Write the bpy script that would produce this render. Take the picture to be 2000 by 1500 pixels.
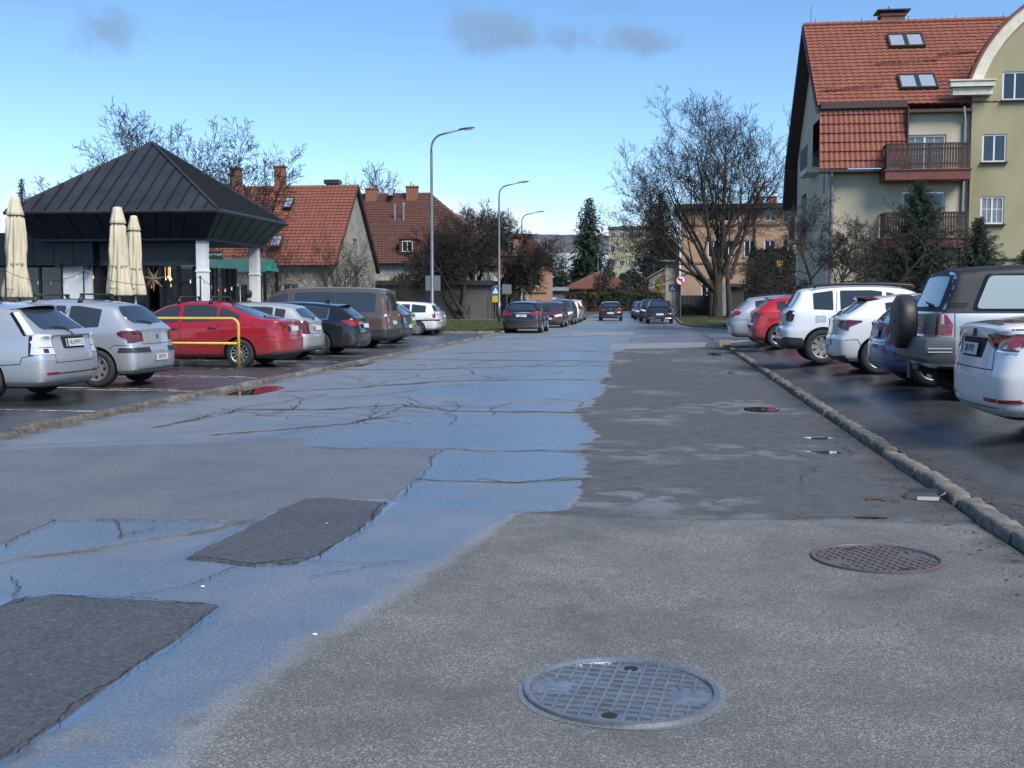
import bpy, bmesh, math, random
import numpy as np
from mathutils import Vector, Matrix, noise
from mathutils.bvhtree import BVHTree
from mathutils.geometry import delaunay_2d_cdt
R_ = math.radians
random.seed(7)
scn = bpy.context.scene
col = scn.collection
for o in list(bpy.data.objects): bpy.data.objects.remove(o)

# ------------------------------------------------------------------ camera
FPX = 2200.0; CAMH = 1.5
PITCH = math.atan(162/FPX); YAW = math.atan(285/FPX*math.cos(PITCH))
cam_d = bpy.data.cameras.new('camera'); cam = bpy.data.objects.new('camera', cam_d); col.objects.link(cam)
cam.location = (0, 0, CAMH); cam.rotation_euler = (math.pi/2-PITCH, 0, YAW)
cam_d.sensor_width = 36; cam_d.lens = FPX/2000*36; cam_d.clip_start = .1; cam_d.clip_end = 8000
scn.camera = cam
scn.render.resolution_x = 1024; scn.render.resolution_y = 768

# ------------------------------------------------------------------ sky and sun
SUN_EL, SUN_AZ = 47.0, 136.0        # azimuth clockwise from +Y (behind the camera, to the right)
w = bpy.data.worlds.new('World'); scn.world = w; w.use_nodes = True
nt = w.node_tree; nt.nodes.clear()
def N(nt, t, **k):
    n = nt.nodes.new(t)
    for a, b in k.items():
        if a == 'i':
            for q, v in b.items(): n.inputs[q].default_value = v
        else: setattr(n, a, b)
    return n
def LK(nt, a, b): nt.links.new(a, b)
sky = N(nt, 'ShaderNodeTexSky', sky_type='NISHITA', sun_disc=False)
sky.sun_elevation = R_(SUN_EL); sky.sun_rotation = R_(SUN_AZ)
sky.altitude = 350; sky.air_density = .8; sky.dust_density = 0; sky.ozone_density = 3.0
bg = N(nt, 'ShaderNodeBackground'); wo = N(nt, 'ShaderNodeOutputWorld')
bg.inputs['Strength'].default_value = .09
tc = N(nt, 'ShaderNodeTexCoord')
# low bank of pale cumulus along the horizon: noise over direction, thinned out with height
sep = N(nt, 'ShaderNodeSeparateXYZ'); LK(nt, tc.outputs['Generated'], sep.inputs[0])
mp = N(nt, 'ShaderNodeMapping', i={'Scale': (1, 1, 2.2), 'Location': (.3, .85, .0)}); LK(nt, tc.outputs['Generated'], mp.inputs[0])
n1 = N(nt, 'ShaderNodeTexNoise', i={'Scale': 7.5, 'Detail': 8, 'Roughness': .55}); LK(nt, mp.outputs[0], n1.inputs[0])
zr = N(nt, 'ShaderNodeMapRange', clamp=True, i={'From Min': .015, 'From Max': .135, 'To Min': .46, 'To Max': -.30}); LK(nt, sep.outputs['Z'], zr.inputs[0])
ad = N(nt, 'ShaderNodeMath', operation='ADD'); LK(nt, n1.outputs['Fac'], ad.inputs[0]); LK(nt, zr.outputs[0], ad.inputs[1])
cl = N(nt, 'ShaderNodeMapRange', clamp=True, interpolation_type='SMOOTHSTEP', i={'From Min': .50, 'From Max': .66, 'To Min': 0, 'To Max': .85}); LK(nt, ad.outputs[0], cl.inputs[0])
mx = N(nt, 'ShaderNodeMix', data_type='RGBA'); LK(nt, cl.outputs[0], mx.inputs['Factor'])
hsv = N(nt, 'ShaderNodeHueSaturation', i={'Hue': .4975, 'Saturation': 1.1, 'Value': 1.0}); LK(nt, sky.outputs[0], hsv.inputs['Color']); LK(nt, hsv.outputs[0], mx.inputs[6])
cn = N(nt, 'ShaderNodeTexNoise', i={'Scale': 22, 'Detail': 5}); LK(nt, mp.outputs[0], cn.inputs[0])
cc = N(nt, 'ShaderNodeValToRGB'); cc.color_ramp.elements[0].position = .35; cc.color_ramp.elements[1].position = .7
cc.color_ramp.elements[0].color = (3.7, 4.5, 5.6, 1); cc.color_ramp.elements[1].color = (5.7, 6.3, 7.0, 1)
LK(nt, cn.outputs['Fac'], cc.inputs[0]); LK(nt, cc.outputs[0], mx.inputs[7])
last = mx.outputs[2]
# small torn grey wisps high up: soft blobs round fixed sky directions, broken by noise
def sky_dir(px, py):
    u, v = (px-1000)/FPX, (750-py)/FPX
    d = cam.rotation_euler.to_matrix() @ Vector((u, v, -1)); return d.normalized()
n2 = N(nt, 'ShaderNodeTexNoise', i={'Scale': 26, 'Detail': 6, 'Roughness': .6}); LK(nt, tc.outputs['Generated'], n2.inputs[0])
n3 = N(nt, 'ShaderNodeTexNoise', i={'Scale': 14, 'Detail': 4, 'Roughness': .6}); LK(nt, tc.outputs['Generated'], n3.inputs[0])
for (px, py, rx, rz, am) in [(205, 68, .034, .024, .8), (975, 62, .038, .024, .85), (1085, 72, .055, .013, .75), (1185, 80, .06, .014, .8), (1265, 84, .03, .012, .7), (1180, 12, .045, .008, .25), (120, 5, .05, .006, .2)]:
    d = sky_dir(px, py)
    rt = Vector((d.y, -d.x, 0)).normalized(); up = rt.cross(d)
    vs = []
    for ax, rr in ((rt, rx), (up, rz)):
        q = N(nt, 'ShaderNodeVectorMath', operation='DOT_PRODUCT'); LK(nt, tc.outputs['Generated'], q.inputs[0]); q.inputs[1].default_value = ax
        s = N(nt, 'ShaderNodeMath', operation='DIVIDE'); LK(nt, q.outputs['Value'], s.inputs[0]); s.inputs[1].default_value = rr
        s2 = N(nt, 'ShaderNodeMath', operation='POWER'); LK(nt, s.outputs[0], s2.inputs[0]); s2.inputs[1].default_value = 2; vs.append(s2)
    sm = N(nt, 'ShaderNodeMath', operation='ADD'); LK(nt, vs[0].outputs[0], sm.inputs[0]); LK(nt, vs[1].outputs[0], sm.inputs[1])
    nz = N(nt, 'ShaderNodeMath', operation='MULTIPLY_ADD', i={1: -3.2}); LK(nt, n2.outputs['Fac'], nz.inputs[0]); 
    nz.inputs[2].default_value = 2.3
    nz2 = N(nt, 'ShaderNodeMath', operation='MULTIPLY_ADD', i={1: -3.0}); LK(nt, n3.outputs['Fac'], nz2.inputs[0]); LK(nt, nz.outputs[0], nz2.inputs[2])
    t = N(nt, 'ShaderNodeMath', operation='ADD'); LK(nt, sm.outputs[0], t.inputs[0]); LK(nt, nz2.outputs[0], t.inputs[1])
    dp = N(nt, 'ShaderNodeVectorMath', operation='DOT_PRODUCT'); LK(nt, tc.outputs['Generated'], dp.inputs[0]); dp.inputs[1].default_value = d
    fr = N(nt, 'ShaderNodeMath', operation='GREATER_THAN', i={1: .5}); LK(nt, dp.outputs['Value'], fr.inputs[0])
    f = N(nt, 'ShaderNodeMapRange', clamp=True, interpolation_type='SMOOTHSTEP', i={'From Min': .55, 'From Max': -1.3, 'To Min': 0, 'To Max': am}); LK(nt, t.outputs[0], f.inputs[0])
    ff = N(nt, 'ShaderNodeMath', operation='MULTIPLY'); LK(nt, f.outputs[0], ff.inputs[0]); LK(nt, fr.outputs[0], ff.inputs[1])
    m = N(nt, 'ShaderNodeMix', data_type='RGBA'); LK(nt, ff.outputs[0], m.inputs['Factor']); LK(nt, last, m.inputs[6]); m.inputs[7].default_value = (1.3, 2.05, 3.2, 1)
    last = m.outputs[2]
LK(nt, last, bg.inputs['Color']); LK(nt, bg.outputs[0], wo.inputs[0])
sd = bpy.data.lights.new('sun', 'SUN'); sd.energy = 2.4; sd.angle = R_(35); sd.color = (1, .95, .88)
so = bpy.data.objects.new('sun', sd); col.objects.link(so)
az = R_(SUN_AZ); el = R_(SUN_EL)
sdir = Vector((math.sin(az)*math.cos(el), math.cos(az)*math.cos(el), math.sin(el)))
so.rotation_euler = sdir.to_track_quat('Z', 'Y').to_euler()
vs_ = scn.view_settings; vs_.view_transform = 'Standard'; vs_.look = 'None'; vs_.gamma = 1; vs_.exposure = 1.12
scn.render.engine = 'CYCLES'
scn.cycles.max_bounces = 5; scn.cycles.diffuse_bounces = 2; scn.cycles.glossy_bounces = 3; scn.cycles.transparent_max_bounces = 12
scn.cycles.caustics_reflective = False; scn.cycles.caustics_refractive = False

# ------------------------------------------------------------------ pixel <-> place helpers
_rm = cam.rotation_euler.to_matrix()
def ray(px, py): return _rm @ Vector(((px-1000)/FPX, (750-py)/FPX, -1))
def G(px, py, z=0.0):
    d = ray(px, py); t = (z-CAMH)/d.z; return Vector((d.x*t, d.y*t, z))
def PY(px, py, Y):
    d = ray(px, py); t = Y/d.y; return Vector((d.x*t, Y, CAMH+d.z*t))

# ------------------------------------------------------------------ object helpers
def tag(o, label=None, cat=None, group=None, kind=None):
    if label: o['label'] = label
    if cat: o['category'] = cat
    if group: o['group'] = group
    if kind: o['kind'] = kind
    return o
def thing(name, loc, label, cat, group=None, rz=0):
    o = bpy.data.objects.new(name, None); col.objects.link(o); o.empty_display_size = .2
    o.location = loc; o.rotation_euler = (0, 0, rz); return tag(o, label, cat, group)
def link(name, me, parent=None, mat=None, loc=None, rot=None):
    o = bpy.data.objects.new(name, me); col.objects.link(o)
    if parent is not None: o.parent = parent
    if mat is not None and len(me.materials) == 0: me.materials.append(mat)
    if loc is not None: o.location = loc
    if rot is not None: o.rotation_euler = rot
    return o
def copy_tree(o, parent=None):
    c = o.copy(); col.objects.link(c); c.parent = parent
    for ch in list(o.children): copy_tree(ch, c)
    return c
class MB:
    """collects simple shapes into one mesh"""
    def __init__(s): s.v = []; s.f = []; s.m = []; s.mi = 0
    def add(s, vs, fs):
        b = len(s.v); s.v += [tuple(p) for p in vs]
        for f in fs: s.f.append(tuple(i+b for i in f)); s.m.append(s.mi)
        return s
    def box(s, c, d, rz=0, M=None):
        hx, hy, hz = d[0]/2, d[1]/2, d[2]/2
        P = [Vector((x*hx, y*hy, z*hz)) for z in (-1, 1) for y in (-1, 1) for x in (-1, 1)]
        if M is not None: P = [M @ p for p in P]
        if rz:
            r = Matrix.Rotation(rz, 3, 'Z'); P = [r @ p for p in P]
        c = Vector(c)
        return s.add([p+c for p in P], [(0, 2, 3, 1), (4, 5, 7, 6), (0, 1, 5, 4), (2, 6, 7, 3), (0, 4, 6, 2), (1, 3, 7, 5)])
    def b2(s, a, b):
        return s.box([(a[i]+b[i])/2 for i in range(3)], [abs(b[i]-a[i]) for i in range(3)])
    def tube(s, pts, rad, n=8, caps=True):
        pts = [Vector(p) for p in pts]; rs = rad if isinstance(rad, (list, tuple)) else [rad]*len(pts)
        V = []; F = []; prev = None
        for i, p in enumerate(pts):
            d = (pts[min(i+1, len(pts)-1)]-pts[max(i-1, 0)]); d = d.normalized() if d.length > 1e-9 else Vector((0, 0, 1))
            if prev is None: a = d.orthogonal().normalized()
            else:
                a = prev-d*prev.dot(d); a = a.normalized() if a.length > 1e-6 else d.orthogonal().normalized()
            prev = a; b = d.cross(a)
            for k in range(n):
                t = 2*math.pi*k/n; V.append(p+(a*math.cos(t)+b*math.sin(t))*rs[i])
        for i in range(len(pts)-1):
            for k in range(n): F.append((i*n+k, i*n+(k+1) % n, (i+1)*n+(k+1) % n, (i+1)*n+k))
        if caps: F.append(tuple(range(n-1, -1, -1))); F.append(tuple(range((len(pts)-1)*n, len(pts)*n)))
        return s.add(V, F)
    def lathe(s, prof, n=24, c=(0, 0, 0), axis='Z', wob=None):
        V = []; F = []; c = Vector(c)
        for (r, z) in prof:
            for k in range(n):
                t = 2*math.pi*k/n; rr = r*(wob(t, z) if wob else 1)
                p = Vector((rr*math.cos(t), rr*math.sin(t), z))
                if axis == 'Y': p = Vector((p.x, p.z, p.y))
                V.append(p+c)
        m = len(prof)
        for i in range(m-1):
            for k in range(n): F.append((i*n+k, i*n+(k+1) % n, (i+1)*n+(k+1) % n, (i+1)*n+k))
        return s.add(V, F)
    def prism(s, poly, z0, z1):
        n = len(poly); V = [(p[0], p[1], z0) for p in poly]+[(p[0], p[1], z1) for p in poly]
        F = [tuple(range(n-1, -1, -1)), tuple(range(n, 2*n))]+[(i, (i+1) % n, n+(i+1) % n, n+i) for i in range(n)]
        return s.add(V, F)
    def quad(s, *p): return s.add(p, [tuple(range(len(p)))])
    def mesh(s, name, mats, smooth=False, recalc=True):
        me = bpy.data.meshes.new(name); me.from_pydata(s.v, [], s.f)
        for m in (mats if isinstance(mats, (list, tuple)) else [mats]): me.materials.append(m)
        if max(s.m, default=0): me.polygons.foreach_set('material_index', s.m)
        if recalc:
            bm = bmesh.new(); bm.from_mesh(me); bmesh.ops.recalc_face_normals(bm, faces=bm.faces); bm.to_mesh(me); bm.free()
        if smooth: me.shade_smooth()
        me.update(); return me
    def build(s, name, mats, parent=None, smooth=False, loc=None, rot=None, recalc=True):
        return link(name, s.mesh(name, mats, smooth, recalc), parent, None, loc, rot)

# ------------------------------------------------------------------ materials
MAT = {}
def mat(name, c=(.5, .5, .5), rough=.6, metal=0, var=.0, scale=8.0, bump=0.0, bscale=None, coat=0, c2=None, spec=.5, emit=None, estr=1, detail=5, ior=0, coords='Object', stretch=None, trans=0, alpha=1, dirt=None, ramp=(.35, .65)):
    if name in MAT: return MAT[name]
    m = bpy.data.materials.new(name); m.use_nodes = True; MAT[name] = m
    t = m.node_tree; b = t.nodes['Principled BSDF']
    b.inputs['Roughness'].default_value = rough; b.inputs['Metallic'].default_value = metal
    b.inputs['Specular IOR Level'].default_value = spec
    b.inputs['Base Color'].default_value = (*c, 1)
    if ior: b.inputs['IOR'].default_value = ior
    if coat: b.inputs['Coat Weight'].default_value = coat; b.inputs['Coat Roughness'].default_value = .04
    if trans: b.inputs['Transmission Weight'].default_value = trans
    if alpha < 1: b.inputs['Alpha'].default_value = alpha
    if emit: b.inputs['Emission Color'].default_value = (*emit, 1); b.inputs['Emission Strength'].default_value = estr
    tcn = None
    if var or c2 or bump or dirt:
        tcn = N(t, 'ShaderNodeTexCoord'); src = tcn.outputs[coords]
        if stretch:
            mp = N(t, 'ShaderNodeMapping', i={'Scale': stretch}); LK(t, src, mp.inputs[0]); src = mp.outputs[0]
    csrc = None
    if var or c2:
        nz = N(t, 'ShaderNodeTexNoise', i={'Scale': scale, 'Detail': detail, 'Roughness': .6}); LK(t, src, nz.inputs[0])
        rp = N(t, 'ShaderNodeValToRGB'); e = rp.color_ramp.elements
        e[0].position, e[1].position = ramp
        a_ = c if c2 else tuple(x*(1-var) for x in c); b_ = c2 if c2 else tuple(min(1, x*(1+var)) for x in c)
        e[0].color = (*a_, 1); e[1].color = (*b_, 1)
        LK(t, nz.outputs['Fac'], rp.inputs[0]); csrc = rp.outputs[0]; LK(t, csrc, b.inputs['Base Color'])
    if dirt:      # road film splashed on the lower part: (colour, z_low, z_high, amount)
        dc, z0, z1, am = dirt
        sp = N(t, 'ShaderNodeSeparateXYZ'); LK(t, tcn.outputs['Object'], sp.inputs[0])
        mr = N(t, 'ShaderNodeMapRange', clamp=True, i={'From Min': z0, 'From Max': z1, 'To Min': 1, 'To Max': 0}); LK(t, sp.outputs['Z'], mr.inputs[0])
        nd = N(t, 'ShaderNodeTexNoise', i={'Scale': 5, 'Detail': 6, 'Roughness': .65})
        mpd = N(t, 'ShaderNodeMapping', i={'Scale': (2.5, 2.5, .7)}); LK(t, tcn.outputs['Object'], mpd.inputs[0]); LK(t, mpd.outputs[0], nd.inputs[0])
        ml = N(t, 'ShaderNodeMath', operation='MULTIPLY'); LK(t, mr.outputs[0], ml.inputs[0]); LK(t, nd.outputs['Fac'], ml.inputs[1])
        m2 = N(t, 'ShaderNodeMath', operation='MULTIPLY', use_clamp=True, i={1: am*1.7}); LK(t, ml.outputs[0], m2.inputs[0])
        mx = N(t, 'ShaderNodeMix', data_type='RGBA'); LK(t, m2.outputs[0], mx.inputs['Factor'])
        if csrc: LK(t, csrc, mx.inputs[6])
        else: mx.inputs[6].default_value = (*c, 1)
        mx.inputs[7].default_value = (*dc, 1); LK(t, mx.outputs[2], b.inputs['Base Color'])
        rr = N(t, 'ShaderNodeMapRange', i={'To Min': rough, 'To Max': .7}); LK(t, m2.outputs[0], rr.inputs[0]); LK(t, rr.outputs[0], b.inputs['Roughness'])
        if coat:
            c3 = N(t, 'ShaderNodeMapRange', i={'To Min': coat, 'To Max': .1}); LK(t, m2.outputs[0], c3.inputs[0]); LK(t, c3.outputs[0], b.inputs['Coat Weight'])
    if bump:
        nb = N(t, 'ShaderNodeTexNoise', i={'Scale': bscale or scale*4, 'Detail': 4}); LK(t, src, nb.inputs[0])
        bp = N(t, 'ShaderNodeBump', i={'Strength': 1, 'Distance': bump}); LK(t, nb.outputs['Fac'], bp.inputs['Height']); LK(t, bp.outputs[0], b.inputs['Normal'])
    return m
DIRT = ((.16, .15, .13), .15, .75, .55)
def paint(name, c, metal=.0, rough=.3, coat=1, dirt=.45): return mat('paint_'+name, c, rough, metal, coat=coat, dirt=((.15, .14, .125), .2, .8, dirt))
mat('car_glass', (.030, .036, .042), .03, ior=1.75)
mat('car_glass_rear', (.025, .033, .04), .04, ior=2.3)
mat('rubber', (.022, .022, .023), .8, bump=.002, bscale=40)
mat('black_plastic', (.022, .023, .025), .5, dirt=((.1, .095, .085), .1, .7, .5))
mat('gloss_black', (.008, .008, .009), .12)
mat('well', (.006, .006, .006), .9)
mat('alloy', (.48, .49, .5), .32, .8, dirt=((.12, .11, .1), -1, 2, .6))
mat('steel_rim', (.36, .37, .38), .42, .5, dirt=((.12, .11, .1), -1, 2, .6))
mat('lamp_red', (.30, .008, .012), .08, coat=1)
mat('lamp_red_dark', (.10, .004, .007), .08, coat=1)
mat('lamp_clear', (.62, .62, .64), .1, coat=1)
mat('lamp_lit', (.6, .02, .02), .2, emit=(1, .04, .03), estr=2.2)
mat('chrome', (.75, .76, .78), .12, 1)
mat('plate', (.72, .73, .72), .4, dirt=((.3, .29, .27), -1, 3, .5))
mat('plate_blue', (.01, .03, .25), .4)
mat('plate_ink', (.02, .02, .02), .6)
mat('gap', (.012, .012, .013), .9)
def rpoly(P, r, n=3):
    """round the corners of a 2D polygon"""
    out = []; m = len(P)
    for i in range(m):
        p, a, b = Vector(P[i]), Vector(P[i-1]), Vector(P[(i+1) % m])
        ra = min(r, (a-p).length*.45); rb = min(r, (b-p).length*.45)
        if ra < 1e-4 or rb < 1e-4: out.append(tuple(p)); continue
        A = p+(a-p).normalized()*ra; B = p+(b-p).normalized()*rb
        for k in range(n+1):
            t = k/n; out.append(tuple(A*(1-t)**2+p*2*t*(1-t)+B*t*t))
    return out
def inpoly(x, y, P):
    c = False; j = len(P)-1
    for i in range(len(P)):
        if (P[i][1] > y) != (P[j][1] > y) and x < (P[j][0]-P[i][0])*(y-P[i][1])/(P[j][1]-P[i][1])+P[i][0]: c = not c
        j = i
    return c
def text_mesh(s, size, mtl, ext=.001, sx=1.0):
    cu = bpy.data.curves.new('t', 'FONT'); cu.body = s; cu.size = size; cu.align_x = 'CENTER'; cu.align_y = 'CENTER'; cu.extrude = ext; cu.resolution_u = 2
    o = bpy.data.objects.new('t', cu); col.objects.link(o)
    dg = bpy.context.evaluated_depsgraph_get(); me = bpy.data.meshes.new_from_object(o.evaluated_get(dg))
    bpy.data.objects.remove(o); me.transform(Matrix.Diagonal((sx, 1, 1, 1)))
    me.materials.clear(); me.materials.append(mtl); return me

# ================================================================== ground, road, kerbs
KL, KR = -7.12, 2.16          # kerb faces
rng = np.random.default_rng(3)
def pnoise(X, Y, sc, seed=0, oct=4):
    """value noise on arrays"""
    r = np.random.default_rng(seed); T = r.random((256, 256)); out = np.zeros_like(X); a = 1; tot = 0
    for o in range(oct):
        x = X*sc*2**o+17.3*o; y = Y*sc*2**o+9.1*o
        xi = np.floor(x).astype(int); yi = np.floor(y).astype(int); fx = x-xi; fy = y-yi
        fx = fx*fx*(3-2*fx); fy = fy*fy*(3-2*fy); g = lambda i, j: T[(xi+i) % 256, (yi+j) % 256]
        out += a*((g(0, 0)*(1-fx)+g(1, 0)*fx)*(1-fy)+(g(0, 1)*(1-fx)+g(1, 1)*fx)*fy); tot += a; a *= .5
    return out/tot
def sdist(X, Y, P, closed=True):
    """signed distance to a polygon (inside negative); plain distance for an open line"""
    d = np.full(X.shape, 1e9); ins = np.zeros(X.shape, bool); n = len(P)
    for i in range(n if closed else n-1):
        ax, ay = P[i]; bx, by = P[(i+1) % n]; ex, ey = bx-ax, by-ay; L2 = ex*ex+ey*ey+1e-12
        t = np.clip(((X-ax)*ex+(Y-ay)*ey)/L2, 0, 1); d = np.minimum(d, (X-ax-t*ex)**2+(Y-ay-t*ey)**2)
        if closed:
            c = ((ay > Y) != (by > Y)) & (X < (bx-ax)*(Y-ay)/(by-ay+1e-12)+ax); ins ^= c
    d = np.sqrt(d); return np.where(ins, -d, d) if closed else d
def sst(x, a, b):
    t = np.clip((x-a)/(b-a), 0, 1); return t*t*(3-2*t)
gp = lambda L: [tuple(G(x, y)[:2]) for x, y in L]
# outlines of the repairs, read off the photograph and laid on the ground
P_LEFT = gp([(-150, 905), (0, 880), (300, 868), (590, 861), (600, 874), (862, 878), (815, 930), (765, 976), (690, 976), (600, 975), (540, 996), (490, 1018), (300, 1017), (108, 1016), (40, 1045), (-60, 1090), (-250, 1080)])
P_MID = gp([(758, 983), (690, 978), (640, 974), (595, 976), (560, 992), (520, 1012), (470, 1040), (420, 1062), (362, 1092), (430, 1098), (470, 1103), (500, 1106), (580, 1100), (625, 1082), (655, 1062), (700, 1034), (735, 1006)])
P_LOW = gp([(-300, 1330), (0, 1186), (30, 1172), (120, 1164), (200, 1170), (300, 1176), (395, 1180), (425, 1184), (320, 1262), (220, 1330), (110, 1412), (0, 1482), (-200, 1600)])
WETB = [(2.0, -1.9), (3.35, -1.61), (3.86, -1.58), (4.67, -1.51), (6.26, -1.25), (7.2, -1.12), (7.85, -.98), (8.0, -.62), (9.6, -.62), (10.3, -.70), (12.56, -.73), (13.2, -.86), (14.3, -1.0), (15.5, -1.08), (16.3, -.98), (18.5, -.88), (20.4, -.95), (24, -1.0), (32.5, -1.3), (36, -1.1), (38, .0), (42, 1.2), (46, 2.3), (300, 2.6)]
TRANS = [[(800, 938), (900, 940), (1010, 944), (1130, 935)], [(868, 878), (960, 882), (1060, 880), (1150, 882)], [(640, 800), (780, 790), (880, 803), (1000, 805), (1130, 806)], [(560, 765), (700, 757), (860, 745), (1050, 742), (1185, 742)], [(650, 722), (820, 722), (1000, 716), (1185, 715)], [(700, 700), (900, 703), (1180, 706)], [(830, 668), (1000, 662), (1180, 655)], [(300, 835), (480, 800), (640, 800)], [(420, 850), (600, 835), (760, 815)], [(900, 690), (1100, 685), (1190, 688)], [(480, 880), (480, 880)]]
LONG = [[(0, 1105), (60, 1088), (170, 1078), (300, 1055), (420, 1035), (495, 1018)], [(0, 1475), (150, 1440), (290, 1425), (400, 1400)]]
def road_attr(X, Y):
    n1 = pnoise(X, Y, .7, 1); n2 = pnoise(X, Y, 4.0, 2); n3 = pnoise(X*.35, Y*3.0, .55, 5); n4 = pnoise(X, Y, 14., 8, 3)
    wb = np.interp(Y, [p[0] for p in WETB], [p[1] for p in WETB])+(n2-.5)*(.13+.10*sst(Y, 7.5, 9))+(n4-.5)*.07*sst(Y, 6.5, 9)+.3*(pnoise(0*X, Y, 1.1, 77)-.5)*sst(Y, 8, 9)
    far = sst(Y, 9, 24)
    soft = .14-.105*sst(Y, 6.8, 8.0)+.03*far
    w = 1-sst(X-wb, -soft, soft)                                  # wet film left of the line
    streak = sst(n3, .40, .72)*sst(Y, 10, 18)
    w *= 1-.42*streak-.10*(1-n1)
    w *= np.where(Y > 8, .60+.40*sst(X+1.6*(n1-.5), -5.4, -2.6), .80+.35*(n1-.5)+.2*(n2-.5))
    w *= 1-.30*sst(n1, .5, .8)*(Y < 9)
    lane = (1-w)*sst(Y, 7.75, 7.9)                                 # rougher damp strip on the right
    w = np.maximum(w, lane*(.05+.20*sst(n1, .48, .7)*sst(n2, .42, .62)))
    for pl in TRANS:
        P = gp(pl); d = sdist(X, Y, P, False); yy = P[0][1]
        s = .05+.0075*yy; w *= 1-.88*np.exp(-(d/s)**2)*sst(n2, .2, .55)
    for pl in LONG:
        d = sdist(X, Y, gp(pl), False); w *= 1-.85*np.exp(-(d/.085)**2)*sst(n2, .2, .55)
    dk = np.zeros_like(X)
    for pl, s0, s1 in [(q, .035, .0055) for q in TRANS]+[(q, .10, 0) for q in LONG]:
        P = gp(pl); d = sdist(X, Y, P, False); dk = np.maximum(dk, np.exp(-(d/(s0+s1*P[0][1]))**2)*sst(n2, .2, .55))
    dk *= (X < wb)
    w *= 1-.4*np.exp(-((X-KL-.2)/.35)**2)*n2
    dl = sdist(X, Y, P_LEFT); w = np.where(dl < 0, np.minimum(w, .40+.10*n1), w)
    dirt = np.exp(-((X-KL)/.28)**2)*sst(n2, .30, .65)*.9+np.exp(-((X-KR)/.22)**2)*sst(n2, .25, .6)+.5*sst(X, .9, 2.1)*sst(pnoise(X, Y, 2.2, 9), .55, .75)*(Y < 8)
    dirt = np.maximum(dirt, dk*.62)
    # a film of standing water where the repairs meet the old surface
    film = np.zeros_like(X)
    for P, am in ((P_LEFT, .5), (P_MID, 1.), (P_LOW, 1.)):
        d = sdist(X, Y, P); film = np.maximum(film, am*sst(d, -.01, .012)*(1-sst(d, .02, .075+.06*n1))*sst(n2, .22, .5))
    film *= (X < wb)
    return np.clip(w, 0, 1), np.clip(dirt, 0, 1), film, lane
def grid_mesh(name, xs, ys, fn=None):
    X, Y = np.meshgrid(xs, ys); nx, ny = len(xs), len(ys)
    return X.ravel(), Y.ravel(), (np.arange((ny-1)*nx).reshape(ny-1, nx)[:, :-1].ravel(), nx)
def mk_grid(name, pieces, z, attrs, mtl):
    Xs = []; Ys = []; Fs = []; b = 0
    for xs, ys in pieces:
        X, Y, (q, nx) = grid_mesh('', xs, ys); Xs.append(X); Ys.append(Y); q = q+b
        Fs.append(np.stack([q, q+1, q+nx+1, q+nx], 1)); b += len(X)
    X = np.concatenate(Xs); Y = np.concatenate(Ys); F = np.concatenate(Fs).astype(np.int32)
    me = bpy.data.meshes.new(name); me.vertices.add(len(X)); me.loops.add(F.size); me.polygons.add(len(F))
    co = np.zeros((len(X), 3), np.float32); co[:, 0] = X; co[:, 1] = Y; co[:, 2] = z(X, Y) if callable(z) else z
    me.vertices.foreach_set('co', co.ravel()); me.loops.foreach_set('vertex_index', F.ravel())
    me.polygons.foreach_set('loop_start', np.arange(0, F.size, 4, dtype=np.int32)); me.update(calc_edges=True); me.validate()
    if attrs:
        A = np.ones((len(X), 4), np.float32)
        for i, a in enumerate(attrs(X, Y)[:4]): A[:, i] = a
        ca = me.color_attributes.new('mask', 'FLOAT_COLOR', 'POINT'); ca.data.foreach_set('color', A.ravel())
    me.materials.append(mtl); me.shade_smooth(); return me
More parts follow.
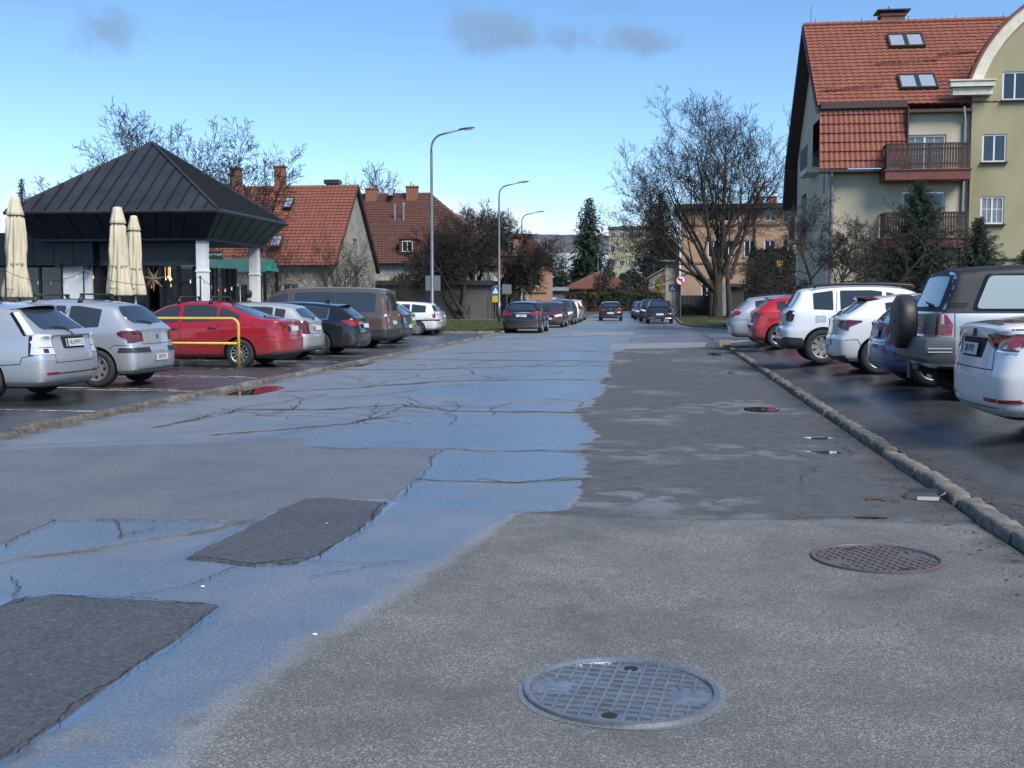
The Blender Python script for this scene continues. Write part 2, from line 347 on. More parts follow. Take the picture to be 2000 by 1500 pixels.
# ---- asphalt: mask = wet film, dirt, standing film, old lane
def asphalt(name, dry=(.122, .123, .122), wetc=(.055, .057, .061), lanec=(.066, .067, .068), speck=.21, sp_amt=.8, masked=True, wet_const=0., rough_wet=.23, wior=7.5, grain=150., bumpd=.0025, stones=.5):
    m = bpy.data.materials.new(name); m.use_nodes = True; t = m.node_tree; b = t.nodes['Principled BSDF']
    tcn = N(t, 'ShaderNodeTexCoord'); P = tcn.outputs['Object']
    if masked:
        at = N(t, 'ShaderNodeVertexColor', layer_name='mask'); sp = N(t, 'ShaderNodeSeparateColor'); LK(t, at.outputs['Color'], sp.inputs[0])
        wet, dirt, film, lane = sp.outputs[0], sp.outputs[1], sp.outputs[2], at.outputs['Alpha']
    else:
        v = N(t, 'ShaderNodeValue'); v.outputs[0].default_value = wet_const; wet = v.outputs[0]; z = N(t, 'ShaderNodeValue'); z.outputs[0].default_value = 0; dirt = film = lane = z.outputs[0]
    def mth(op, a, b_=None, c=None, clamp=False):
        n = N(t, 'ShaderNodeMath', operation=op, use_clamp=clamp)
        for i, v in enumerate((a, b_, c)):
            if v is None: continue
            if isinstance(v, (int, float)): n.inputs[i].default_value = v
            else: LK(t, v, n.inputs[i])
        return n.outputs[0]
    def mixc(f, a, c):
        n = N(t, 'ShaderNodeMix', data_type='RGBA')
        for i, v in ((0, f), (6, a), (7, c)):
            if isinstance(v, tuple): n.inputs[i].default_value = (*v, 1)
            elif isinstance(v, (int, float)): n.inputs[i].default_value = v
            else: LK(t, v, n.inputs[i])
        return n.outputs[2]
    vo = N(t, 'ShaderNodeTexVoronoi', i={'Scale': grain}); LK(t, P, vo.inputs[0])
    nq = N(t, 'ShaderNodeTexNoise', i={'Scale': 60, 'Detail': 4, 'Roughness': .75}); LK(t, P, nq.inputs[0])
    if masked:      # the drying edge breaks up stone by stone
        edge = mth('MULTIPLY', mth('MULTIPLY', wet, mth('SUBTRACT', 1, wet)), 6.0); wet = mth('ADD', wet, mth('MULTIPLY', edge, mth('SUBTRACT', nq.outputs['Fac'], .5)), clamp=True)
    nz = N(t, 'ShaderNodeTexNoise', i={'Scale': 1.1, 'Detail': 9, 'Roughness': .72}); LK(t, P, nz.inputs[0])
    nf = N(t, 'ShaderNodeTexNoise', i={'Scale': 46, 'Detail': 3, 'Roughness': .7}); LK(t, P, nf.inputs[0])
    ng = N(t, 'ShaderNodeTexNoise', i={'Scale': grain*.8, 'Detail': 2, 'Roughness': .6}); LK(t, P, ng.inputs[0])
    hs = N(t, 'ShaderNodeSeparateColor'); LK(t, vo.outputs['Color'], hs.inputs[0])
    stone = mth('POWER', hs.outputs[0], 3.0)                       # a few pale stones among dark binder
    d1 = mixc(mth('MULTIPLY', stone, sp_amt), dry, (speck*1.9, speck*1.85, speck*1.75))
    d2 = mixc(mth('MULTIPLY', mth('SUBTRACT', .60, nz.outputs['Fac'], clamp=True), 2.6, clamp=True), d1, tuple(x*.60 for x in dry))
    pit = mth('GREATER_THAN', ng.outputs['Fac'], .56)
    d3 = mixc(mth('MULTIPLY', pit, .55), d2, (.03, .03, .032))
    l1 = mixc(mth('MULTIPLY', stone, .35), lanec, (.17, .17, .165)); nm = N(t, 'ShaderNodeTexNoise', i={'Scale': 5.5, 'Detail': 7, 'Roughness': .7}); LK(t, P, nm.inputs[0]); l1 = mixc(mth('MULTIPLY', mth('SUBTRACT', nm.outputs['Fac'], .46, clamp=True), 4.2, clamp=True), l1, (.028, .028, .03)); l2 = mixc(mth('MULTIPLY', pit, .6), l1, (.02, .02, .022))
    base = mixc(lane, d3, l2)
    w1 = mixc(mth('MULTIPLY', stone, .25), wetc, (.12, .12, .12)); w2 = mixc(mth('MULTIPLY', pit, .6), w1, (.015, .016, .017))
    base = mixc(wet, base, w2)
    base = mixc(mth('MULTIPLY', dirt, mth('ADD', nf.outputs['Fac'], .1), clamp=True), base, (.030, .027, .024))
    base = mixc(film, base, (.05, .05, .052)); LK(t, base, b.inputs['Base Color'])
    # gloss: dry .85 ... wet
    r0 = mth('MULTIPLY_ADD', wet, rough_wet-.78, .78); r1 = mth('MULTIPLY_ADD', mth('ADD', mth('SUBTRACT', nf.outputs['Fac'], .5), mth('SUBTRACT', nz.outputs['Fac'], .5)), .32, r0)
    rf = N(t, 'ShaderNodeMix', data_type='FLOAT'); LK(t, film, rf.inputs[0]); LK(t, r1, rf.inputs[2]); rf.inputs[3].default_value = .24; LK(t, rf.outputs[0], b.inputs['Roughness'])
    pk = N(t, 'ShaderNodeTexNoise', i={'Scale': grain*.42, 'Detail': 3, 'Roughness': .65}); LK(t, P, pk.inputs[0]); pk2 = mth('MULTIPLY', mth('SUBTRACT', pk.outputs['Fac'], .47, clamp=True), 7.0, clamp=True); bd = mth('MULTIPLY', mth('SUBTRACT', nz.outputs['Fac'], .50, clamp=True), 3.0, clamp=True)
    wr = mth('MULTIPLY', mth('MAXIMUM', wet, mth('MULTIPLY', film, .62)), mth('SUBTRACT', 1, mth('MULTIPLY', mth('MAXIMUM', mth('MULTIPLY', pk2, .50), mth('MULTIPLY', bd, .25)), mth('SUBTRACT', 1, film)))); wr = mth('MULTIPLY', wr, mth('SUBTRACT', 1, mth('MULTIPLY', dirt, .8)))
    iov = mth('MULTIPLY_ADD', wr, wior, 1.45); LK(t, iov, b.inputs['IOR'])
    hgt = mth('ADD', mth('MULTIPLY', vo.outputs['Distance'], -1.0), mth('MULTIPLY', ng.outputs['Fac'], 1.2))
    st = mth('SUBTRACT', 1, mth('MULTIPLY', wet, .58)); st = mth('MULTIPLY', st, mth('SUBTRACT', 1, mth('MULTIPLY', film, .9)))
    bp = N(t, 'ShaderNodeBump', i={'Distance': bumpd*1.3}); LK(t, mth('MULTIPLY', st, mth('MULTIPLY_ADD', lane, .6, .75)), bp.inputs['Strength']); LK(t, hgt, bp.inputs['Height']); LK(t, bp.outputs[0], b.inputs['Normal'])
    return m
M_ROAD = asphalt('road_asphalt')
ys1 = [2.4]
while ys1[-1] < 14: ys1.append(ys1[-1]+max(.008, ys1[-1]**2/1690*.62))
ys1[-1] = 14.0
ys2 = [14.0]
while ys2[-1] < 260: ys2.append(ys2[-1]+min(1.5, ys2[-1]**2/1690*.6))
xs1 = np.arange(KL, KR+.001, .0165); xs1[-1] = KR; xs2 = np.linspace(KL, KR, 280)
RISE = lambda X, Y: 0*X
road = link('road', mk_grid('road', [(np.linspace(KL, KR, 30), np.linspace(-30, 2.4, 20)), (xs1, np.array(ys1)), (xs2, np.array(ys2))], 0.0, road_attr, M_ROAD)); tag(road, kind='structure')
# far ground sheet
M_EARTH = mat('earth', (.05, .06, .025), .95, c2=(.09, .08, .05), scale=.35, detail=8, bump=.03, bscale=6)
g = MB(); S = 3500; g.quad((-S, -S, -.03), (S, -S, -.03), (S, S, -.03), (-S, S, -.03)); tag(g.build('ground', M_EARTH), kind='structure')
# ---- repairs: sheets of newer asphalt a few mm proud, with ragged edges
def ragged(P, amp, step=.05, seed=0):
    r = random.Random(seed); out = []
    for i in range(len(P)):
        a, b = Vector(P[i]), Vector(P[(i+1) % len(P)]); k = max(1, int((b-a).length/step))
        for j in range(k):
            q = a+(b-a)*(j/k); o_ = noise.noise(Vector((q.x*7, q.y*7, seed)))*amp; nn = Vector((-(b-a).y, (b-a).x)).normalized()
            out.append(tuple(q+nn*o_+nn*r.uniform(-amp, amp)*.25))
    return out
def sheet(name, P, z, mtl, parent=None, amp=.012, seed=1, edge=True):
    Q = ragged(P, amp, seed=seed); bm = bmesh.new(); vs = [bm.verts.new((x, y, z)) for x, y in Q]; f = bm.faces.new(vs)
    if f.normal.z < 0: f.normal_flip()
    bmesh.ops.triangulate(bm, faces=[f])
    for i in range(len(vs) if edge else 0):
        a, b = vs[i], vs[(i+1) % len(vs)]; bm.faces.new((a, b, bm.verts.new((b.co.x, b.co.y, z-.02)), bm.verts.new((a.co.x, a.co.y, z-.02))))
    me = bpy.data.meshes.new(name); bm.to_mesh(me); bm.free(); return link(name, me, parent, mtl)
M_PATCH = asphalt('patch_asphalt', dry=(.024, .025, .028), sp_amt=.7, speck=.08, wior=2.0, masked=False, wet_const=.30, rough_wet=.3, grain=80, bumpd=.008)
M_PATCH2 = asphalt('patch_grey', dry=(.075, .077, .081), sp_amt=.6, speck=.15, wior=3.6, masked=False, wet_const=.42, rough_wet=.30, grain=150, bumpd=.0022)
tag(sheet('asphalt_patch', P_LEFT, .004, M_PATCH2, seed=4), kind='structure')
tag(sheet('asphalt_patch', P_MID, .008, M_PATCH, seed=2, amp=.02), kind='structure')
tag(sheet('asphalt_patch', P_LOW, .008, M_PATCH, seed=3, amp=.012), kind='structure')
# ---- cracks: thin dark ribbons wandering over the surface
M_CRACK = mat('crack', (.012, .012, .013), .95)
cb = MB()
def crack(P, wd, jit=.05, seed=0, z=.0035, step=.09):
    r = random.Random(seed); Q = []
    for i in range(len(P)-1):
        a, b = Vector(P[i]), Vector(P[i+1]); k = max(1, int((b-a).length/step)); nn = Vector((-(b-a).y, (b-a).x)).normalized() if (b-a).length > 1e-6 else Vector((0, 0))
        for j in range(k): q = a+(b-a)*(j/k); Q.append(q+nn*(noise.noise(Vector((q.x*2.2, q.y*2.2, seed)))*jit+r.uniform(-1, 1)*jit*.22))
    Q.append(Vector(P[-1]))
    for i in range(len(Q)-1):
        d = Q[i+1]-Q[i]
        if d.length < 1e-6: continue
        nn = Vector((-d.y, d.x)).normalized(); w0 = wd*r.uniform(.35, 1.1); w1 = wd*r.uniform(.35, 1.1)
        cb.quad((*(Q[i]-nn*w0), z), (*(Q[i+1]-nn*w1), z), (*(Q[i+1]+nn*w1), z), (*(Q[i]+nn*w0), z))
for i, pl in enumerate(TRANS[:-1]):
    Pg = gp(pl); yy = Pg[0][1]; crack(Pg, .002+.0009*yy, .14, i, step=.08)
    crack([(x+.1, y+.03*yy**.5*.6) for x, y in Pg[1:]], .003+.0006*yy, .16, i+40, step=.12)
for i, pl in enumerate([[(865, 878), (820, 930), (770, 975), (700, 1035), (625, 1090), (465, 1108)], [(425, 1186), (320, 1264), (220, 1332), (110, 1414), (0, 1484)], [(0, 1105), (60, 1088), (170, 1078), (300, 1055), (420, 1035), (495, 1018)], [(465, 1108), (400, 1140), (300, 1160), (240, 1168)], [(0, 1188), (50, 1165), (120, 1162), (250, 1172), (400, 1182)], [(365, 1092), (470, 1102), (580, 1102), (700, 1104), (800, 1100)], [(100, 1018), (200, 1016), (330, 1019), (480, 1020)], [(0, 1070), (105, 1018)], [(230, 1020), (240, 1040), (228, 1052), (300, 1034)], [(30, 1170), (36, 1150), (20, 1130)], [(0, 872), (300, 862), (590, 858)], [(600, 875), (862, 879)], [(600, 1130), (760, 1105)], [(40, 830), (200, 815), (380, 790)], [(1000, 998), (1150, 1010), (1400, 1016), (1700, 1012)], [(640, 778), (760, 770), (830, 760)], [(380, 815), (520, 790), (640, 770)], [(540, 850), (600, 840), (690, 828), (760, 810), (790, 792)], [(430, 800), (560, 818), (640, 812)]]):
    Pg = gp(pl); yy = min(p[1] for p in Pg); crack(Pg, .0016+.00055*yy, .05+.004*yy, i+80, z=.0125, step=.035)
for k in range(34):       # web of fine cracks over the wet half
    x = random.uniform(-6.8, -1.6); y = random.uniform(11.8, 30); a = random.uniform(-.5, .5) if random.random() < .6 else random.uniform(.8, 2.2); pts = [(x, y)]
    for s_ in range(random.randint(3, 7)): a += random.gauss(0, .45); x += math.cos(a)*.35; y += math.sin(a)*.35*(1+y*.03); pts.append((min(max(x, -7.0), -1.1), y))
    crack(pts, .0012+.00035*y, .08, k+400, step=.05)
    if random.random() < .6: b_ = pts[len(pts)//2]; crack([b_, (b_[0]+random.uniform(-.6, .6), b_[1]+random.uniform(.2, 1.0))], .001+.0003*y, .06, k+500, step=.05)
for k in range(46):       # crazing on the old lane
    x = random.uniform(-1.0, 2.0); y = random.uniform(8.3, 30); a = random.gauss(0, .5) if random.random() < .7 else random.uniform(0, 3)
    l = random.uniform(.3, 1.3); crack([(x, y), (x+math.cos(a)*l*.5+.05, y+math.sin(a)*l*.5), (x+math.cos(a)*l, y+math.sin(a)*l)], .0010+.00025*y, .10, k+200, step=.05)
tag(cb.build('road_cracks', M_CRACK, recalc=False), 'fine dark cracks running across the old asphalt road', 'cracks', kind='stuff')
# ---- puddles
M_WATER = mat('water', (.02, .022, .025), .015, ior=1.7)
def blob(c, rx, ry, seed, n=44, amp=.3):
    return [(c[0]+rx*math.cos(t)*(1+amp*noise.noise(Vector((math.cos(t)*1.6, math.sin(t)*1.6, seed)))), c[1]+ry*math.sin(t)*(1+amp*noise.noise(Vector((math.cos(t)*1.6+9, math.sin(t)*1.6, seed))))) for t in [2*math.pi*k/n for k in range(n)]]
for i, (px, py, rx, ry) in enumerate([(495, 764, .42, 1.05), (1487, 800, .27, .40), (1600, 856, .16, .12), (1610, 884, .18, .10), (1396, 692, .22, .9), (1438, 728, .18, .45), (690, 712, .4, 1.3), (1700, 1012, .12, .03)]):
    c = G(px, py); P = blob(c, rx, ry, i*3.3)
    P = [(min(max(x, KL+.02), KR-.03), y) for x, y in P]
    o = sheet('puddle', P, .0042, M_WATER, amp=.004, seed=i, edge=False); tag(o, kind='structure')
# ---- car parks: slightly raised wet tarmac either side
def lot_attr(X, Y):
    n1 = pnoise(X, Y, .45, 31); n2 = pnoise(X, Y, 2.6, 32)
    w = np.clip(.62+.75*(n1-.45)+.25*(n2-.5), .25, .97)
    kd = np.where(X < 0, np.abs(X-(KL-.18)), np.abs(X-(KR+.2)))
    strip = np.where(X > 0, (1-sst(X-(KR+.2), .42, .55)), 0); w = w*(1-.78*strip)
    return w, np.exp(-(kd/.16)**2)*sst(n2, .2, .6)*.9+.12*sst(n2, .55, .75), 0*X, strip
M_LOT = asphalt('lot_asphalt', wior=.9, dry=(.06, .06, .062), wetc=(.022, .023, .025), rough_wet=.13, grain=110, sp_amt=.3, bumpd=.0016)
ZL = .02; ZR = .20
def ysp(a, b, k=.9):
    L = [a]
    while L[-1] < b: L.append(L[-1]+max(.05, min(1., abs(L[-1])**2/1690*k)))
    L[-1] = b; return np.array(L)
tag(link('car_park', mk_grid('car_park', [(np.concatenate([np.linspace(-34, -12, 40)[:-1], np.linspace(-12, KL-.18, 60)]), np.concatenate([np.linspace(-20, 5, 20)[:-1], ysp(5, 50.6)]))], ZL, lot_attr, M_LOT)), kind='structure')
tag(link('car_park', mk_grid('car_park', [(np.linspace(KR+.165, 30, 140), np.concatenate([np.linspace(-20, 4, 20)[:-1], ysp(4, 39.5)]))], lambda X, Y: .055+(ZR-.055)*sst(X, KR+.2, KR+1.6), lot_attr, M_LOT)), kind='structure')
# side road mouth on the right and beyond
sr = [(KR, 39.6), (30, 39.6), (60, 39.6), (60, 46), (30, 47), (9, 49), (4.6, 58), (3.2, 63.5), (KR, 66)]
M_SIDE = asphalt('side_asphalt', dry=(.08, .08, .082), masked=False, wet_const=.7, rough_wet=.16)
tag(sheet('side_road', sr, -.004, M_SIDE, amp=.0, edge=False), kind='structure')
# pale smoother strip and patches across the junction
M_PALE = asphalt('pale_asphalt', dry=(.13, .128, .122), masked=False, wet_const=.35, rough_wet=.3)
for i, pl in enumerate([[(1190, 672), (1380, 668), (1376, 678), (1192, 682)], [(1230, 660), (1330, 655), (1330, 664), (1235, 668)], [(1110, 650), (1240, 648), (1235, 653), (1120, 655)]]):
    tag(sheet('asphalt_patch', gp(pl), .005, M_PALE if i != 1 else M_PATCH2, amp=.05, seed=i+10), kind='structure')
# ---- kerbs: one stone after another, worn and uneven
M_KERB = mat('kerb_stone', (.09, .08, .066), .9, c2=(.21, .19, .165), scale=9, bump=.012, bscale=38, detail=8)
M_KERB2 = mat('kerb_stone_dark', (.05, .043, .034), .9, c2=(.15, .135, .112), scale=12, bump=.012, bscale=38, detail=8)
def kerb_mesh(seed, ln, wd, hh, rough, mtl):
    bm = bmesh.new(); nx, ny = 8, 5
    prof = [(-wd/2-.01, -.12), (-wd/2, hh*.62), (-wd*.36, hh*.95), (0, hh), (wd*.36, hh*.97), (wd/2, hh*.75), (wd/2+.005, -.12)]
    G2 = []
    for i in range(nx+1):
        t = i/nx; e = 1-.16*(abs(2*t-1)**8)
        G2.append([bm.verts.new((x*(1-.05*(abs(2*t-1)**8))+rough*.7*noise.noise(Vector((x*9, t*5, seed))), (t-.5)*ln, (z*e if z > 0 else z)+(rough*1.3*noise.noise(Vector((x*8+5, t*6, seed*1.7))) if z > 0 else 0))) for x, z in prof])
    for i in range(nx):
        for k in range(len(prof)-1): bm.faces.new((G2[i][k], G2[i+1][k], G2[i+1][k+1], G2[i][k+1]))
    bm.faces.new(G2[0]); bm.faces.new(G2[-1][::-1]); bmesh.ops.recalc_face_normals(bm, faces=bm.faces)
    me = bpy.data.meshes.new('kerb_stone'); bm.to_mesh(me); bm.free(); me.materials.append(mtl); me.shade_smooth(); me.set_sharp_from_angle(angle=R_(60)); return me
def kerb_run(lab, x, y0, y1, ln, wd, hh, rough, mats, sink=0):
    root = MB().box((x, (y0+y1)/2, -.14), (wd, y1-y0, .05)).build('kerb', M_KERB2); tag(root, kind='structure')
    vs = [kerb_mesh(i*2.3+x, ln-.012, wd, hh, rough, mats[i % len(mats)]) for i in range(7)]
    y = y0; r = random.Random(int(x*10))
    while y < y1:
        o = link('kerb_stone', r.choice(vs), root); o.location = (x+r.gauss(0, .008), y+ln/2, r.gauss(0, .007)-(sink if r.random() < .15 else 0)); o.rotation_euler = (r.gauss(0, .012), r.gauss(0, .02), r.gauss(0, .02)+(math.pi if r.random() < .5 else 0)); y += ln
kerb_run('', KL-.09, 2.0, 51.5, .98, .17, .072, .010, (M_KERB, M_KERB2))
kerb_run('', KR+.10, 2.0, 39.4, .66, .15, .078, .018, (M_KERB, M_KERB, M_KERB2), .02)
# rounded kerb at the end of the right car park and along the grass
def kerb_curve(P, wd=.14, hh=.13):
    root = MB().box((*P[0], -.14), (.1, .1, .05)).build('kerb', M_KERB2); tag(root, kind='structure')
    Q = [Vector(p) for p in P]; r = random.Random(5)
    vs = [kerb_mesh(i*1.9+77, .98, wd, hh, .008, M_KERB) for i in range(3)]
    for a, b in zip(Q[:-1], Q[1:]):
        k = max(1, round((b-a).length)); ang = math.atan2(b.y-a.y, b.x-a.x)-math.pi/2
        for j in range(k):
            c = a+(b-a)*((j+.5)/k); o = link('kerb_stone', r.choice(vs), root); o.location = (c.x, c.y, 0); o.rotation_euler = (0, r.gauss(0, .01), ang); o.scale = (1, (b-a).length/k, 1)
kerb_curve([(2.3, 39.5), (2.7, 40.2), (3.6, 40.6), (5, 40.8), (16, 40.9)])
kerb_curve([(KL-.05, 51.6), (KL-.05, 110)]); kerb_curve([(KL-.3, 51.2), (-8.2, 50.7), (-24, 50.8)])
kerb_curve([(8.6, 48.9), (4.7, 57.8), (3.3, 63.4), (2.2, 66.2), (1.5, 72), (1.5, 118)])
# grass verges
M_GRASS = mat('grass_soil', (.03, .04, .012), .95, c2=(.055, .066, .022), scale=3, detail=8, bump=.03, bscale=30)
gl = [(-7.2, 51.4), (-7.2, 112), (-12, 112), (-24, 84), (-30, 66), (-24, 50.9), (-8.2, 50.9)]
gr = [(1.6, 72.5), (2.3, 66.4), (3.4, 63.6), (4.8, 58), (8.7, 49.1), (9, 64), (9, 112), (1.6, 112)]
for P in (gl, gr): tag(sheet('grass_verge', P, .10, M_GRASS, amp=0), kind='structure')
M_BLADE = mat('grass_blade', (.035, .055, .013), .8, c2=(.08, .095, .03), scale=1.2)
def grass(name, P, n, lab, h=.07):
    xs = [p[0] for p in P]; ys = [p[1] for p in P]; V = np.zeros((n*3, 3), np.float32); r = random.Random(9); i = 0
    while i < n:
        x, y = r.uniform(min(xs), max(xs)), min(ys)+(max(ys)-min(ys))*r.random()**1.6
        if not inpoly(x, y, P): continue
        a = r.uniform(0, 6.28); hh = h*r.uniform(.5, 1.5); w_ = .012; lx, ly = r.gauss(0, .03), r.gauss(0, .03)
        V[3*i] = (x-w_*math.cos(a), y-w_*math.sin(a), .1); V[3*i+1] = (x+w_*math.cos(a), y+w_*math.sin(a), .1); V[3*i+2] = (x+lx, y+ly, .1+hh); i += 1
    me = bpy.data.meshes.new(name); me.from_pydata(V.tolist(), [], [(3*k, 3*k+1, 3*k+2) for k in range(n)]); return tag(link(name, me, None, M_BLADE), lab, 'grass', kind='stuff')
grass('grass', gl, 36000, 'short winter grass on the left verge under the bare trees'); grass('grass', gr, 30000, 'short winter grass round the big tree on the right')
M_PATH = mat('path', (.22, .21, .2), .8, c2=(.30, .29, .27), scale=4)
tag(sheet('path', [(-26, 82.5), (-9, 82.5), (-9, 84), (-26, 85)], .112, M_PATH, amp=0), kind='structure')
tag(sheet('path', [(3.4, 77), (12, 72), (12, 76), (3.4, 82)], .112, M_PATH, amp=0), kind='structure')
# painted bay lines in the left car park, worn
def line_mat():
    m = bpy.data.materials.new('line_paint'); m.use_nodes = True; t = m.node_tree; b = t.nodes['Principled BSDF']; b.inputs['Roughness'].default_value = .5
    tcn = N(t, 'ShaderNodeTexCoord'); nz = N(t, 'ShaderNodeTexNoise', i={'Scale': 2.3, 'Detail': 12, 'Roughness': .8}); LK(t, tcn.outputs['Object'], nz.inputs[0])
    rp = N(t, 'ShaderNodeValToRGB'); e = rp.color_ramp.elements; e[0].position = .46; e[0].color = (.03, .03, .033, 1); e[1].position = .54; e[1].color = (.62, .63, .64, 1)
    LK(t, nz.outputs['Fac'], rp.inputs[0]); LK(t, rp.outputs[0], b.inputs['Base Color']); return m
M_LINE = line_mat()
for i, y in enumerate((14.2, 17.6, 20.8, 23.6, 26.7, 29.4, 33.0, 37.4, 40.8, 44.2)):
    for yy, x1 in ((y, -6.95), (y+.35, -7.6)):
        if yy != y and i not in (1, 2): continue
        o = MB().quad((-12.5, yy+.35, ZL+.004), (-12.5, yy+.27, ZL+.004), (x1-.38, yy-.04, ZL+.004), (x1-.38, yy+.04, ZL+.004)).build('bay_line', M_LINE); tag(o, kind='structure')
# leaves and grit along the right gutter
M_LEAF = mat('dead_leaf', (.06, .025, .012), .7, c2=(.13, .05, .02), scale=20)
lv = MB(); r = random.Random(12)
def leaf(x, y, z, s):
    a = r.uniform(0, 6.3); P = [(-1, 0, .0), (-.3, .45, .25), (.5, .35, .1), (1, 0, .3), (.4, -.4, .05), (-.4, -.4, .2)]
    lv.add([(x+s*(p[0]*math.cos(a)-p[1]*math.sin(a)), y+s*(p[0]*math.sin(a)+p[1]*math.cos(a)), z+s*p[2]*r.random()) for p in P], [(0, 1, 2, 3, 4, 5)])
for k in range(420):
    y = 4.5+r.random()**1.5*14; x = KR-.02-abs(r.gauss(0, .14)); leaf(x, y, .006, r.uniform(.006, .02))
for k in range(240):
    leaf(r.uniform(.9, 2.1), r.uniform(3.4, 7.5), .005, r.uniform(.003, .008))
for k in range(420):
    y = 10+r.random()*30; leaf(KL+.03+abs(r.gauss(0, .09)), y, .006, r.uniform(.008, .03))
for k in range(160): leaf(KR+.22+abs(r.gauss(0, .08)), 5+r.random()*8, .066, r.uniform(.008, .025))
for k in range(26): leaf(1.66+r.gauss(0, .08), 8.72+r.gauss(0, .05), .008, r.uniform(.01, .03))
tag(lv.build('leaf_litter', M_LEAF, recalc=False), 'dead leaves and grit lying in the gutters', 'leaf litter', kind='stuff')
# ================================================================== buildings
def wall_open(mb, o, u, wlen, hgt, ops, depth=.15, inward=None, z0=0.0):
    """wall rectangle with real openings and reveals. o: lower corner, u: unit vector along it, inward: vector into the house"""
    o = Vector(o); u = Vector(u); up = Vector((0, 0, 1)); inn = Vector(inward)*depth
    us = sorted({0, wlen, *[a for q in ops for a in q[:2]]}); vs = sorted({z0, hgt, *[a for q in ops for a in q[2:4]]})
    us = [x for x in us if 0 <= x <= wlen]; vs = [v for v in vs if z0 <= v <= hgt]
    for i in range(len(us)-1):
        for j in range(len(vs)-1):
            cu, cv = (us[i]+us[i+1])/2, (vs[j]+vs[j+1])/2
            if any(q[0] < cu < q[1] and q[2] < cv < q[3] for q in ops): continue
            mb.quad(*[o+u*a+up*b for a, b in ((us[i], vs[j]), (us[i+1], vs[j]), (us[i+1], vs[j+1]), (us[i], vs[j+1]))])
    for (a0, a1, b0, b1, *_) in ops:
        c = [o+u*a+up*b for a, b in ((a0, b0), (a1, b0), (a1, b1), (a0, b1))]
        for k in range(4): mb.quad(c[k], c[(k+1) % 4], c[(k+1) % 4]+inn, c[k]+inn)
mat('win_white', (.72, .73, .73), .4)
mat('win_glass', (.02, .025, .03), .04, spec=.8)
mat('win_dark', (.03, .028, .026), .5)
mat('curtain', (.42, .43, .45), .8, var=.25, scale=14, stretch=(8, 8, .6))
mat('blind_slat', (.70, .71, .72), .5)
def window(parent, c, u, inward, wd, hg, frame='win_white', panes=(1, 1), bars=False, ft=.06, depth=.10, curtain=False, sill=None):
    """frame, one glass sheet per pane, sill; c = lower centre in the wall plane"""
    c = Vector(c); u = Vector(u); n = Vector(inward); up = Vector((0, 0, 1)); b = MB()
    ang = math.atan2(u.y, u.x); base = c+n*depth
    def bx(m, a0, a1, b0, b1, d0, d1):
        ce = base+u*(a0+a1)/2+up*(b0+b1)/2+n*(d0+d1)/2; m.box(ce, (a1-a0, abs(d1-d0), b1-b0), rz=ang)
    h = wd/2; bx(b, -h, h, 0, ft, -.03, .04); bx(b, -h, h, hg-ft, hg, -.03, .04); bx(b, -h, -h+ft, ft, hg-ft, -.03, .04); bx(b, h-ft, h, ft, hg-ft, -.03, .04)
    nu, nv = panes; xs = [-h+ft+(wd-2*ft)*i/nu for i in range(nu+1)]; zs = [ft+(hg-2*ft)*j/nv for j in range(nv+1)]
    for i in range(1, nu): bx(b, xs[i]-ft*.45, xs[i]+ft*.45, ft, hg-ft, -.025, .03)
    for j in range(1, nv): bx(b, -h+ft, h-ft, zs[j]-ft*.3, zs[j]+ft*.3, -.022, .028)
    f = b.build('window', MAT[frame], parent)
    for i in range(nu):
        for j in range(nv):
            g = MB(); bx(g, xs[i], xs[i+1], zs[j], zs[j+1], .0, .006); g.build('pane', MAT['win_glass'] if not curtain else MAT['glass_clear'], f)
    if curtain: g = MB(); bx(g, -h+.02, h-.02, .02, hg-.02, .10, .11); g.build('curtain', MAT['curtain'], f)
    if bars:
        g = MB(); 
        for k in range(int(nu)): 
            m_ = (xs[k]+xs[k+1])/2; bx(g, m_-.012, m_+.012, ft, hg-ft, -.012, -.002)
        bx(g, -h+ft, h-ft, hg*.55-.012, hg*.55+.012, -.014, -.004); g.build('glazing_bar', MAT[frame], f)
    if sill: g = MB(); bx(g, -h-.06, h+.06, -.05, 0, -.22, .02); g.build('sill', MAT[sill], f)
    return f
mat('glass_clear', (.25, .28, .3), .03, spec=.8, trans=.0, alpha=.42)
def tile_mat(name, a, b, c=None):
    m = mat(name, a, .75, c2=b, scale=2.2, detail=9, bump=.006, bscale=30, ramp=(.3, .7)); return m
mat('brick_chimney', (.20, .085, .05), .85, c2=(.28, .13, .085), scale=6, bump=.01, bscale=30)
mat('gutter', (.06, .035, .03), .45)
mat('zinc', (.30, .31, .32), .4, .6, var=.15, scale=5)
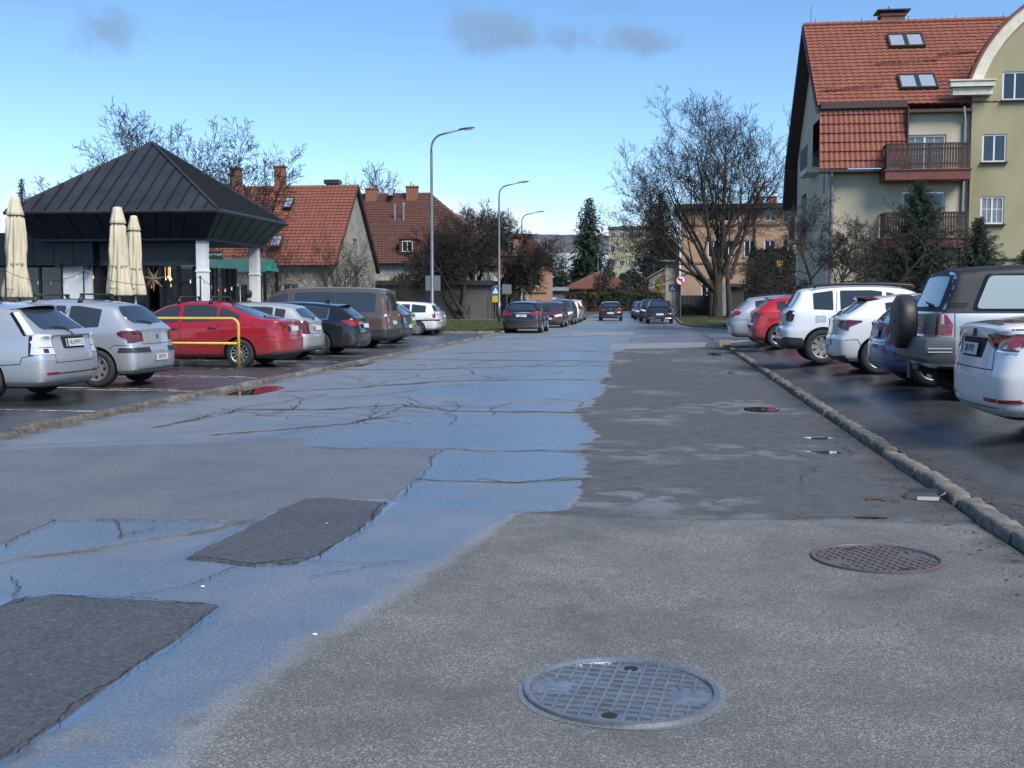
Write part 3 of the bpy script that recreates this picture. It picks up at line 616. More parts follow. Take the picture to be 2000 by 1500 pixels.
def tiled_roof(name, P0, P1, P2, P3, rows, cols, mtl, parent, wave=.03, lift=.045, clip=None, sub=4):
    """pantiles: stepped courses with rounded rolls. P0,P1 eave (left,right); P3,P2 ridge (left,right)"""
    P0, P1, P2, P3 = map(Vector, (P0, P1, P2, P3)); V = []; F = []; nrm = (P1-P0).cross(P3-P0).normalized()
    if nrm.z < 0: nrm = -nrm
    nc = cols*sub
    for r in range(rows):
        for q, (tt, lf) in enumerate(((r/rows-.15/rows, lift), ((r+1)/rows, 0.0))):
            for k in range(nc+1):
                s = k/nc; tt2 = max(tt, 0)
                p = (P0*(1-s)+P1*s)*(1-tt2)+(P3*(1-s)+P2*s)*tt2
                ph = (k % sub)/sub; wv = wave*(.5+.5*math.cos(2*math.pi*ph))
                jit = .006*noise.noise(Vector((k//sub*1.7, r*2.3, 1.1)))
                V.append(p+nrm*(lf+wv+jit))
        for k in range(nc+1):          # front lip of the course
            V.append(V[len(V)-2*(nc+1)+k-k*0] if False else V[r*3*(nc+1)+k]-nrm*lift*1.1)
        b = r*3*(nc+1)
        for k in range(nc):
            F.append((b+k, b+k+1, b+nc+1+k+1, b+nc+1+k)); F.append((b+2*(nc+1)+k, b+2*(nc+1)+k+1, b+k+1, b+k))
    if clip:
        keep = []
        for f in F:
            c = sum((V[i] for i in f), Vector())/len(f)
            if not clip(c): keep.append(f)
        F = keep
    me = bpy.data.meshes.new(name); me.from_pydata([tuple(v) for v in V], [], F); o = link(name, me, parent, mtl); o['kind'] = 'stuff'; return o
def chimney(parent, c, w_, d_, h, pots=1, mt='brick_chimney'):
    b = MB(); b.box((c[0], c[1], c[2]+h/2), (w_, d_, h)); b.box((c[0], c[1], c[2]+h+.05), (w_+.12, d_+.12, .12))
    o = b.build('chimney', MAT[mt], parent)
    for k in range(pots):
        q = MB(); q.tube([(c[0]+(k-.5*(pots-1))*.25, c[1], c[2]+h+.1), (c[0]+(k-.5*(pots-1))*.25, c[1], c[2]+h+.5-.2*(k % 2))], .06, 8); q.build('flue', MAT['zinc'], o)
    return o

# ---------------------------------------------------------------- apartment block on the right
ap = thing('apartment_building', (13, 56, 0), 'cream and olive apartment block with red tiled roof and brown wooden balconies', 'building')
APO = Vector((13, 56, 0))
def loc(o): o.location = o.location-APO if o.parent is ap else o.location; return o
M_CREAM = mat('render_cream', (.49, .435, .30), .9, c2=(.62, .56, .41), scale=.7, detail=10, stretch=(1, 1, .45), bump=.004, bscale=90)
M_OLIVE = mat('render_olive', (.28, .255, .145), .9, c2=(.37, .34, .21), scale=.6, detail=10, stretch=(1, 1, .45), bump=.004, bscale=90)
M_TILE_A = tile_mat('tile_new', (.19, .060, .036), (.265, .092, .058))
mat('brown_wood', (.042, .023, .017), .55, var=.3, scale=6, stretch=(1, 1, .3))
mat('oxide_red', (.15, .045, .033), .6, var=.2, scale=3)
mat('soffit', (.05, .03, .025), .7)
mat('cream_trim', (.66, .62, .50), .8, var=.1, scale=3)
YF = 50.0; XG = PY(1617, 400, 50).x; X2 = PY(1896, 300, 49.75).x; XE = 24.0; YB = 61.0; RY = 55.2; RZ = PY(1700, 47, RY).z; ZMB = PY(1650, 331, 49.4).z; ZMT = PY(1650, 203, 49.8).z
def apz(py, Y=YF): return PY(1700, py, Y).z
b = MB()       # cream wall
u = (1, 0, 0); inn = (0, 1, 0)
d1 = (PY(1772, 0, YF).x-XG, PY(1856, 0, YF).x-XG)
wall_open(b, (XG, YF, 0), u, X2-XG, ZMB, [(d1[0], d1[1], 6.75, ZMB+.001), (d1[0], d1[1], 3.95, 6.1)], .18, inn)
wall_open(b, (10.2, YF, 0), u, X2-10.2, apz(218), [(d1[0]-(10.2-XG), d1[1]-(10.2-XG), ZMB, apz(265))], .18, inn, z0=ZMB)
b.quad((10.2, YF, ZMB), (10.2, YF+.5, ZMB), (10.2, YF+.5, 10.1), (10.2, YF, 10.1))
# gable wall facing the road
def rz_at(y): return RZ-abs(y-RY)*(RZ-ZMT-.1)/(RY-YF) if y <= RY else RZ-(y-RY)*(RZ-8.6)/(61.5-RY)
ops = [(3.0, 5.2, 7.55, 9.75), (7.2, 9.3, 4.6, 6.8), (1.0, 1.6, 6.2, 7.6), (1.2, 2.0, 3.2, 4.7)]
us = np.linspace(0, YB-YF, 45)
wall_open(b, (XG, YF, 0), (0, 1, 0), YB-YF, 8.4, [(q[0], q[1], q[2], min(q[3], 8.399)) for q in ops], .9, (1, 0, 0))
for i in range(44):
    y0, y1 = YF+us[i], YF+us[i+1]
    if 3.0 < (us[i]+us[i+1])/2 < 5.2: zz = 9.75
    else: zz = 8.4
    b.quad((XG, y0, zz), (XG, y1, zz), (XG, y1, max(zz, rz_at(y1)-.25)), (XG, y0, max(zz, rz_at(y0)-.25)))
loc(b.build('wall', M_CREAM, ap))
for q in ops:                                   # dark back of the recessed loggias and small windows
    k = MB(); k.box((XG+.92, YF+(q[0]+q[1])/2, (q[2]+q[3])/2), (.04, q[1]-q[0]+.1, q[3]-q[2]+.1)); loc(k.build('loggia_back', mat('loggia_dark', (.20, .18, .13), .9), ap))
for (y0, y1, z) in ((53.0, 55.2, 7.55), (57.2, 59.3, 4.6)):
    k = MB(); k.box((XG-.28, (y0+y1)/2, z-.12), (.6, y1-y0+.3, .24)); loc(k.build('balcony_slab', MAT['cream_trim'], ap))
    r_ = MB(); r_.box((XG-.55, (y0+y1)/2, z+1.0), (.05, y1-y0+.2, .05)); ro = loc(r_.build('balcony_railing', mat('dark_metal', (.03, .032, .036), .4), ap))
    for j in range(13):
        s = MB(); s.box((XG-.55, y0-.08+(y1-y0+.16)*j/12, z+.5), (.02, .06, .98)); loc(s.build('railing_bar', MAT['dark_metal'], ap))
    k = MB(); k.box((XG-.53, (y0+y1)/2, z+.5), (.012, y1-y0+.1, .9)); loc(k.build('balcony_glass', mat('smoked_glass', (.05, .06, .07), .08), ap))
b = MB(); W3 = [(1927, 1975, 262, 317), (1927, 1974, 384, 438), (1963, 2013, 140, 196)]
YO = 49.75
wo_ = []
for (a, c_, t_, bt) in W3: wo_.append((PY(a, 0, YO).x-X2, PY(c_, 0, YO).x-X2, PY(a, bt, YO).z, PY(a, t_, YO).z))
wo_.append((wo_[0][0], wo_[0][1], 1.7, 3.0))
for k in range(4): w0 = wo_[k]; wo_.append((w0[0]+3.4, w0[1]+3.4, w0[2], w0[3]))
def circ3(a, b_, c_):
    ax, ay, bx, by, cx, cy = *a, *b_, *c_; D = 2*(ax*(by-cy)+bx*(cy-ay)+cx*(ay-by))
    ux = ((ax*ax+ay*ay)*(by-cy)+(bx*bx+by*by)*(cy-ay)+(cx*cx+cy*cy)*(ay-by))/D; uy = ((ax*ax+ay*ay)*(cx-bx)+(bx*bx+by*by)*(ax-cx)+(cx*cx+cy*cy)*(bx-ax))/D
    return Vector((ux, uy)), math.hypot(ax-ux, ay-uy)
ac, ar = circ3(*[(PY(x, y, YO).x, PY(x, y, YO).z) for x, y in ((1891, 160), (1938, 72), (2000, 10))])
wall_open(b, (X2, YO, 0), u, XE-X2, 11.35, [(q[0], q[1], q[2], min(q[3], 11.349)) for q in wo_], .16, inn)
b.quad((X2, YO, 0), (X2, YF+.1, 0), (X2, YF+.1, 11.35), (X2, YO, 11.35))
# arched gable above
for i in range(40):
    t0, t1 = X2+i*(9.2/40), X2+(i+1)*(9.2/40)
    za = lambda x: ac.y+math.sqrt(max(.01, (ar-.05)**2-(x-ac.x)**2))
    w3 = [q for q in wo_ if q[3] > 11.35]; zlow = 11.35
    for q in w3:
        if q[0] < (t0+t1)/2-X2 < q[1]: zlow = q[3]
    if za(t0) > zlow or za(t1) > zlow: b.quad((t0, YO, zlow), (t1, YO, zlow), (t1, YO, max(zlow, za(t1))), (t0, YO, max(zlow, za(t0))))
loc(b.build('wall', M_OLIVE, ap))
def arc_band(r0, r1, y0, y1, nm, mt):
    k = MB(); n = 40; V = []
    for i in range(n+1):
        t = math.pi*(.08+.84*i/n); c_, s_ = math.cos(t), math.sin(t)
        V += [(ac.x-r0*c_, y0, ac.y+r0*s_), (ac.x-r1*c_, y0, ac.y+r1*s_), (ac.x-r1*c_, y1, ac.y+r1*s_), (ac.x-r0*c_, y1, ac.y+r0*s_)]
    k.add(V, [(i*4+a, i*4+(a+1) % 4, i*4+4+(a+1) % 4, i*4+4+a) for i in range(n) for a in range(4)]); return loc(k.build(nm, mt, ap))
arc_band(ar-.52, ar-.07, YO-.12, YO+.05, 'arch_band', MAT['cream_trim']); arc_band(ar-.07, ar+.04, YO-.2, YO+.35, 'arch_roof', MAT['oxide_red'])
k = MB(); p0, p1 = PY(1862, 0, YO).x, PY(1940, 0, YO).x
k.b2((p0, YO-.35, apz(194)), (p1, YO-.003, apz(180))); k.b2((p0-.12, YO-.5, apz(179)), (p1+.05, YO-.003, apz(169))); k.b2((p0-.18, YO-.55, apz(168.6)), (p1+.08, YO-.003, apz(166)))
loc(k.build('cornice', MAT['cream_trim'], ap))
for i, q in enumerate(wo_):
    wdt, hg = q[1]-q[0], q[3]-q[2]
    f = loc(window(ap, (X2+(q[0]+q[1])/2, YO, q[2]), u, inn, wdt, hg, panes=(2, 1), ft=.07, curtain=(i % 4 == 1), sill='gutter', depth=.07, bars=(i % 4 == 1)))
    if i % 4 == 0:
        for j in range(9):
            s = MB(); s.box((X2+(q[0]+q[1])/2, YO+.10, q[2]+.12+j*(hg-.2)/9), (wdt-.16, .01, (hg-.2)/9*.62)); o = s.build('blind_slat', MAT['blind_slat'], f); o.location = -Vector((0, 0, 0))
for (zb, ht) in ((6.76, apz(265)-6.76), (3.96, 2.12)):
    loc(window(ap, (XG+(d1[0]+d1[1])/2, YF, zb), u, inn, d1[1]-d1[0], ht, panes=(2, 1), ft=.09, curtain=True, bars=True, depth=.1))
# balconies
slat = None
for zc, hgt in ((6.72, 1.22), (3.92, 1.2)):
    x0, x1 = PY(1738, 0, 48.9).x, PY(1902, 0, 48.9).x; yb = 48.75
    k = MB(); k.b2((x0-.05, yb-.05, zc-.22), (x1+.03, YF-.003, zc+.16)); k.b2((x0-.1, yb-.1, zc+.16), (x1+.08, YF-.006, zc+.22)); loc(k.build('balcony_slab', MAT['oxide_red'], ap))
    k = MB()
    k.b2((x0, yb, zc+hgt), (x1, yb+.08, zc+hgt+.06)); k.b2((x0, yb+.09, zc+hgt), (x0+.06, YF-.01, zc+hgt+.06)); k.b2((x1-.06, yb+.09, zc+hgt), (x1, YF-.01, zc+hgt+.06))
    for zz in (.4, 1.0): k.b2((x0+.05, yb+.05, zc+zz), (x1-.05, yb+.08, zc+zz+.07))
    for xx in (x0, (x0+x1)/2, x1-.1): k.b2((xx, yb+.012, zc+.22), (xx+.1, yb+.09, zc+hgt-.003))
    rl = loc(k.build('balcony_railing', MAT['brown_wood'], ap))
    if slat is None:
        s = MB(); s.box((0, 0, 0), (.085, .022, .96)); slat = s.mesh('railing_slat', MAT['brown_wood'])
    nsl = 29
    for j in range(nsl):
        link('railing_slat', slat, rl, None, Vector((x0+.12+(x1-x0-.24)*j/(nsl-1), yb+.035, zc+.22+.51)))
    for j in range(8):
        o = link('railing_slat', slat, rl, None, Vector((x0+.03, yb+.18+(YF-yb-.3)*j/7, zc+.22+.51))); o.rotation_euler = (0, 0, math.pi/2)
# roofs
def roofclip(c):
    return (c.x-ac.x)**2+(c.z-ac.y)**2 < (ar+.05)**2 and c.y < 54.6 and c.z > 10 or (c.x > X2-.1 and c.z < 11.2)
tiled_roof('roof_tiles', (XG-.55, YF-.25, ZMT-.08), (XE, YF-.25, ZMT-.08), (XE, RY, RZ), (XG-.55, RY, RZ), 24, 58, M_TILE_A, ap).location = -APO
tiled_roof('mansard_tiles', (XG-.45, YF-.62, ZMB+.03), (10.42, YF-.62, ZMB+.03), (10.25, YF-.12, ZMT), (XG-.45, YF-.12, ZMT), 7, 17, M_TILE_A, ap, wave=.045, lift=.06).location = -APO
k = MB()
k.b2((XG-.5, YF-.70, ZMB-.1), (10.45, YF-.003, ZMB)); k.b2((10.3, YF-.4, apz(224)), (X2, YF-.004, apz(218))); k.b2((XG-.42, YF-.36, ZMT-.2), (10.3, YF-.006, ZMT+.08)); k.b2((10.28, YF-.55, ZMB+.01), (10.33, YF-.01, ZMT-.21))
loc(k.build('fascia', MAT['gutter'], ap))
k = MB()       # underside and edge boards of the overhanging gable roof, both slopes
for (ya, za, yb_, zb_) in ((YF-.25, ZMT-.12, RY, RZ-.04), (RY, RZ-.04, 61.6, 8.55)):
    k.add([(XG-.6, ya, za), (XG-.6, yb_, zb_), (XG+2, yb_, zb_), (XG+2, ya, za), (XG-.6, ya, za-.28), (XG-.6, yb_, zb_-.28), (XG+2, yb_, zb_-.28), (XG+2, ya, za-.28)], [(0, 1, 2, 3), (4, 5, 6, 7), (0, 1, 5, 4), (1, 2, 6, 5), (2, 3, 7, 6), (3, 0, 4, 7)])
k.add([(XG-.6, 61.6, 8.55), (XG-.6, 62.6, 6.4), (XG+2, 62.6, 6.4), (XG+2, 61.6, 8.55), (XG-.6, 61.2, 8.4), (XG-.6, 62.2, 6.3), (XG+2, 62.2, 6.3), (XG+2, 61.2, 8.4)], [(0, 1, 2, 3), (4, 5, 6, 7), (0, 1, 5, 4), (1, 2, 6, 5), (2, 3, 7, 6), (3, 0, 4, 7)])
loc(k.build('soffit', MAT['soffit'], ap))
tiled_roof('roof_tiles', (XG-.6, 61.6, 8.57), (XE, 61.6, 8.57), (XE, RY, RZ), (XG-.6, RY, RZ), 14, 40, M_TILE_A, ap, sub=2).location = -APO
k = MB()
for i in range(56): k.tube([(XG-.55+i*.3, RY, RZ+.03), (XG-.55+i*.3+.31, RY, RZ+.05)], [.11, .13], 8)
loc(k.build('ridge_tiles', M_TILE_A, ap))
# skylights, laid on the slope
sl = (Vector((0, RY-YF+.25, RZ-ZMT+.08))).normalized(); sn = Vector((0, -sl.z, sl.y))
def on_roof(px, py):
    d = ray(px, py); o_ = Vector((0, 0, CAMH)); P0 = Vector((0, YF-.25, ZMT-.08)); t = (P0-o_).dot(sn)/d.dot(sn); return o_+d*t
for (cx_, cy_) in ((1751, 84), (1786, 83), (1773, 164), (1810, 163)):
    c = on_roof(cx_, cy_)+sn*.10; M = Matrix((Vector((1, 0, 0)), sl, sn)).transposed()
    k = MB()
    for (a0, a1, b0, b1) in ((-.39, .39, -.59, -.50), (-.39, .39, .50, .59), (-.39, -.31, -.5, .5), (.31, .39, -.5, .5)): k.box(c+M @ Vector(((a0+a1)/2, (b0+b1)/2, 0)), (a1-a0, b1-b0, .16), M=M)
    f = loc(k.build('skylight', mat('skylight_frame', (.03, .035, .03), .4), ap)); k = MB(); k.box(c+sn*.03, (.62, 1.0, .02), M=M); k.build('pane', mat('skylight_pane', (.28, .32, .38), .05, spec=.8), f)
for (xa, xb, ya, yb_) in ((1710, 1830, 129, 121), (1830, 1905, 112, 104), (1605, 1720, 182, 172)):     # snow guards
    a, c = on_roof(xa, ya), on_roof(xb, yb_); k = MB(); n = 14
    for q in (.10, .2): k.tube([a+sn*q+sl*(.05-q*.2), c+sn*q+sl*(.05-q*.2)], .018, 6)
    for j in range(n): p = a+(c-a)*j/(n-1); k.tube([p, p+sn*.22], .016, 5)
    loc(k.build('snow_guard', MAT['brick_chimney'], ap))
chm = loc(chimney(ap, (PY(1745, 0, RY).x, RY+.3, RZ-.6), 1.05, .7, .95, 2)); k = MB(); cxx = PY(1745, 0, RY).x; k.box((cxx, RY+.3, RZ+.58), (1.5, 1.1, .06)); k.build('chimney_cap', MAT['dark_metal'], chm)
for (px, py0, py1) in ((1892, 215, 560), (1634, 335, 560)):
    x = PY(px, 0, YF-.12).x; z1 = apz(py0); k = MB()
    yo = YF-.5 if px < 1700 else YF-.35
    k.tube([(x-.12, yo, z1), (x-.1, yo, z1-.2), (x, YF-.11, z1-.55), (x, YF-.11, .2)], .065, 10); loc(k.build('downpipe', MAT['zinc'], ap))
for k_ in range(7):
    s = MB(); x = XG+k_*2.1; s.tube([(x, RY, RZ+.1), (x, RY, RZ+.32)], .012, 5); loc(s.build('lightning_spike', MAT['dark_metal'], ap))
k = MB(); k.tube([(XG-.2, RY, RZ+.1), (XG-.2, RY, RZ+.9)], .012, 5); loc(k.build('aerial', MAT['dark_metal'], ap))
k = MB(); k.b2((X2+.1, YO-.06, 3.2), (XE, YO-.004, 3.28)); loc(k.build('plinth_band', MAT['gutter'], ap))

# ---------------------------------------------------------------- pavilion with the dark metal hip roof
PY0, PY1 = 32.4, 38.6; PX1 = PY(425, 408, PY0).x; PX0 = PX1-6.6; ZE = PY(425, 408, PY0).z; ZSK = PY(399, 466, PY0+.62).z
pv = thing('pavilion', (PX1-3, PY0+3, 0), 'pavilion with dark standing-seam pyramid roof on white columns', 'building'); PVO = Vector((PX1-3, PY0+3, 0))
def lp(o): o.location = o.location-PVO; return o
M_SEAM = mat('seam_metal', (.040, .043, .050), .45, .3, var=.22, scale=1.2, bump=.004, bscale=2.2)
M_CLAD = mat('cladding', (.010, .014, .022), .45, .2, var=.25, scale=2)
M_WREN = mat('white_render', (.74, .74, .73), .85, var=.10, scale=2.5, bump=.003, bscale=60)
apex = Vector((PY(300, 281, 35.6).x, 35.5, PY(300, 281, 35.6).z))
cor = [Vector((PX0-.15, PY0, ZE)), Vector((PX1, PY0, ZE)), Vector((PX1, PY1, ZE)), Vector((PX0-.15, PY1, ZE))]
for s in range(4):
    A, B = cor[s], cor[(s+1) % 4]; e = (B-A); nrm = e.cross(apex-A).normalized(); n = 16; nrm = nrm if nrm.z > 0 else -nrm
    foot = A+e*((apex-A).dot(e)/e.length_squared); up = apex-foot; tf = (foot-A).length/e.length
    for i in range(n):
        pts = []
        for t in (i/n+.0006, (i+1)/n-.0006):
            h = t/tf if t <= tf else (1-t)/(1-tf); pts.append((A+e*t, A+e*t+up*h))
        q = [pts[0][0], pts[1][0], pts[1][1], pts[0][1]]
        if i/n < tf < (i+1)/n: q = [pts[0][0], pts[1][0], pts[1][1], apex, pts[0][1]]
        k = MB(); m_ = len(q); k.add(q+[p-nrm*.03 for p in q], [tuple(range(m_)), tuple(range(2*m_-1, m_-1, -1))]+[(j, (j+1) % m_, m_+(j+1) % m_, m_+j) for j in range(m_)]); o = lp(k.build('roof_panel', M_SEAM, pv))
        if i:
            t = i/n; h = t/tf if t <= tf else (1-t)/(1-tf); k = MB(); p0 = A+e*t; p1 = p0+up*h; d = (p1-p0)
            ax = e.normalized(); k.add([p0-ax*.012-nrm*.01, p0+ax*.012-nrm*.01, p1+ax*.012-nrm*.01, p1-ax*.012-nrm*.01, p0-ax*.012+nrm*.05, p0+ax*.012+nrm*.05, p1+ax*.012+nrm*.05, p1-ax*.012+nrm*.05], [(0, 1, 2, 3), (4, 5, 6, 7), (0, 1, 5, 4), (1, 2, 6, 5), (2, 3, 7, 6), (3, 0, 4, 7)]); lp(k.build('roof_seam', mat('seam_dark', (.012, .013, .015), .5), pv))
    k = MB(); k.tube([A+Vector((0, 0, .01)), apex+Vector((0, 0, .02))], .055, 6); lp(k.build('hip_cap', M_SEAM, pv))
    out = Vector((e.y, -e.x, 0)).normalized(); k = MB(); k.tube([A+out*.04-Vector((0, 0, .05)), B+out*.04-Vector((0, 0, .05))], .06, 8); lp(k.build('gutter', M_SEAM, pv))
    # raked skirt below the eaves, in boards
    ins = .62; hsk = ZE-ZSK; c0 = sum(cor, Vector())/4
    A2 = A+Vector(((c0.x-A.x)/abs(c0.x-A.x)*ins, (c0.y-A.y)/abs(c0.y-A.y)*ins, -hsk)); B2 = B+Vector(((c0.x-B.x)/abs(c0.x-B.x)*ins, (c0.y-B.y)/abs(c0.y-B.y)*ins, -hsk))
    nb = 14
    for i in range(nb):
        t0, t1 = i/nb+.002, (i+1)/nb-.002; nn = (B-A).cross(A2-A).normalized(); nn = nn if nn.dot(out) > 0 else -nn
        zz = Vector((0, 0, -.08))
        q = [A.lerp(B, t0)+zz, A.lerp(B, t1)+zz, A2.lerp(B2, t1), A2.lerp(B2, t0)]; lift = nn*(.012 if i % 2 else 0)
        k = MB(); k.add([p+lift for p in q]+[p-nn*.04 for p in q], [(0, 1, 2, 3), (7, 6, 5, 4)]+[(j, (j+1) % 4, 4+(j+1) % 4, 4+j) for j in range(4)]); lp(k.build('skirt_panel', M_CLAD, pv))
zs_ = ZSK
k = MB(); k.b2((PX0+.45, PY0+.6, zs_-.05), (PX1-.6, PY1-.6, zs_+.02)); lp(k.build('ceiling', M_CLAD, pv))
# columns and the grey beam
for (x, y) in ((PX1-.85, PY0+.85), (PX1-.85, PY1-.85), (PX0+2.6, PY1-1.1)):
    k = MB(); k.box((x, y, zs_/2+.02), (.30, .30, zs_-.14)); c_ = lp(k.build('column', M_WREN, pv)); k = MB(); k.box((x, y, 2.42), (.345, .345, .05)); k.build('column_band', M_WREN, c_)
k = MB(); k.b2((PX0+.9, PY0+1.35, 2.62), (PX1-1.3, PY0+1.55, zs_-.051)); lp(k.build('beam', mat('beam_grey', (.09, .095, .10), .8, var=.1), pv))
# glazed inner room, set back
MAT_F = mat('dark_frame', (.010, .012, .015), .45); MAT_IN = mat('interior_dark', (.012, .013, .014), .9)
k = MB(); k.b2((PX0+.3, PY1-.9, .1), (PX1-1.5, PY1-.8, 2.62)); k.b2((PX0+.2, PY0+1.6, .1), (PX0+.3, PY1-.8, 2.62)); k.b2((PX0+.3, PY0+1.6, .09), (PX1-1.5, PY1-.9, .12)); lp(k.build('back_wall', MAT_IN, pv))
gy = PY0+1.7
for i in range(9):
    x = PX0+.9+i*(PX1-1.5-PX0-.9)/8; k = MB(); k.b2((x-.05, gy, .1), (x+.05, gy+.1, 2.6)); lp(k.build('mullion', MAT_F, pv))
for z in (.9, 2.05):
    k = MB(); k.b2((PX0+.9, gy+.012, z), (PX1-1.5, gy+.088, z+.07)); lp(k.build('transom', MAT_F, pv))
for i in range(8):
    if i in (2, 5): continue
    x0 = PX0+.9+i*(PX1-1.5-PX0-.9)/8; k = MB(); k.b2((x0+.05, gy+.04, .1), (x0+(PX1-1.5-PX0-.9)/8-.05, gy+.05, 2.6)); lp(k.build('glass_pane', mat('shop_glass', (.02, .028, .03), .05, alpha=.45), pv))
for i in range(7):
    y0 = PY0+1.8+i*.55; k = MB(); k.b2((PX1-1.5, y0, .1), (PX1-1.44, y0+.06, 2.6)); lp(k.build('mullion', MAT_F, pv))
k = MB(); k.b2((PX1-1.49, PY0+1.86, .1), (PX1-1.47, PY1-1.0, 2.6)); lp(k.build('glass_pane', MAT['shop_glass'], pv))
# globe lamps glowing inside the pavilion
M_GLOBE = mat('globe_lamp', (.8, .6, .4), .3, emit=(1, .62, .30), estr=4)
for j, (px, py, rr) in enumerate(((193, 543, .085), (318, 555, .05), (333, 545, .05), (329, 541, .04), (332, 552, .04), (323, 545, .04), (290, 532, .03), (275, 546, .04), (200, 527, .03), (405, 530, .03))):
    p = PY(px, py, gy+.9); k = MB(); k.lathe([(0.001, -rr), (rr*.7, -rr*.7), (rr, 0), (rr*.7, rr*.7), (.001, rr)], 12, c=p); k.tube([p+Vector((0, 0, rr)), Vector((p.x, p.y, 2.6))], .006, 4)
    o = k.build('globe_lamp', M_GLOBE, smooth=True); tag(o, ['large amber globe lamp glowing inside pavilion behind folded parasols', 'lowest pale globe lamp of hanging cluster in pavilion', 'upper right globe lamp of hanging cluster in pavilion', 'topmost small globe lamp of hanging cluster in pavilion', 'right small globe lamp of hanging cluster in pavilion', 'left small globe lamp of hanging cluster in pavilion', 'tiny lamp high in pavilion beside paper star', 'globe lamp glowing left of the paper star', 'tiny lamp above the large amber globe in pavilion', 'tiny lamp behind the white corner column'][j], 'lamp', 'lamps hanging inside the pavilion')
# paper star
sp_ = PY(300, 546, gy-.3); k = MB(); V = [sp_+Vector((0, -.09, 0)), sp_+Vector((0, .09, 0))]
for j in range(14):
    a = 2*math.pi*j/14; rr = .40 if j % 2 == 0 else .13; V.append(sp_+Vector((rr*math.cos(a+.2), 0, rr*math.sin(a+.2))))
k.add(V, [(0, 2+j, 2+(j+1) % 14) for j in range(14)]+[(1, 2+(j+1) % 14, 2+j) for j in range(14)]); k.tube([sp_, (sp_.x, sp_.y, 2.65)], .004, 4)
tag(k.build('paper_star', mat('paper', (.30, .22, .14), .8)), 'pointed paper star hanging under the pavilion roof', 'decoration')
# hanging sign on the corner column
sg = thing('hanging_sign', (PX1-.1, PY0+1.1, 2.2), 'dark green beer sign on the pavilion corner column', 'sign')
pA, pB = PY(402, 490, PY0+1.0), PY(434, 504, PY0+1.0)
k = MB(); k.b2((pA.x, PY0+.98, pB.z), (pB.x, PY0+1.06, pA.z)); k.b2((pA.x-.03, PY0+1.0, pB.z-.03), (pB.x+.03, PY0+1.05, pB.z-.003)); o = k.build('board', mat('sign_green', (.012, .035, .028), .4), sg); o.location = -sg.location
t = link('lettering', text_mesh('Pilsner Urquell', .085, mat('sign_cream', (.62, .62, .55), .5), .004), o, None, Vector(((pA.x+pB.x)/2, PY0+.972, (pA.z+pB.z)/2))); t.rotation_euler = (math.pi/2, 0, 0)
# low wing on the left
wg = thing('pavilion_wing', (-21.5, 34, 0), 'low flat-roofed wing with dark cladding left of the pavilion', 'building'); WGO = Vector((-21.5, 34, 0))
def lw(o): o.location = o.location-WGO; return o
wy = 33.6; wx1 = PY(176, 0, wy).x
ztop = PY(100, 455, wy).z; zmid = PY(100, 519, wy).z
k = MB(); k.b2((-26, wy+.1, .05), (wx1, 38.4, ztop-.05)); lw(k.build('wall_core', MAT_IN, wg))
nn = 26
for i in range(nn):
    x0 = -26+i*(wx1+26)/nn; x1 = -26+(i+1)*(wx1+26)/nn; k = MB(); k.b2((x0+.006, wy-.25-(.012 if i % 2 else 0), zmid), (x1-.006, wy+.09, ztop)); lw(k.build('cladding_board', M_CLAD, wg))
k = MB(); a, c_ = PY(108, 0, wy).x, PY(164, 0, wy).x; k.b2((a, wy-.02, .05), (c_, wy+.098, zmid-.003)); lw(k.build('wall', M_WREN, wg))
for i in range(5):
    x1 = a-.02-i*.75; k = MB(); k.b2((x1-.07, wy, .1), (x1, wy+.09, zmid-.003)); k.b2((x1-.75, wy+.01, 1.1), (x1-.072, wy+.08, 1.18)); k.b2((x1-.75, wy+.01, .6), (x1-.072, wy+.08, .66)); f = lw(k.build('window', MAT_F, wg)); k = MB(); k.b2((x1-.74, wy+.05, .15), (x1-.075, wy+.06, zmid-.05)); k.build('pane', MAT['win_glass'], f)
for (px, py) in ((115, 519), (170, 523)):
    p = PY(px, py, wy-.3); k = MB(); k.box(p, (.16, .2, .12)); k.box(p+Vector((0, .1, .06)), (.05, .25, .04)); lw(k.build('floodlight', MAT_F, wg))

# green gabled entrance canopy right of the pavilion
cn = thing('entrance_canopy', (-12.6, 41, 0), 'small green gabled entrance canopy on dark posts behind the pavilion', 'canopy'); CNO = Vector((-12.6, 41, 0))
cy0 = 42.0; xr = PY(540, 0, cy0).x; xl = PY(508, 0, cy0).x; zt = PY(524, 505, cy0).z; zb = PY(524, 529, cy0).z; ym = cy0+.0
xm = (xl+xr)/2
# ridge runs along X towards the pavilion; gable faces the road
GX = PY(524, 0, cy0+.7).x
k = MB(); k.add([(GX, cy0, zb), (GX, cy0+1.5, zb), (GX, cy0+.75, zt), (GX-.03, cy0, zb), (GX-.03, cy0+1.5, zb), (GX-.03, cy0+.75, zt)], [(0, 1, 2), (5, 4, 3), (0, 3, 4, 1), (1, 4, 5, 2), (2, 5, 3, 0)])
def lc(o): o.location = o.location-CNO; return o
gf = lc(k.build('gable', mat('canopy_green', (.02, .20, .145), .5, var=.15, scale=2), cn))
k = MB(); k.box((GX+.006, cy0+.72, zb+.32), (.008, .10, .12)); k.box((GX+.006, cy0+.74, zb+.17), (.008, .28, .05)); k.box((GX+.006, cy0+.78, zb+.27), (.008, .05, .05)); k.build('emblem', mat('emblem_dark', (.02, .06, .09), .5), gf)
k = MB(); L_ = 3.6
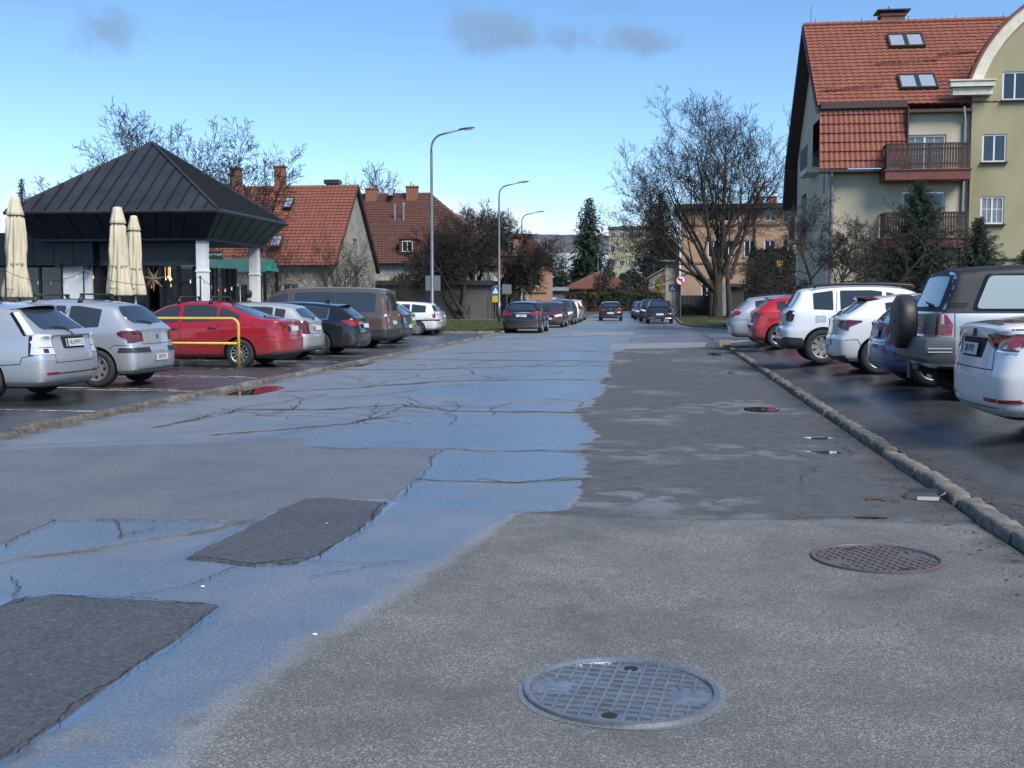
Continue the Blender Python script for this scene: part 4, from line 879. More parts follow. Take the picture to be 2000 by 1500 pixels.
k.add([(GX-.031, cy0-.03, zb-.02), (GX-.031, cy0+.75, zt+.03), (GX-L_, cy0+.75, zt+.03), (GX-L_, cy0-.03, zb-.02), (GX-.031, cy0-.03, zb-.06), (GX-.031, cy0+.75, zt-.01), (GX-L_, cy0+.75, zt-.01), (GX-L_, cy0-.03, zb-.06)], [(0, 1, 2, 3), (4, 5, 6, 7), (0, 1, 5, 4), (2, 3, 7, 6), (3, 0, 4, 7)])
k.add([(GX-.031, cy0+1.53, zb-.02), (GX-.031, cy0+.75, zt+.03), (GX-L_, cy0+.75, zt+.03), (GX-L_, cy0+1.53, zb-.02)], [(0, 1, 2, 3)])
lc(k.build('canopy_roof', mat('canopy_sheet_shaded', (.035, .10, .085), .4, var=.15, scale=2), cn))  # darker than the gable: shade beneath the pavilion roof put into the colour
for (x, y) in ((GX-.08, cy0+.06), (GX-.08, cy0+1.44), (GX-L_+.1, cy0+.06), (GX-L_+.1, cy0+1.44)):
    k = MB(); k.b2((x-.06, y-.06, .05), (x+.06, y+.06, zb-.07)); lc(k.build('post', MAT_F, cn))

# ---------------------------------------------------------------- houses beyond
M_TILE_B = tile_mat('tile_old_red', (.16, .053, .034), (.225, .077, .050))
M_TILE_C = tile_mat('tile_brown', (.070, .030, .021), (.12, .048, .032))
M_PLAST = mat('old_plaster', (.20, .185, .155), .95, c2=(.33, .31, .265), scale=1.1, detail=9, bump=.01, bscale=20)
mat('plaster_white', (.52, .51, .48), .9, var=.12, scale=1.2)
h1 = thing('gabled_house', (-27, 75.5, 0), 'old house with bright red tiled gable roof and plain grey gable wall', 'house'); O1 = Vector((-27, 75.5, 0))
ev, rd, hx = 4.1, PY(697, 361, 75.6).z, -20.3
k = MB(); wall_open(k, (-40, 70.3, 0), (1, 0, 0), 40+hx-.25, ev, [(9.2+3.4*i, 10.3+3.4*i, 1.2, 2.6) for i in range(3)], .15, (0, 1, 0))
k.add([(hx-.25, 70.3, 0), (hx-.25, 80.9, 0), (hx-.25, 80.9, ev), (hx-.25, 75.6, rd-.35), (hx-.25, 70.3, ev)], [(0, 1, 2, 3, 4)]); k.quad((-40, 80.9, 0), (hx-.25, 80.9, 0), (hx-.25, 80.9, ev), (-40, 80.9, ev)); k.quad((-40, 70.3, 0), (-40, 80.9, 0), (-40, 80.9, ev), (-40, 70.3, ev))
k.b2((hx-.2, 74.8, 5.7), (hx-.17, 75.7, 5.85)); o = k.build('wall', M_PLAST, h1); o.location = -O1
for i in range(3):
    f = window(h1, (-40+9.75+3.4*i, 70.3, 1.2), (1, 0, 0), (0, 1, 0), 1.1, 1.4, panes=(2, 1), sill='win_white'); f.location = -O1
tiled_roof('roof_tiles', (-40, 69.8, ev-.35), (hx, 69.8, ev-.35), (hx, 75.6, rd), (-40, 75.6, rd), 26, 66, M_TILE_B, h1, sub=3).location = -O1
tiled_roof('roof_tiles', (-40, 81.4, ev-.35), (hx, 81.4, ev-.35), (hx, 75.6, rd), (-40, 75.6, rd), 20, 40, M_TILE_B, h1, sub=2).location = -O1
k = MB()
for (ya, yb_) in ((69.8, 75.6), (81.4, 75.6)):
    k.add([(hx-.02, ya, ev-.37), (hx-.02, yb_, rd-.02), (hx-.02, yb_, rd-.30), (hx-.02, ya, ev-.6), (hx-.3, ya, ev-.37), (hx-.3, yb_, rd-.02), (hx-.3, yb_, rd-.3), (hx-.3, ya, ev-.6)], [(0, 1, 2, 3), (7, 6, 5, 4), (2, 3, 7, 6), (0, 3, 7, 4)])
k.build('bargeboard', MAT['soffit'], h1).location = -O1
for (px, py) in ((461, 328), (547, 324)):
    p = PY(px, py, 75.9); chimney(h1, (p.x, 75.9, rd-.8), .68, .55, p.z-rd+.7, 1 if px > 500 else 0).location = -O1
p = PY(650, 356, 76); k = MB(); k.box((p.x, 76, rd+.25), (1.05, .8, .28)); k.box((p.x, 76, rd+.05), (.8, .6, .3)); k.build('vent_hood', MAT['dark_metal'], h1).location = -O1
def skyl(par, Oo, px, py, Y, wdt, sl_, mt='skylight_pane'):
    p = PY(px, py, Y); M = Matrix.Rotation(math.atan(sl_), 3, 'X'); k = MB(); k.box(p+Vector((0, -.1, .12)), (wdt, 1.1, .16), M=M); f = k.build('skylight', MAT['skylight_frame'], par); f.location = -Oo
    k = MB(); k.box(p+M @ Vector((0, 0, .09))+Vector((0, -.1, .12)), (wdt-.16, .92, .02), M=M); k.build('pane', MAT[mt], f)
skyl(h1, O1, 565, 401, 74.0, .6, .9); skyl(h1, O1, 541, 476, 70.9, .7, .9)
h2 = thing('hipped_house', (-23, 100, 0), 'large house with weathered brown-red hipped roof behind the bare trees', 'house'); O2 = Vector((-23, 100, 0))
rz2 = PY(770, 377, 100).z; ex = -14.6; k = MB(); wall_open(k, (-34, 92.5, 0), (1, 0, 0), 34+ex-.4, 4.7, [(6.0+3.2*i, 7.1+3.2*i, 2.2, 3.7) for i in range(4)], .15, (0, 1, 0)); k.quad((ex-.4, 92.5, 0), (ex-.4, 107, 0), (ex-.4, 107, 4.7), (ex-.4, 92.5, 4.7)); k.quad((-34, 107, 0), (ex-.4, 107, 0), (ex-.4, 107, 4.7), (-34, 107, 4.7)); k.build('wall', MAT['plaster_white'], h2).location = -O2
for i in range(4): window(h2, (-34+6.55+3.2*i, 92.5, 2.2), (1, 0, 0), (0, 1, 0), 1.1, 1.5, panes=(2, 1)).location = -O2
rx = PY(838, 373, 100).x
# lower skirt roof and steeper upper hip
zk = 7.0; yk = 94.6; xk = ex-1.2
tiled_roof('roof_tiles', (-34, 91.9, 4.6), (ex, 91.9, 4.6), (xk, yk, zk), (-34, yk, zk), 11, 60, M_TILE_C, h2, sub=2).location = -O2
tiled_roof('roof_tiles', (-34, yk, zk), (xk, yk, zk), (rx, 100, rz2), (-34, 100, rz2), 18, 60, M_TILE_C, h2, sub=3).location = -O2
tiled_roof('roof_tiles', (ex, 91.9, 4.6), (ex, 107.5, 4.6), (xk, 105, zk), (xk, yk, zk), 10, 40, M_TILE_C, h2, sub=2).location = -O2
tiled_roof('roof_tiles', (xk, yk, zk), (xk, 105, zk), (rx, 100.1, rz2), (rx, 100, rz2), 16, 40, M_TILE_C, h2, sub=2).location = -O2
for (px, py) in ((727, 366), (806, 362)):
    p = PY(px, py, 99.5); chimney(h2, (p.x, 99.3, rz2-1.6), 1.0, .7, p.z-rz2+1.4, 2).location = -O2
skyl(h2, O2, 765, 380, 99.0, .55, .8)
for (px, p1, p0) in ((771, 403, 441), (788, 400, 434)):
    a, c_ = PY(px, p0, 96.6), PY(px, p1, 96.6); k = MB(); k.tube([a-Vector((0, 0, .4)), c_], .09, 8); k.tube([c_, c_+Vector((0, 0, .2))], .12, 8); k.build('steel_flue', MAT['zinc'], h2).location = -O2
p = PY(800, 475, 93.4); k = MB(); k.b2((p.x-.7, 92.6, p.z-.9), (p.x+.7, 94.5, p.z+.3)); k.add([(p.x-.9, 92.5, p.z+.3), (p.x+.9, 92.5, p.z+.3), (p.x, 92.5, p.z+.85), (p.x-.9, 95, p.z+.3), (p.x+.9, 95, p.z+.3), (p.x, 95, p.z+.85)], [(0, 1, 2), (5, 4, 3), (0, 3, 5, 2), (1, 2, 5, 4)]); d_ = k.build('dormer', M_TILE_C, h2); d_.location = -O2
wdm = window(h2, (p.x, 92.58, p.z-.75), (1, 0, 0), (0, 1, 0), .9, .9, panes=(2, 1), depth=-.02); wdm.location = -O2
# low dark shed between the houses
sh = MB(); sh.b2((-22, 84, 0), (-12.8, 88, PY(780, 548, 84).z-.35)); so_ = thing('garden_shed', (-17, 86, 0), 'low dark flat-roofed shed in front of the hipped house', 'shed'); o = sh.build('wall', mat('shed_wall', (.10, .095, .085), .9, var=.3), so_); o.location = (17, -86, 0)
sh = MB(); sh.b2((-22.3, 83.7, PY(780, 548, 84).z-.345), (-12.5, 88.3, PY(780, 548, 84).z)); o = sh.build('roof', mat('shed_roof', (.035, .036, .042), .7), so_); o.location = (17, -86, 0)

def simple_house(name, label, cat, x0, x1, y0, y1, ze, zr, wallm, roofm, wins, ov=.5, hip=True, rows=10, cols=30, ridge=None, wsz=(1.0, 1.4), frame='win_white', side=None):
    O = Vector(((x0+x1)/2, (y0+y1)/2, 0)); t = thing(name, O, label, cat); k = MB()
    ops = [(x-wsz[0]/2-x0, x+wsz[0]/2-x0, z, z+wsz[1]) for x, z in wins]
    wall_open(k, (x0, y0, 0), (1, 0, 0), x1-x0, ze, ops, .15, (0, 1, 0))
    k.quad((x1, y0, 0), (x1, y1, 0), (x1, y1, ze), (x1, y0, ze)); k.quad((x0, y0, 0), (x0, y1, 0), (x0, y1, ze), (x0, y0, ze)); k.quad((x0, y1, 0), (x1, y1, 0), (x1, y1, ze), (x0, y1, ze))
    k.build('wall', wallm, t).location = -O
    for x, z in wins: window(t, (x, y0, z), (1, 0, 0), (0, 1, 0), wsz[0], wsz[1], frame=frame, panes=(2, 1), ft=.08).location = -O
    ym = (y0+y1)/2; a = ridge if ridge else ((y1-y0)/2 if hip else -ov)
    R0, R1 = (x0+a, ym, zr), (x1-a, ym, zr)
    if zr > ze+.6:
        tiled_roof('roof_tiles', (x0-ov, y0-ov, ze-.1), (x1+ov, y0-ov, ze-.1), R1, R0, rows, cols, roofm, t, sub=2).location = -O
        tiled_roof('roof_tiles', (x1+ov, y0-ov, ze-.1), (x1+ov, y1+ov, ze-.1), R1, R1, rows, 14, roofm, t, sub=2).location = -O
        tiled_roof('roof_tiles', (x0-ov, y0-ov, ze-.1), (x0-ov, y1+ov, ze-.1), R0, R0, rows, 14, roofm, t, sub=2).location = -O
        k = MB(); k.b2((x0-ov+.02, y0-ov+.02, ze-.2), (x1+ov-.02, y1+ov-.02, ze-.13)); k.build('eaves', MAT['soffit'], t).location = -O
    else:
        k = MB(); k.b2((x0-ov, y0-ov, ze-.003), (x1+ov, y1+ov, zr)); k.build('roof', roofm, t).location = -O
    return t, O
M_ORANGE = mat('render_orange', (.36, .20, .125), .9, c2=(.41, .24, .155), scale=1.2)
M_PEACH = mat('render_peach', (.34, .22, .14), .9, c2=(.40, .27, .18), scale=.8, detail=8)
Y = 130; zr = PY(1020, 457, Y+4).z; ze = PY(1050, 510, Y).z
t, O = simple_house('orange_house', 'orange rendered house with brown hipped roof beyond the verge', 'house', PY(955, 0, Y).x, PY(1068, 0, Y).x, Y, Y+8, ze, zr, M_ORANGE, M_TILE_C, [(PY(998, 0, Y).x, 3.2), (PY(1025, 0, Y).x, 3.2), (PY(1048, 0, Y).x, 3.2)], rows=9, cols=22, ridge=2.4, wsz=(.95, 1.5))
k = MB(); k.b2((PY(955, 0, Y).x-.04, Y-.05, 2.35), (PY(1068, 0, Y).x+.04, Y-.003, 2.5)); k.build('string_course', MAT['gutter'], t).location = -O
p = PY(995, 477, Y-.2); k = MB(); k.b2((p.x-1.4, Y-.1, p.z-1.3), (p.x+1.4, Y+3, p.z+.6)); k.add([(p.x-1.8, Y-.3, p.z+.5), (p.x+1.8, Y-.3, p.z+.5), (p.x, Y-.3, p.z+1.5), (p.x-1.8, Y+4, p.z+.5), (p.x+1.8, Y+4, p.z+.5), (p.x, Y+4, p.z+1.5)], [(0, 3, 5, 2), (1, 2, 5, 4)]); k.build('dormer', M_ORANGE, t).location = -O
window(t, (p.x, Y-.12, p.z-.9), (1, 0, 0), (0, 1, 0), 1.1, 1.2, panes=(2, 1), depth=-.02).location = -O
# low hipped bungalow at the end of the street
Y = 176; t, O = simple_house('bungalow', 'low bungalow with wide red-brown hipped roof at the street end', 'house', PY(1112, 0, Y).x, PY(1236, 0, Y).x, Y, Y+9, PY(1170, 563, Y).z, PY(1170, 532, Y+4).z, mat('ochre_wall', (.20, .145, .06), .9, var=.25), tile_mat('tile_rust', (.10, .038, .024), (.155, .062, .037)), [(PY(1165, 0, Y).x, 1.2), (PY(1215, 0, Y).x, 1.2)], ov=1.0, rows=8, cols=26, ridge=4.0, wsz=(2.2, 1.5))
Y = 150; t, O = simple_house('garage', 'low grey garage with pale sheet roof beside the orange house', 'garage', PY(1030, 0, Y).x, PY(1098, 0, Y).x, Y, Y+6, PY(1060, 568, Y).z, PY(1060, 561, Y).z, mat('garage_wall', (.16, .15, .14), .9, var=.3, scale=1), mat('sheet_pale', (.36, .38, .42), .45, .3), [], ov=.5)
k = MB(); k.b2((PY(1068, 0, Y).x, Y-.03, .1), (PY(1090, 0, Y).x, Y-.003, 2.0)); k.build('graffiti_panel', mat('graffiti', (.25, .25, .26), .7, c2=(.6, .6, .6), scale=3, ramp=(.48, .52)), t).location = -O
Y = 245; t, O = simple_house('apartment_block', 'tall pale yellow apartment block far behind the conifers', 'building', PY(1192, 0, Y).x, PY(1308, 0, Y).x, Y, Y+12, PY(1250, 447, Y).z, PY(1250, 442, Y).z, mat('far_yellow', (.33, .32, .20), .9, var=.12, scale=.3), mat('flat_roof', (.12, .12, .12), .8), [(PY(1200+18*i, 0, Y).x, 3+3.0*j) for i in range(6) for j in range(5)], ov=.2, wsz=(1.0, 1.2))
Y = 205; t, O = simple_house('white_house', 'white two-storey house with low grey roof beyond the junction', 'house', PY(1245, 0, Y).x, PY(1312, 0, Y).x, Y, Y+8, PY(1270, 517, Y).z, PY(1270, 511, Y).z, mat('white_wall', (.52, .54, .58), .9, var=.08), mat('roof_grey', (.16, .17, .18), .7), [(PY(1262, 0, Y).x, PY(1300, 533, Y).z), (PY(1283, 0, Y).x, PY(1300, 533, Y).z)], ov=.3, wsz=(1.6, 1.3))
k = MB(); k.b2((PY(1246, 0, Y).x, Y-2.5, 2.6), (PY(1290, 0, Y).x, Y-.3, 3.2)); k.build('porch_roof', MAT['sheet_pale'], t).location = -O
# derelict brick and plaster house
Y = 122; x0, x1, xm = PY(1272, 0, Y).x, PY(1334, 0, Y).x, PY(1305, 0, Y).x
O = Vector(((x0+x1)/2, Y+3, 0)); t = thing('derelict_house', O, 'crumbling brick and plaster house behind the road signs', 'house')
k = MB(); k.add([(x0, Y, 0), (xm, Y, 0), (xm, Y, PY(1300, 524, Y).z), (x0, Y, PY(1300, 545, Y).z), (x0, Y+7, 0), (xm, Y+7, 0), (xm, Y+7, PY(1300, 524, Y).z), (x0, Y+7, PY(1300, 545, Y).z)], [(0, 1, 2, 3), (4, 5, 6, 7), (0, 3, 7, 4), (2, 3, 7, 6)]); k.build('brick_wall', mat('bare_brick', (.15, .085, .06), .95, c2=(.34, .29, .23), scale=1.1, detail=9, bump=.02, bscale=12, ramp=(.46, .54)), t).location = -O
k = MB(); k.b2((xm+.003, Y-.1, 0), (x1-.003, Y+7, PY(1300, 517, Y).z)); k.build('plaster_wall', mat('stained_plaster', (.16, .13, .10), .95, c2=(.40, .365, .28), scale=.7, detail=9, bump=.01, bscale=12, ramp=(.36, .5)), t).location = -O
k = MB(); k.b2((xm-.6, Y-.5, PY(0, 516.6, Y).z), (x1+.15, Y+7, PY(1300, 508, Y).z)); k.add([(x0-.4, Y-.3, PY(1300, 545, Y).z-.1), (xm-.02, Y-.3, PY(1300, 524, Y).z), (xm-.02, Y+7, PY(1300, 524, Y).z), (x0-.4, Y+7, PY(1300, 545, Y).z-.1), (x0-.4, Y-.3, PY(1300, 545, Y).z+.05), (xm-.02, Y-.3, PY(1300, 524, Y).z+.15), (xm-.02, Y+7, PY(1300, 524, Y).z+.15), (x0-.4, Y+7, PY(1300, 545, Y).z+.05)], [(0, 1, 5, 4), (4, 5, 6, 7), (0, 1, 2, 3)]); k.build('roof', MAT['roof_grey'], t).location = -O
# three-storey peach block behind the big tree
Y = 121; x0, x1 = PY(1335, 0, Y).x, PY(1582, 0, Y).x
zt = PY(1430, 408, Y).z
wins = []
for px in (1400, 1430, 1472, 1512, 1548):
    wins += [(PY(px, 0, Y).x, PY(1430, 432, Y).z), (PY(px, 0, Y).x, PY(1300, 503, Y).z)]
wins += [(PY(1388, 0, Y).x, PY(1300, 580, Y).z)]
t, O = simple_house('peach_apartment_house', 'three-storey peach apartment house with dark flat eaves behind the bare maple', 'building', x0, x1, Y, Y+10, zt, zt+.5, M_PEACH, mat('dark_eaves', (.035, .03, .028), .7), wins, ov=.7, wsz=(1.15, 1.75))
for py in (442, 516):
    k = MB(); k.b2((x0-.03, Y-.07, PY(1430, py, Y).z), (x1, Y-.004, PY(1430, py, Y).z+.22)); k.build('string_course', mat('band_brown', (.16, .09, .06), .8), t).location = -O
k = MB(); xx = PY(1481, 0, Y).x; k.tube([(xx, Y-.1, .2), (xx, Y-.1, zt)], .12, 8); k.build('downpipe', MAT['gutter'], t).location = -O
k = MB(); xx = PY(1335, 0, Y).x; k.tube([(xx-.08, Y-.1, 3.5), (xx-.08, Y-.1, zt)], .1, 8); k.build('downpipe', MAT['win_white'], t).location = -O
for px in (1487, 1514): p = PY(px, 0, Y+4); chimney(t, (p.x, Y+4, zt+.4), 1.0, .8, 1.1, 0).location = -O
# fence and concrete wall in front of it
fn = thing('metal_fence', (PY(1357, 0, 112).x, 112, 0), 'dark grey solid panel fence beside the big tree', 'fence'); FO = fn.location.copy()
xa, xb = PY(1333, 0, 112).x, PY(1400, 0, 112).x; zf = PY(1360, 577, 112).z
for i in range(8):
    k = MB(); k.b2((xa+(xb-xa)*i/8+.02, 112, .1), (xa+(xb-xa)*(i+1)/8-.02, 112.04, zf)); k.build('fence_panel', mat('fence_grey', (.045, .047, .052), .6), fn).location = -FO
    k = MB(); k.b2((xa+(xb-xa)*i/8-.04, 111.96, .0), (xa+(xb-xa)*i/8+.018, 112.06, zf+.1)); k.build('post', MAT['fence_grey'], fn).location = -FO
gd = thing('concrete_garage', (PY(1430, 0, 108).x, 110, 0), 'weathered grey concrete garage behind the tree trunks', 'garage'); GO = gd.location.copy()
k = MB(); k.b2((PY(1396, 0, 108).x, 108, 0), (PY(1434, 0, 108).x, 113, PY(1420, 556, 108).z)); k.build('wall', mat('raw_concrete', (.16, .165, .17), .9, c2=(.30, .305, .31), scale=.8, detail=9), gd).location = -GO
k = MB(); k.b2((PY(1434, 0, 108).x+.003, 108.3, 0), (PY(1465, 0, 108).x, 113, PY(1440, 560, 108).z)); k.b2((PY(1432, 0, 108).x, 107.9, PY(1440, 560, 108).z+.003), (PY(1467, 0, 108).x, 113.2, PY(1420, 556, 108).z+.1)); k.build('door_bay', mat('garage_dark', (.05, .042, .04), .7), gd).location = -GO
# white industrial hall and wooded hill far away
Y = 420; t, O = simple_house('industrial_hall', 'long white industrial hall below the wooded hill', 'building', PY(1045, 0, Y).x, PY(1185, 0, Y).x, Y, Y+30, PY(1110, 492, Y).z, PY(1110, 489.5, Y).z, mat('hall_white', (.6, .62, .66), .8), MAT['roof_grey'], [], ov=.3)
def hill(name, Y, pts, mtl, lab):
    k = MB(); V = []; n = 160
    for i in range(n+1):
        px = pts[0][0]+(pts[-1][0]-pts[0][0])*i/n; py = float(np.interp(px, [p[0] for p in pts], [p[1] for p in pts]))
        p = PY(px, py, Y); tree = 1.5*noise.noise(Vector((p.x*.05, 0, 3)))+2.5*noise.noise(Vector((p.x*.22, 1, 3)))
        for (dy, f) in ((-420, 0), (-260, .42), (-120, .78), (0, 1.0), (300, .9), (900, .3)):
            zz = p.z*f+(tree if f == 1.0 else 8*noise.noise(Vector((p.x*.01, dy*.01, 5))))*(f > .1); V.append((p.x*(1+dy/Y*.0), Y+dy, max(zz, -1) if f else -1))
    k.add(V, [(i*6+j, i*6+6+j, i*6+7+j, i*6+j+1) for i in range(n) for j in range(5)]); return tag(k.build(name, mtl, smooth=True), kind='structure')
M_WOOD = mat('bare_wood', (.085, .080, .088), .95, c2=(.135, .125, .125), scale=.05, detail=10, stretch=(2.2, 2.2, .35), bump=2, bscale=.5)
hill('hill', 1500, [(-400, 500), (600, 470), (1000, 456), (1100, 458), (1180, 462), (1400, 470), (2600, 520)], M_WOOD, '')
# ================================================================== trees and shrubs
M_BARK = mat('bark', (.032, .026, .020), .95, c2=(.075, .062, .050), scale=6, detail=8, bump=.02, bscale=12, stretch=(1, 1, .25))
M_TWIG = mat('twig', (.022, .017, .013), .9, c2=(.048, .038, .030), scale=2)
M_TWIG_D = mat('twig_dark', (.012, .010, .008), .9, c2=(.03, .024, .019), scale=2)
M_TWIG_P = mat('twig_pale', (.10, .085, .062), .9, c2=(.16, .14, .105), scale=1)
M_BARKP = mat('bark_pale', (.09, .08, .06), .95, c2=(.15, .13, .10), scale=3)
def rot_axis(d, ang, az):
    o_ = d.orthogonal().normalized(); o_ = Matrix.Rotation(az, 3, d) @ o_
    return (Matrix.Rotation(ang, 3, o_) @ d).normalized()
def grow(root, mbs, p, d, ln, r0, lev, P, rnd):
    """one branch and its children; mbs = (wood, twigs)"""
    n = P['seg'][min(lev, len(P['seg'])-1)]; pts = [p.copy()]; rs = [r0]; q = p.copy(); dd = d.copy(); last = lev >= P['max']
    tip = r0*(.25 if not last else .3)
    for i in range(n):
        dd = (dd+Vector((rnd.gauss(0, 1), rnd.gauss(0, 1), rnd.gauss(0, 1)))*P['wig'][min(lev, len(P['wig'])-1)]+Vector((0, 0, P['up'][min(lev, len(P['up'])-1)]))).normalized()
        q = q+dd*(ln/n); pts.append(q.copy()); rs.append(max(r0+(tip-r0)*((i+1)/n), P['rmin']))
    mb = mbs[0] if lev <= P.get('wood', 1) else mbs[1]
    mb.tube(pts, rs, 7 if lev == 0 else (5 if lev == 1 else 3), caps=False)
    if last: return
    nc = P['num'][min(lev, len(P['num'])-1)]; a0, a1 = P['ang'][min(lev, len(P['ang'])-1)]; st = P['start'][min(lev, len(P['start'])-1)]; az = rnd.uniform(0, 6.28)
    for k in range(nc):
        t = st+(1-st)*(k+rnd.random())/nc; t = min(t, .999); f = t*n; i = int(f); pos = pts[i].lerp(pts[i+1], f-i); ld = (pts[i+1]-pts[i]).normalized(); az += 2.4+rnd.uniform(-.5, .5)
        nd = rot_axis(ld, R_(rnd.uniform(a0, a1)), az); rr = (rs[i]+(rs[i+1]-rs[i])*(f-i))
        grow(root, mbs, pos, nd, ln*P['rat'][min(lev, len(P['rat'])-1)]*rnd.uniform(.7, 1.15)*(1.15-.45*t), max(rr*P.get('rr', .62), P['rmin']), lev+1, P, rnd)
def tree(name, label, base, stems, P, seed, group=None, wood=None, twig=None, cat='tree'):
    rnd = random.Random(seed); t = thing(name, base, label, cat, group); w_, tw = MB(), MB()
    for (off, d, ln, r) in stems:
        grow(t, (w_, tw), Vector(off), Vector(d).normalized(), ln, r, P.get('lev0', 0), P, rnd)
    w_.build('trunk', wood or M_BARK, t, smooth=True, recalc=False); tw.build('crown', twig or M_TWIG, t, smooth=False, recalc=False); return t
# big bare maple on the right verge
PB = dict(max=4, seg=(5, 5, 4, 3, 2), wig=(.06, .09, .12, .15, .18), up=(.02, .06, .07, .06, .05), num=(7, 7, 6, 5), ang=((20, 45), (25, 50), (28, 55), (25, 55)), start=(.28, .25, .2, .15), rat=(.62, .55, .50, .5), rmin=.0115, wood=1, rr=.52)
c = G(1400, 622)
stems = [((0, 0, 0), (.02, 0, 1), 2.7, .48)]
tb = thing('bare_maple', c, 'tall bare spreading maple on the right-hand grass verge', 'tree'); w_, tw = MB(), MB(); rnd = random.Random(4)
w_.tube([(0, 0, -.1), (.02, 0, .3), (.05, 0, 1.6), (.0, 0, 3.2)], [.62, .48, .42, .46], 12, caps=False)
for (dx, dy, dz, ln, r) in ((-1.35, .1, 1.0, 9.2, .22), (-.95, -.3, 1.15, 9.4, .21), (-.55, .4, 1.3, 10.2, .21), (-.30, -.3, 1.6, 11, .22), (-.05, .3, 1.6, 11.6, .24), (.16, -.2, 1.6, 11.6, .21), (.34, .35, 1.3, 10.8, .19), (-1.7, -.4, .75, 7.0, .15), (-.75, .1, 1.3, 9.8, .19), (-1.1, .5, 1.2, 9.0, .17), (.52, -.1, 1.2, 10.0, .18), (-.2, .8, 1.4, 9.8, .18)):
    grow(tb, (w_, tw), Vector((dx*.2, dy*.2, 2.6+rnd.uniform(-.4, .5))), Vector((dx, dy, dz)).normalized(), ln, r, 0, PB, rnd)
w_.build('trunk', M_BARK, tb, smooth=True, recalc=False); tw.build('crown', M_TWIG, tb, recalc=False)
c2 = G(1425, 622); PB2 = dict(PB, num=(7, 6, 5, 4))
tree('bare_tree', 'slimmer bare tree just right of the big maple trunk', c2, [((0, 0, -.1), (.02, 0, 1), 7.5, .30), ((0, 0, 3.4), (.3, .1, 1), 9, .2), ((0, 0, 3.8), (-.25, .2, 1), 9.5, .18)], PB2, 11)
c3 = G(1388, 621); tree('young_bare_tree', 'short dark stem leaning beside the big maple trunk', c3, [((0, 0, -.1), (.12, 0, 1), 3.6, .30)], dict(PB, max=2, num=(3, 3)), 5)
# gnarled multi-stem trees on the left verge
PG = dict(max=4, seg=(5, 5, 4, 3, 2), wig=(.16, .22, .25, .25, .2), up=(.0, .0, -.02, -.04, -.05), num=(8, 9, 8, 6), ang=((25, 60), (30, 70), (30, 75), (30, 70)), start=(.45, .25, .15, .1), rat=(.6, .55, .52, .5), rmin=.010, wood=1, rr=.55)
c = G(905, 627); tree('gnarled_tree', 'gnarled many-stemmed bare tree nearest the lamp post on the left verge', c, [((0, 0, -.1), (-.55, .1, 1), 5.6, .24), ((.2, 0, -.1), (-.25, -.2, 1), 6.4, .22), ((.3, .2, -.1), (.18, .1, 1), 6.6, .2), ((-.1, .2, -.1), (-.95, .2, .9), 5.4, .18), ((0, 0, .6), (-.7, -.5, 1), 5.4, .17)], PG, 21, twig=M_TWIG_D)
c = G(942, 625); tree('gnarled_tree', 'gnarled many-stemmed bare tree leaning towards the black wagon', c, [((0, 0, -.1), (.1, 0, 1), 6.6, .23), ((.2, 0, -.1), (.55, .1, 1), 6.0, .2), ((-.2, .1, -.1), (-.15, .2, 1), 6.8, .2), ((.1, 0, .5), (.95, .1, .8), 4.6, .17), ((.1, .1, .5), (.5, -.4, 1), 6.2, .15)], PG, 33, twig=M_TWIG_D)
# trees behind
PS = dict(PB, max=4, num=(8, 7, 6, 4), rmin=.0105, up=(.02, .04, .04, .02, .02), wig=(.05, .08, .11, .12, .12))
p = PY(330, 400, 62); tree('bare_tree', 'wide bare tree rising behind the pavilion roof', (p.x, 62, 0), [((0, 0, 0), (0, 0, 1), 4, .30), ((0, 0, 3.4), (-.75, 0, 1), 6.3, .13), ((0, 0, 3.4), (.2, .3, 1), 6.4, .14), ((0, 0, 3.4), (.8, 0, 1), 6.3, .13), ((0, 0, 3.4), (-.2, -.3, 1), 6.4, .13), ((0, 0, 3.2), (1.4, .2, .9), 6.0, .10)], PS, 41)
p = PY(165, 400, 66); tree('bare_tree', 'smaller bare tree left of the pavilion peak', (p.x, 66, 0), [((0, 0, 0), (0, 0, 1), 4, .22), ((0, 0, 3.4), (-.6, 0, 1), 4.2, .11), ((0, 0, 3.4), (.45, .2, 1), 4.4, .11), ((0, 0, 3.4), (0, -.3, 1), 4.3, .10)], dict(PS, num=(7, 6, 5, 4)), 43)
p = PY(505, 400, 66); tree('bare_tree', 'slender bare tree between the pavilion and the first chimney', (p.x, 66, 0), [((0, 0, 0), (0, 0, 1), 5, .25), ((0, 0, 4.4), (.3, 0, 1), 4.6, .15), ((0, 0, 4.4), (-.25, .2, 1), 4.4, .14)], dict(PS, num=(6, 5, 5, 3)), 47)
p = PY(930, 470, 122); tree('pale_bare_tree', 'pale bare tree behind the gnarled verge trees', (p.x, 122, 0), [((0, 0, 0), (0, 0, 1), 4.5, .3), ((0, 0, 4), (-.35, 0, 1), 5.6, .16), ((0, 0, 4), (.3, .2, 1), 5.5, .16), ((0, 0, 4), (0, -.2, 1), 5.8, .15), ((0, 0, 3), (-.9, 0, 1), 5, .14)], dict(PS, num=(7, 7, 6, 4), rmin=.022), 51, wood=M_BARKP, twig=M_TWIG_P)
p = PY(725, 470, 125); tree('bare_tree', 'bare treetop showing behind the two tiled houses', (p.x, 125, 0), [((0, 0, 0), (0, 0, 1), 7, .3), ((0, 0, 6), (-.2, 0, 1), 7.8, .18), ((0, 0, 6), (.25, 0, 1), 7.5, .18)], dict(PS, max=3, num=(7, 6, 5), rmin=.025), 53)
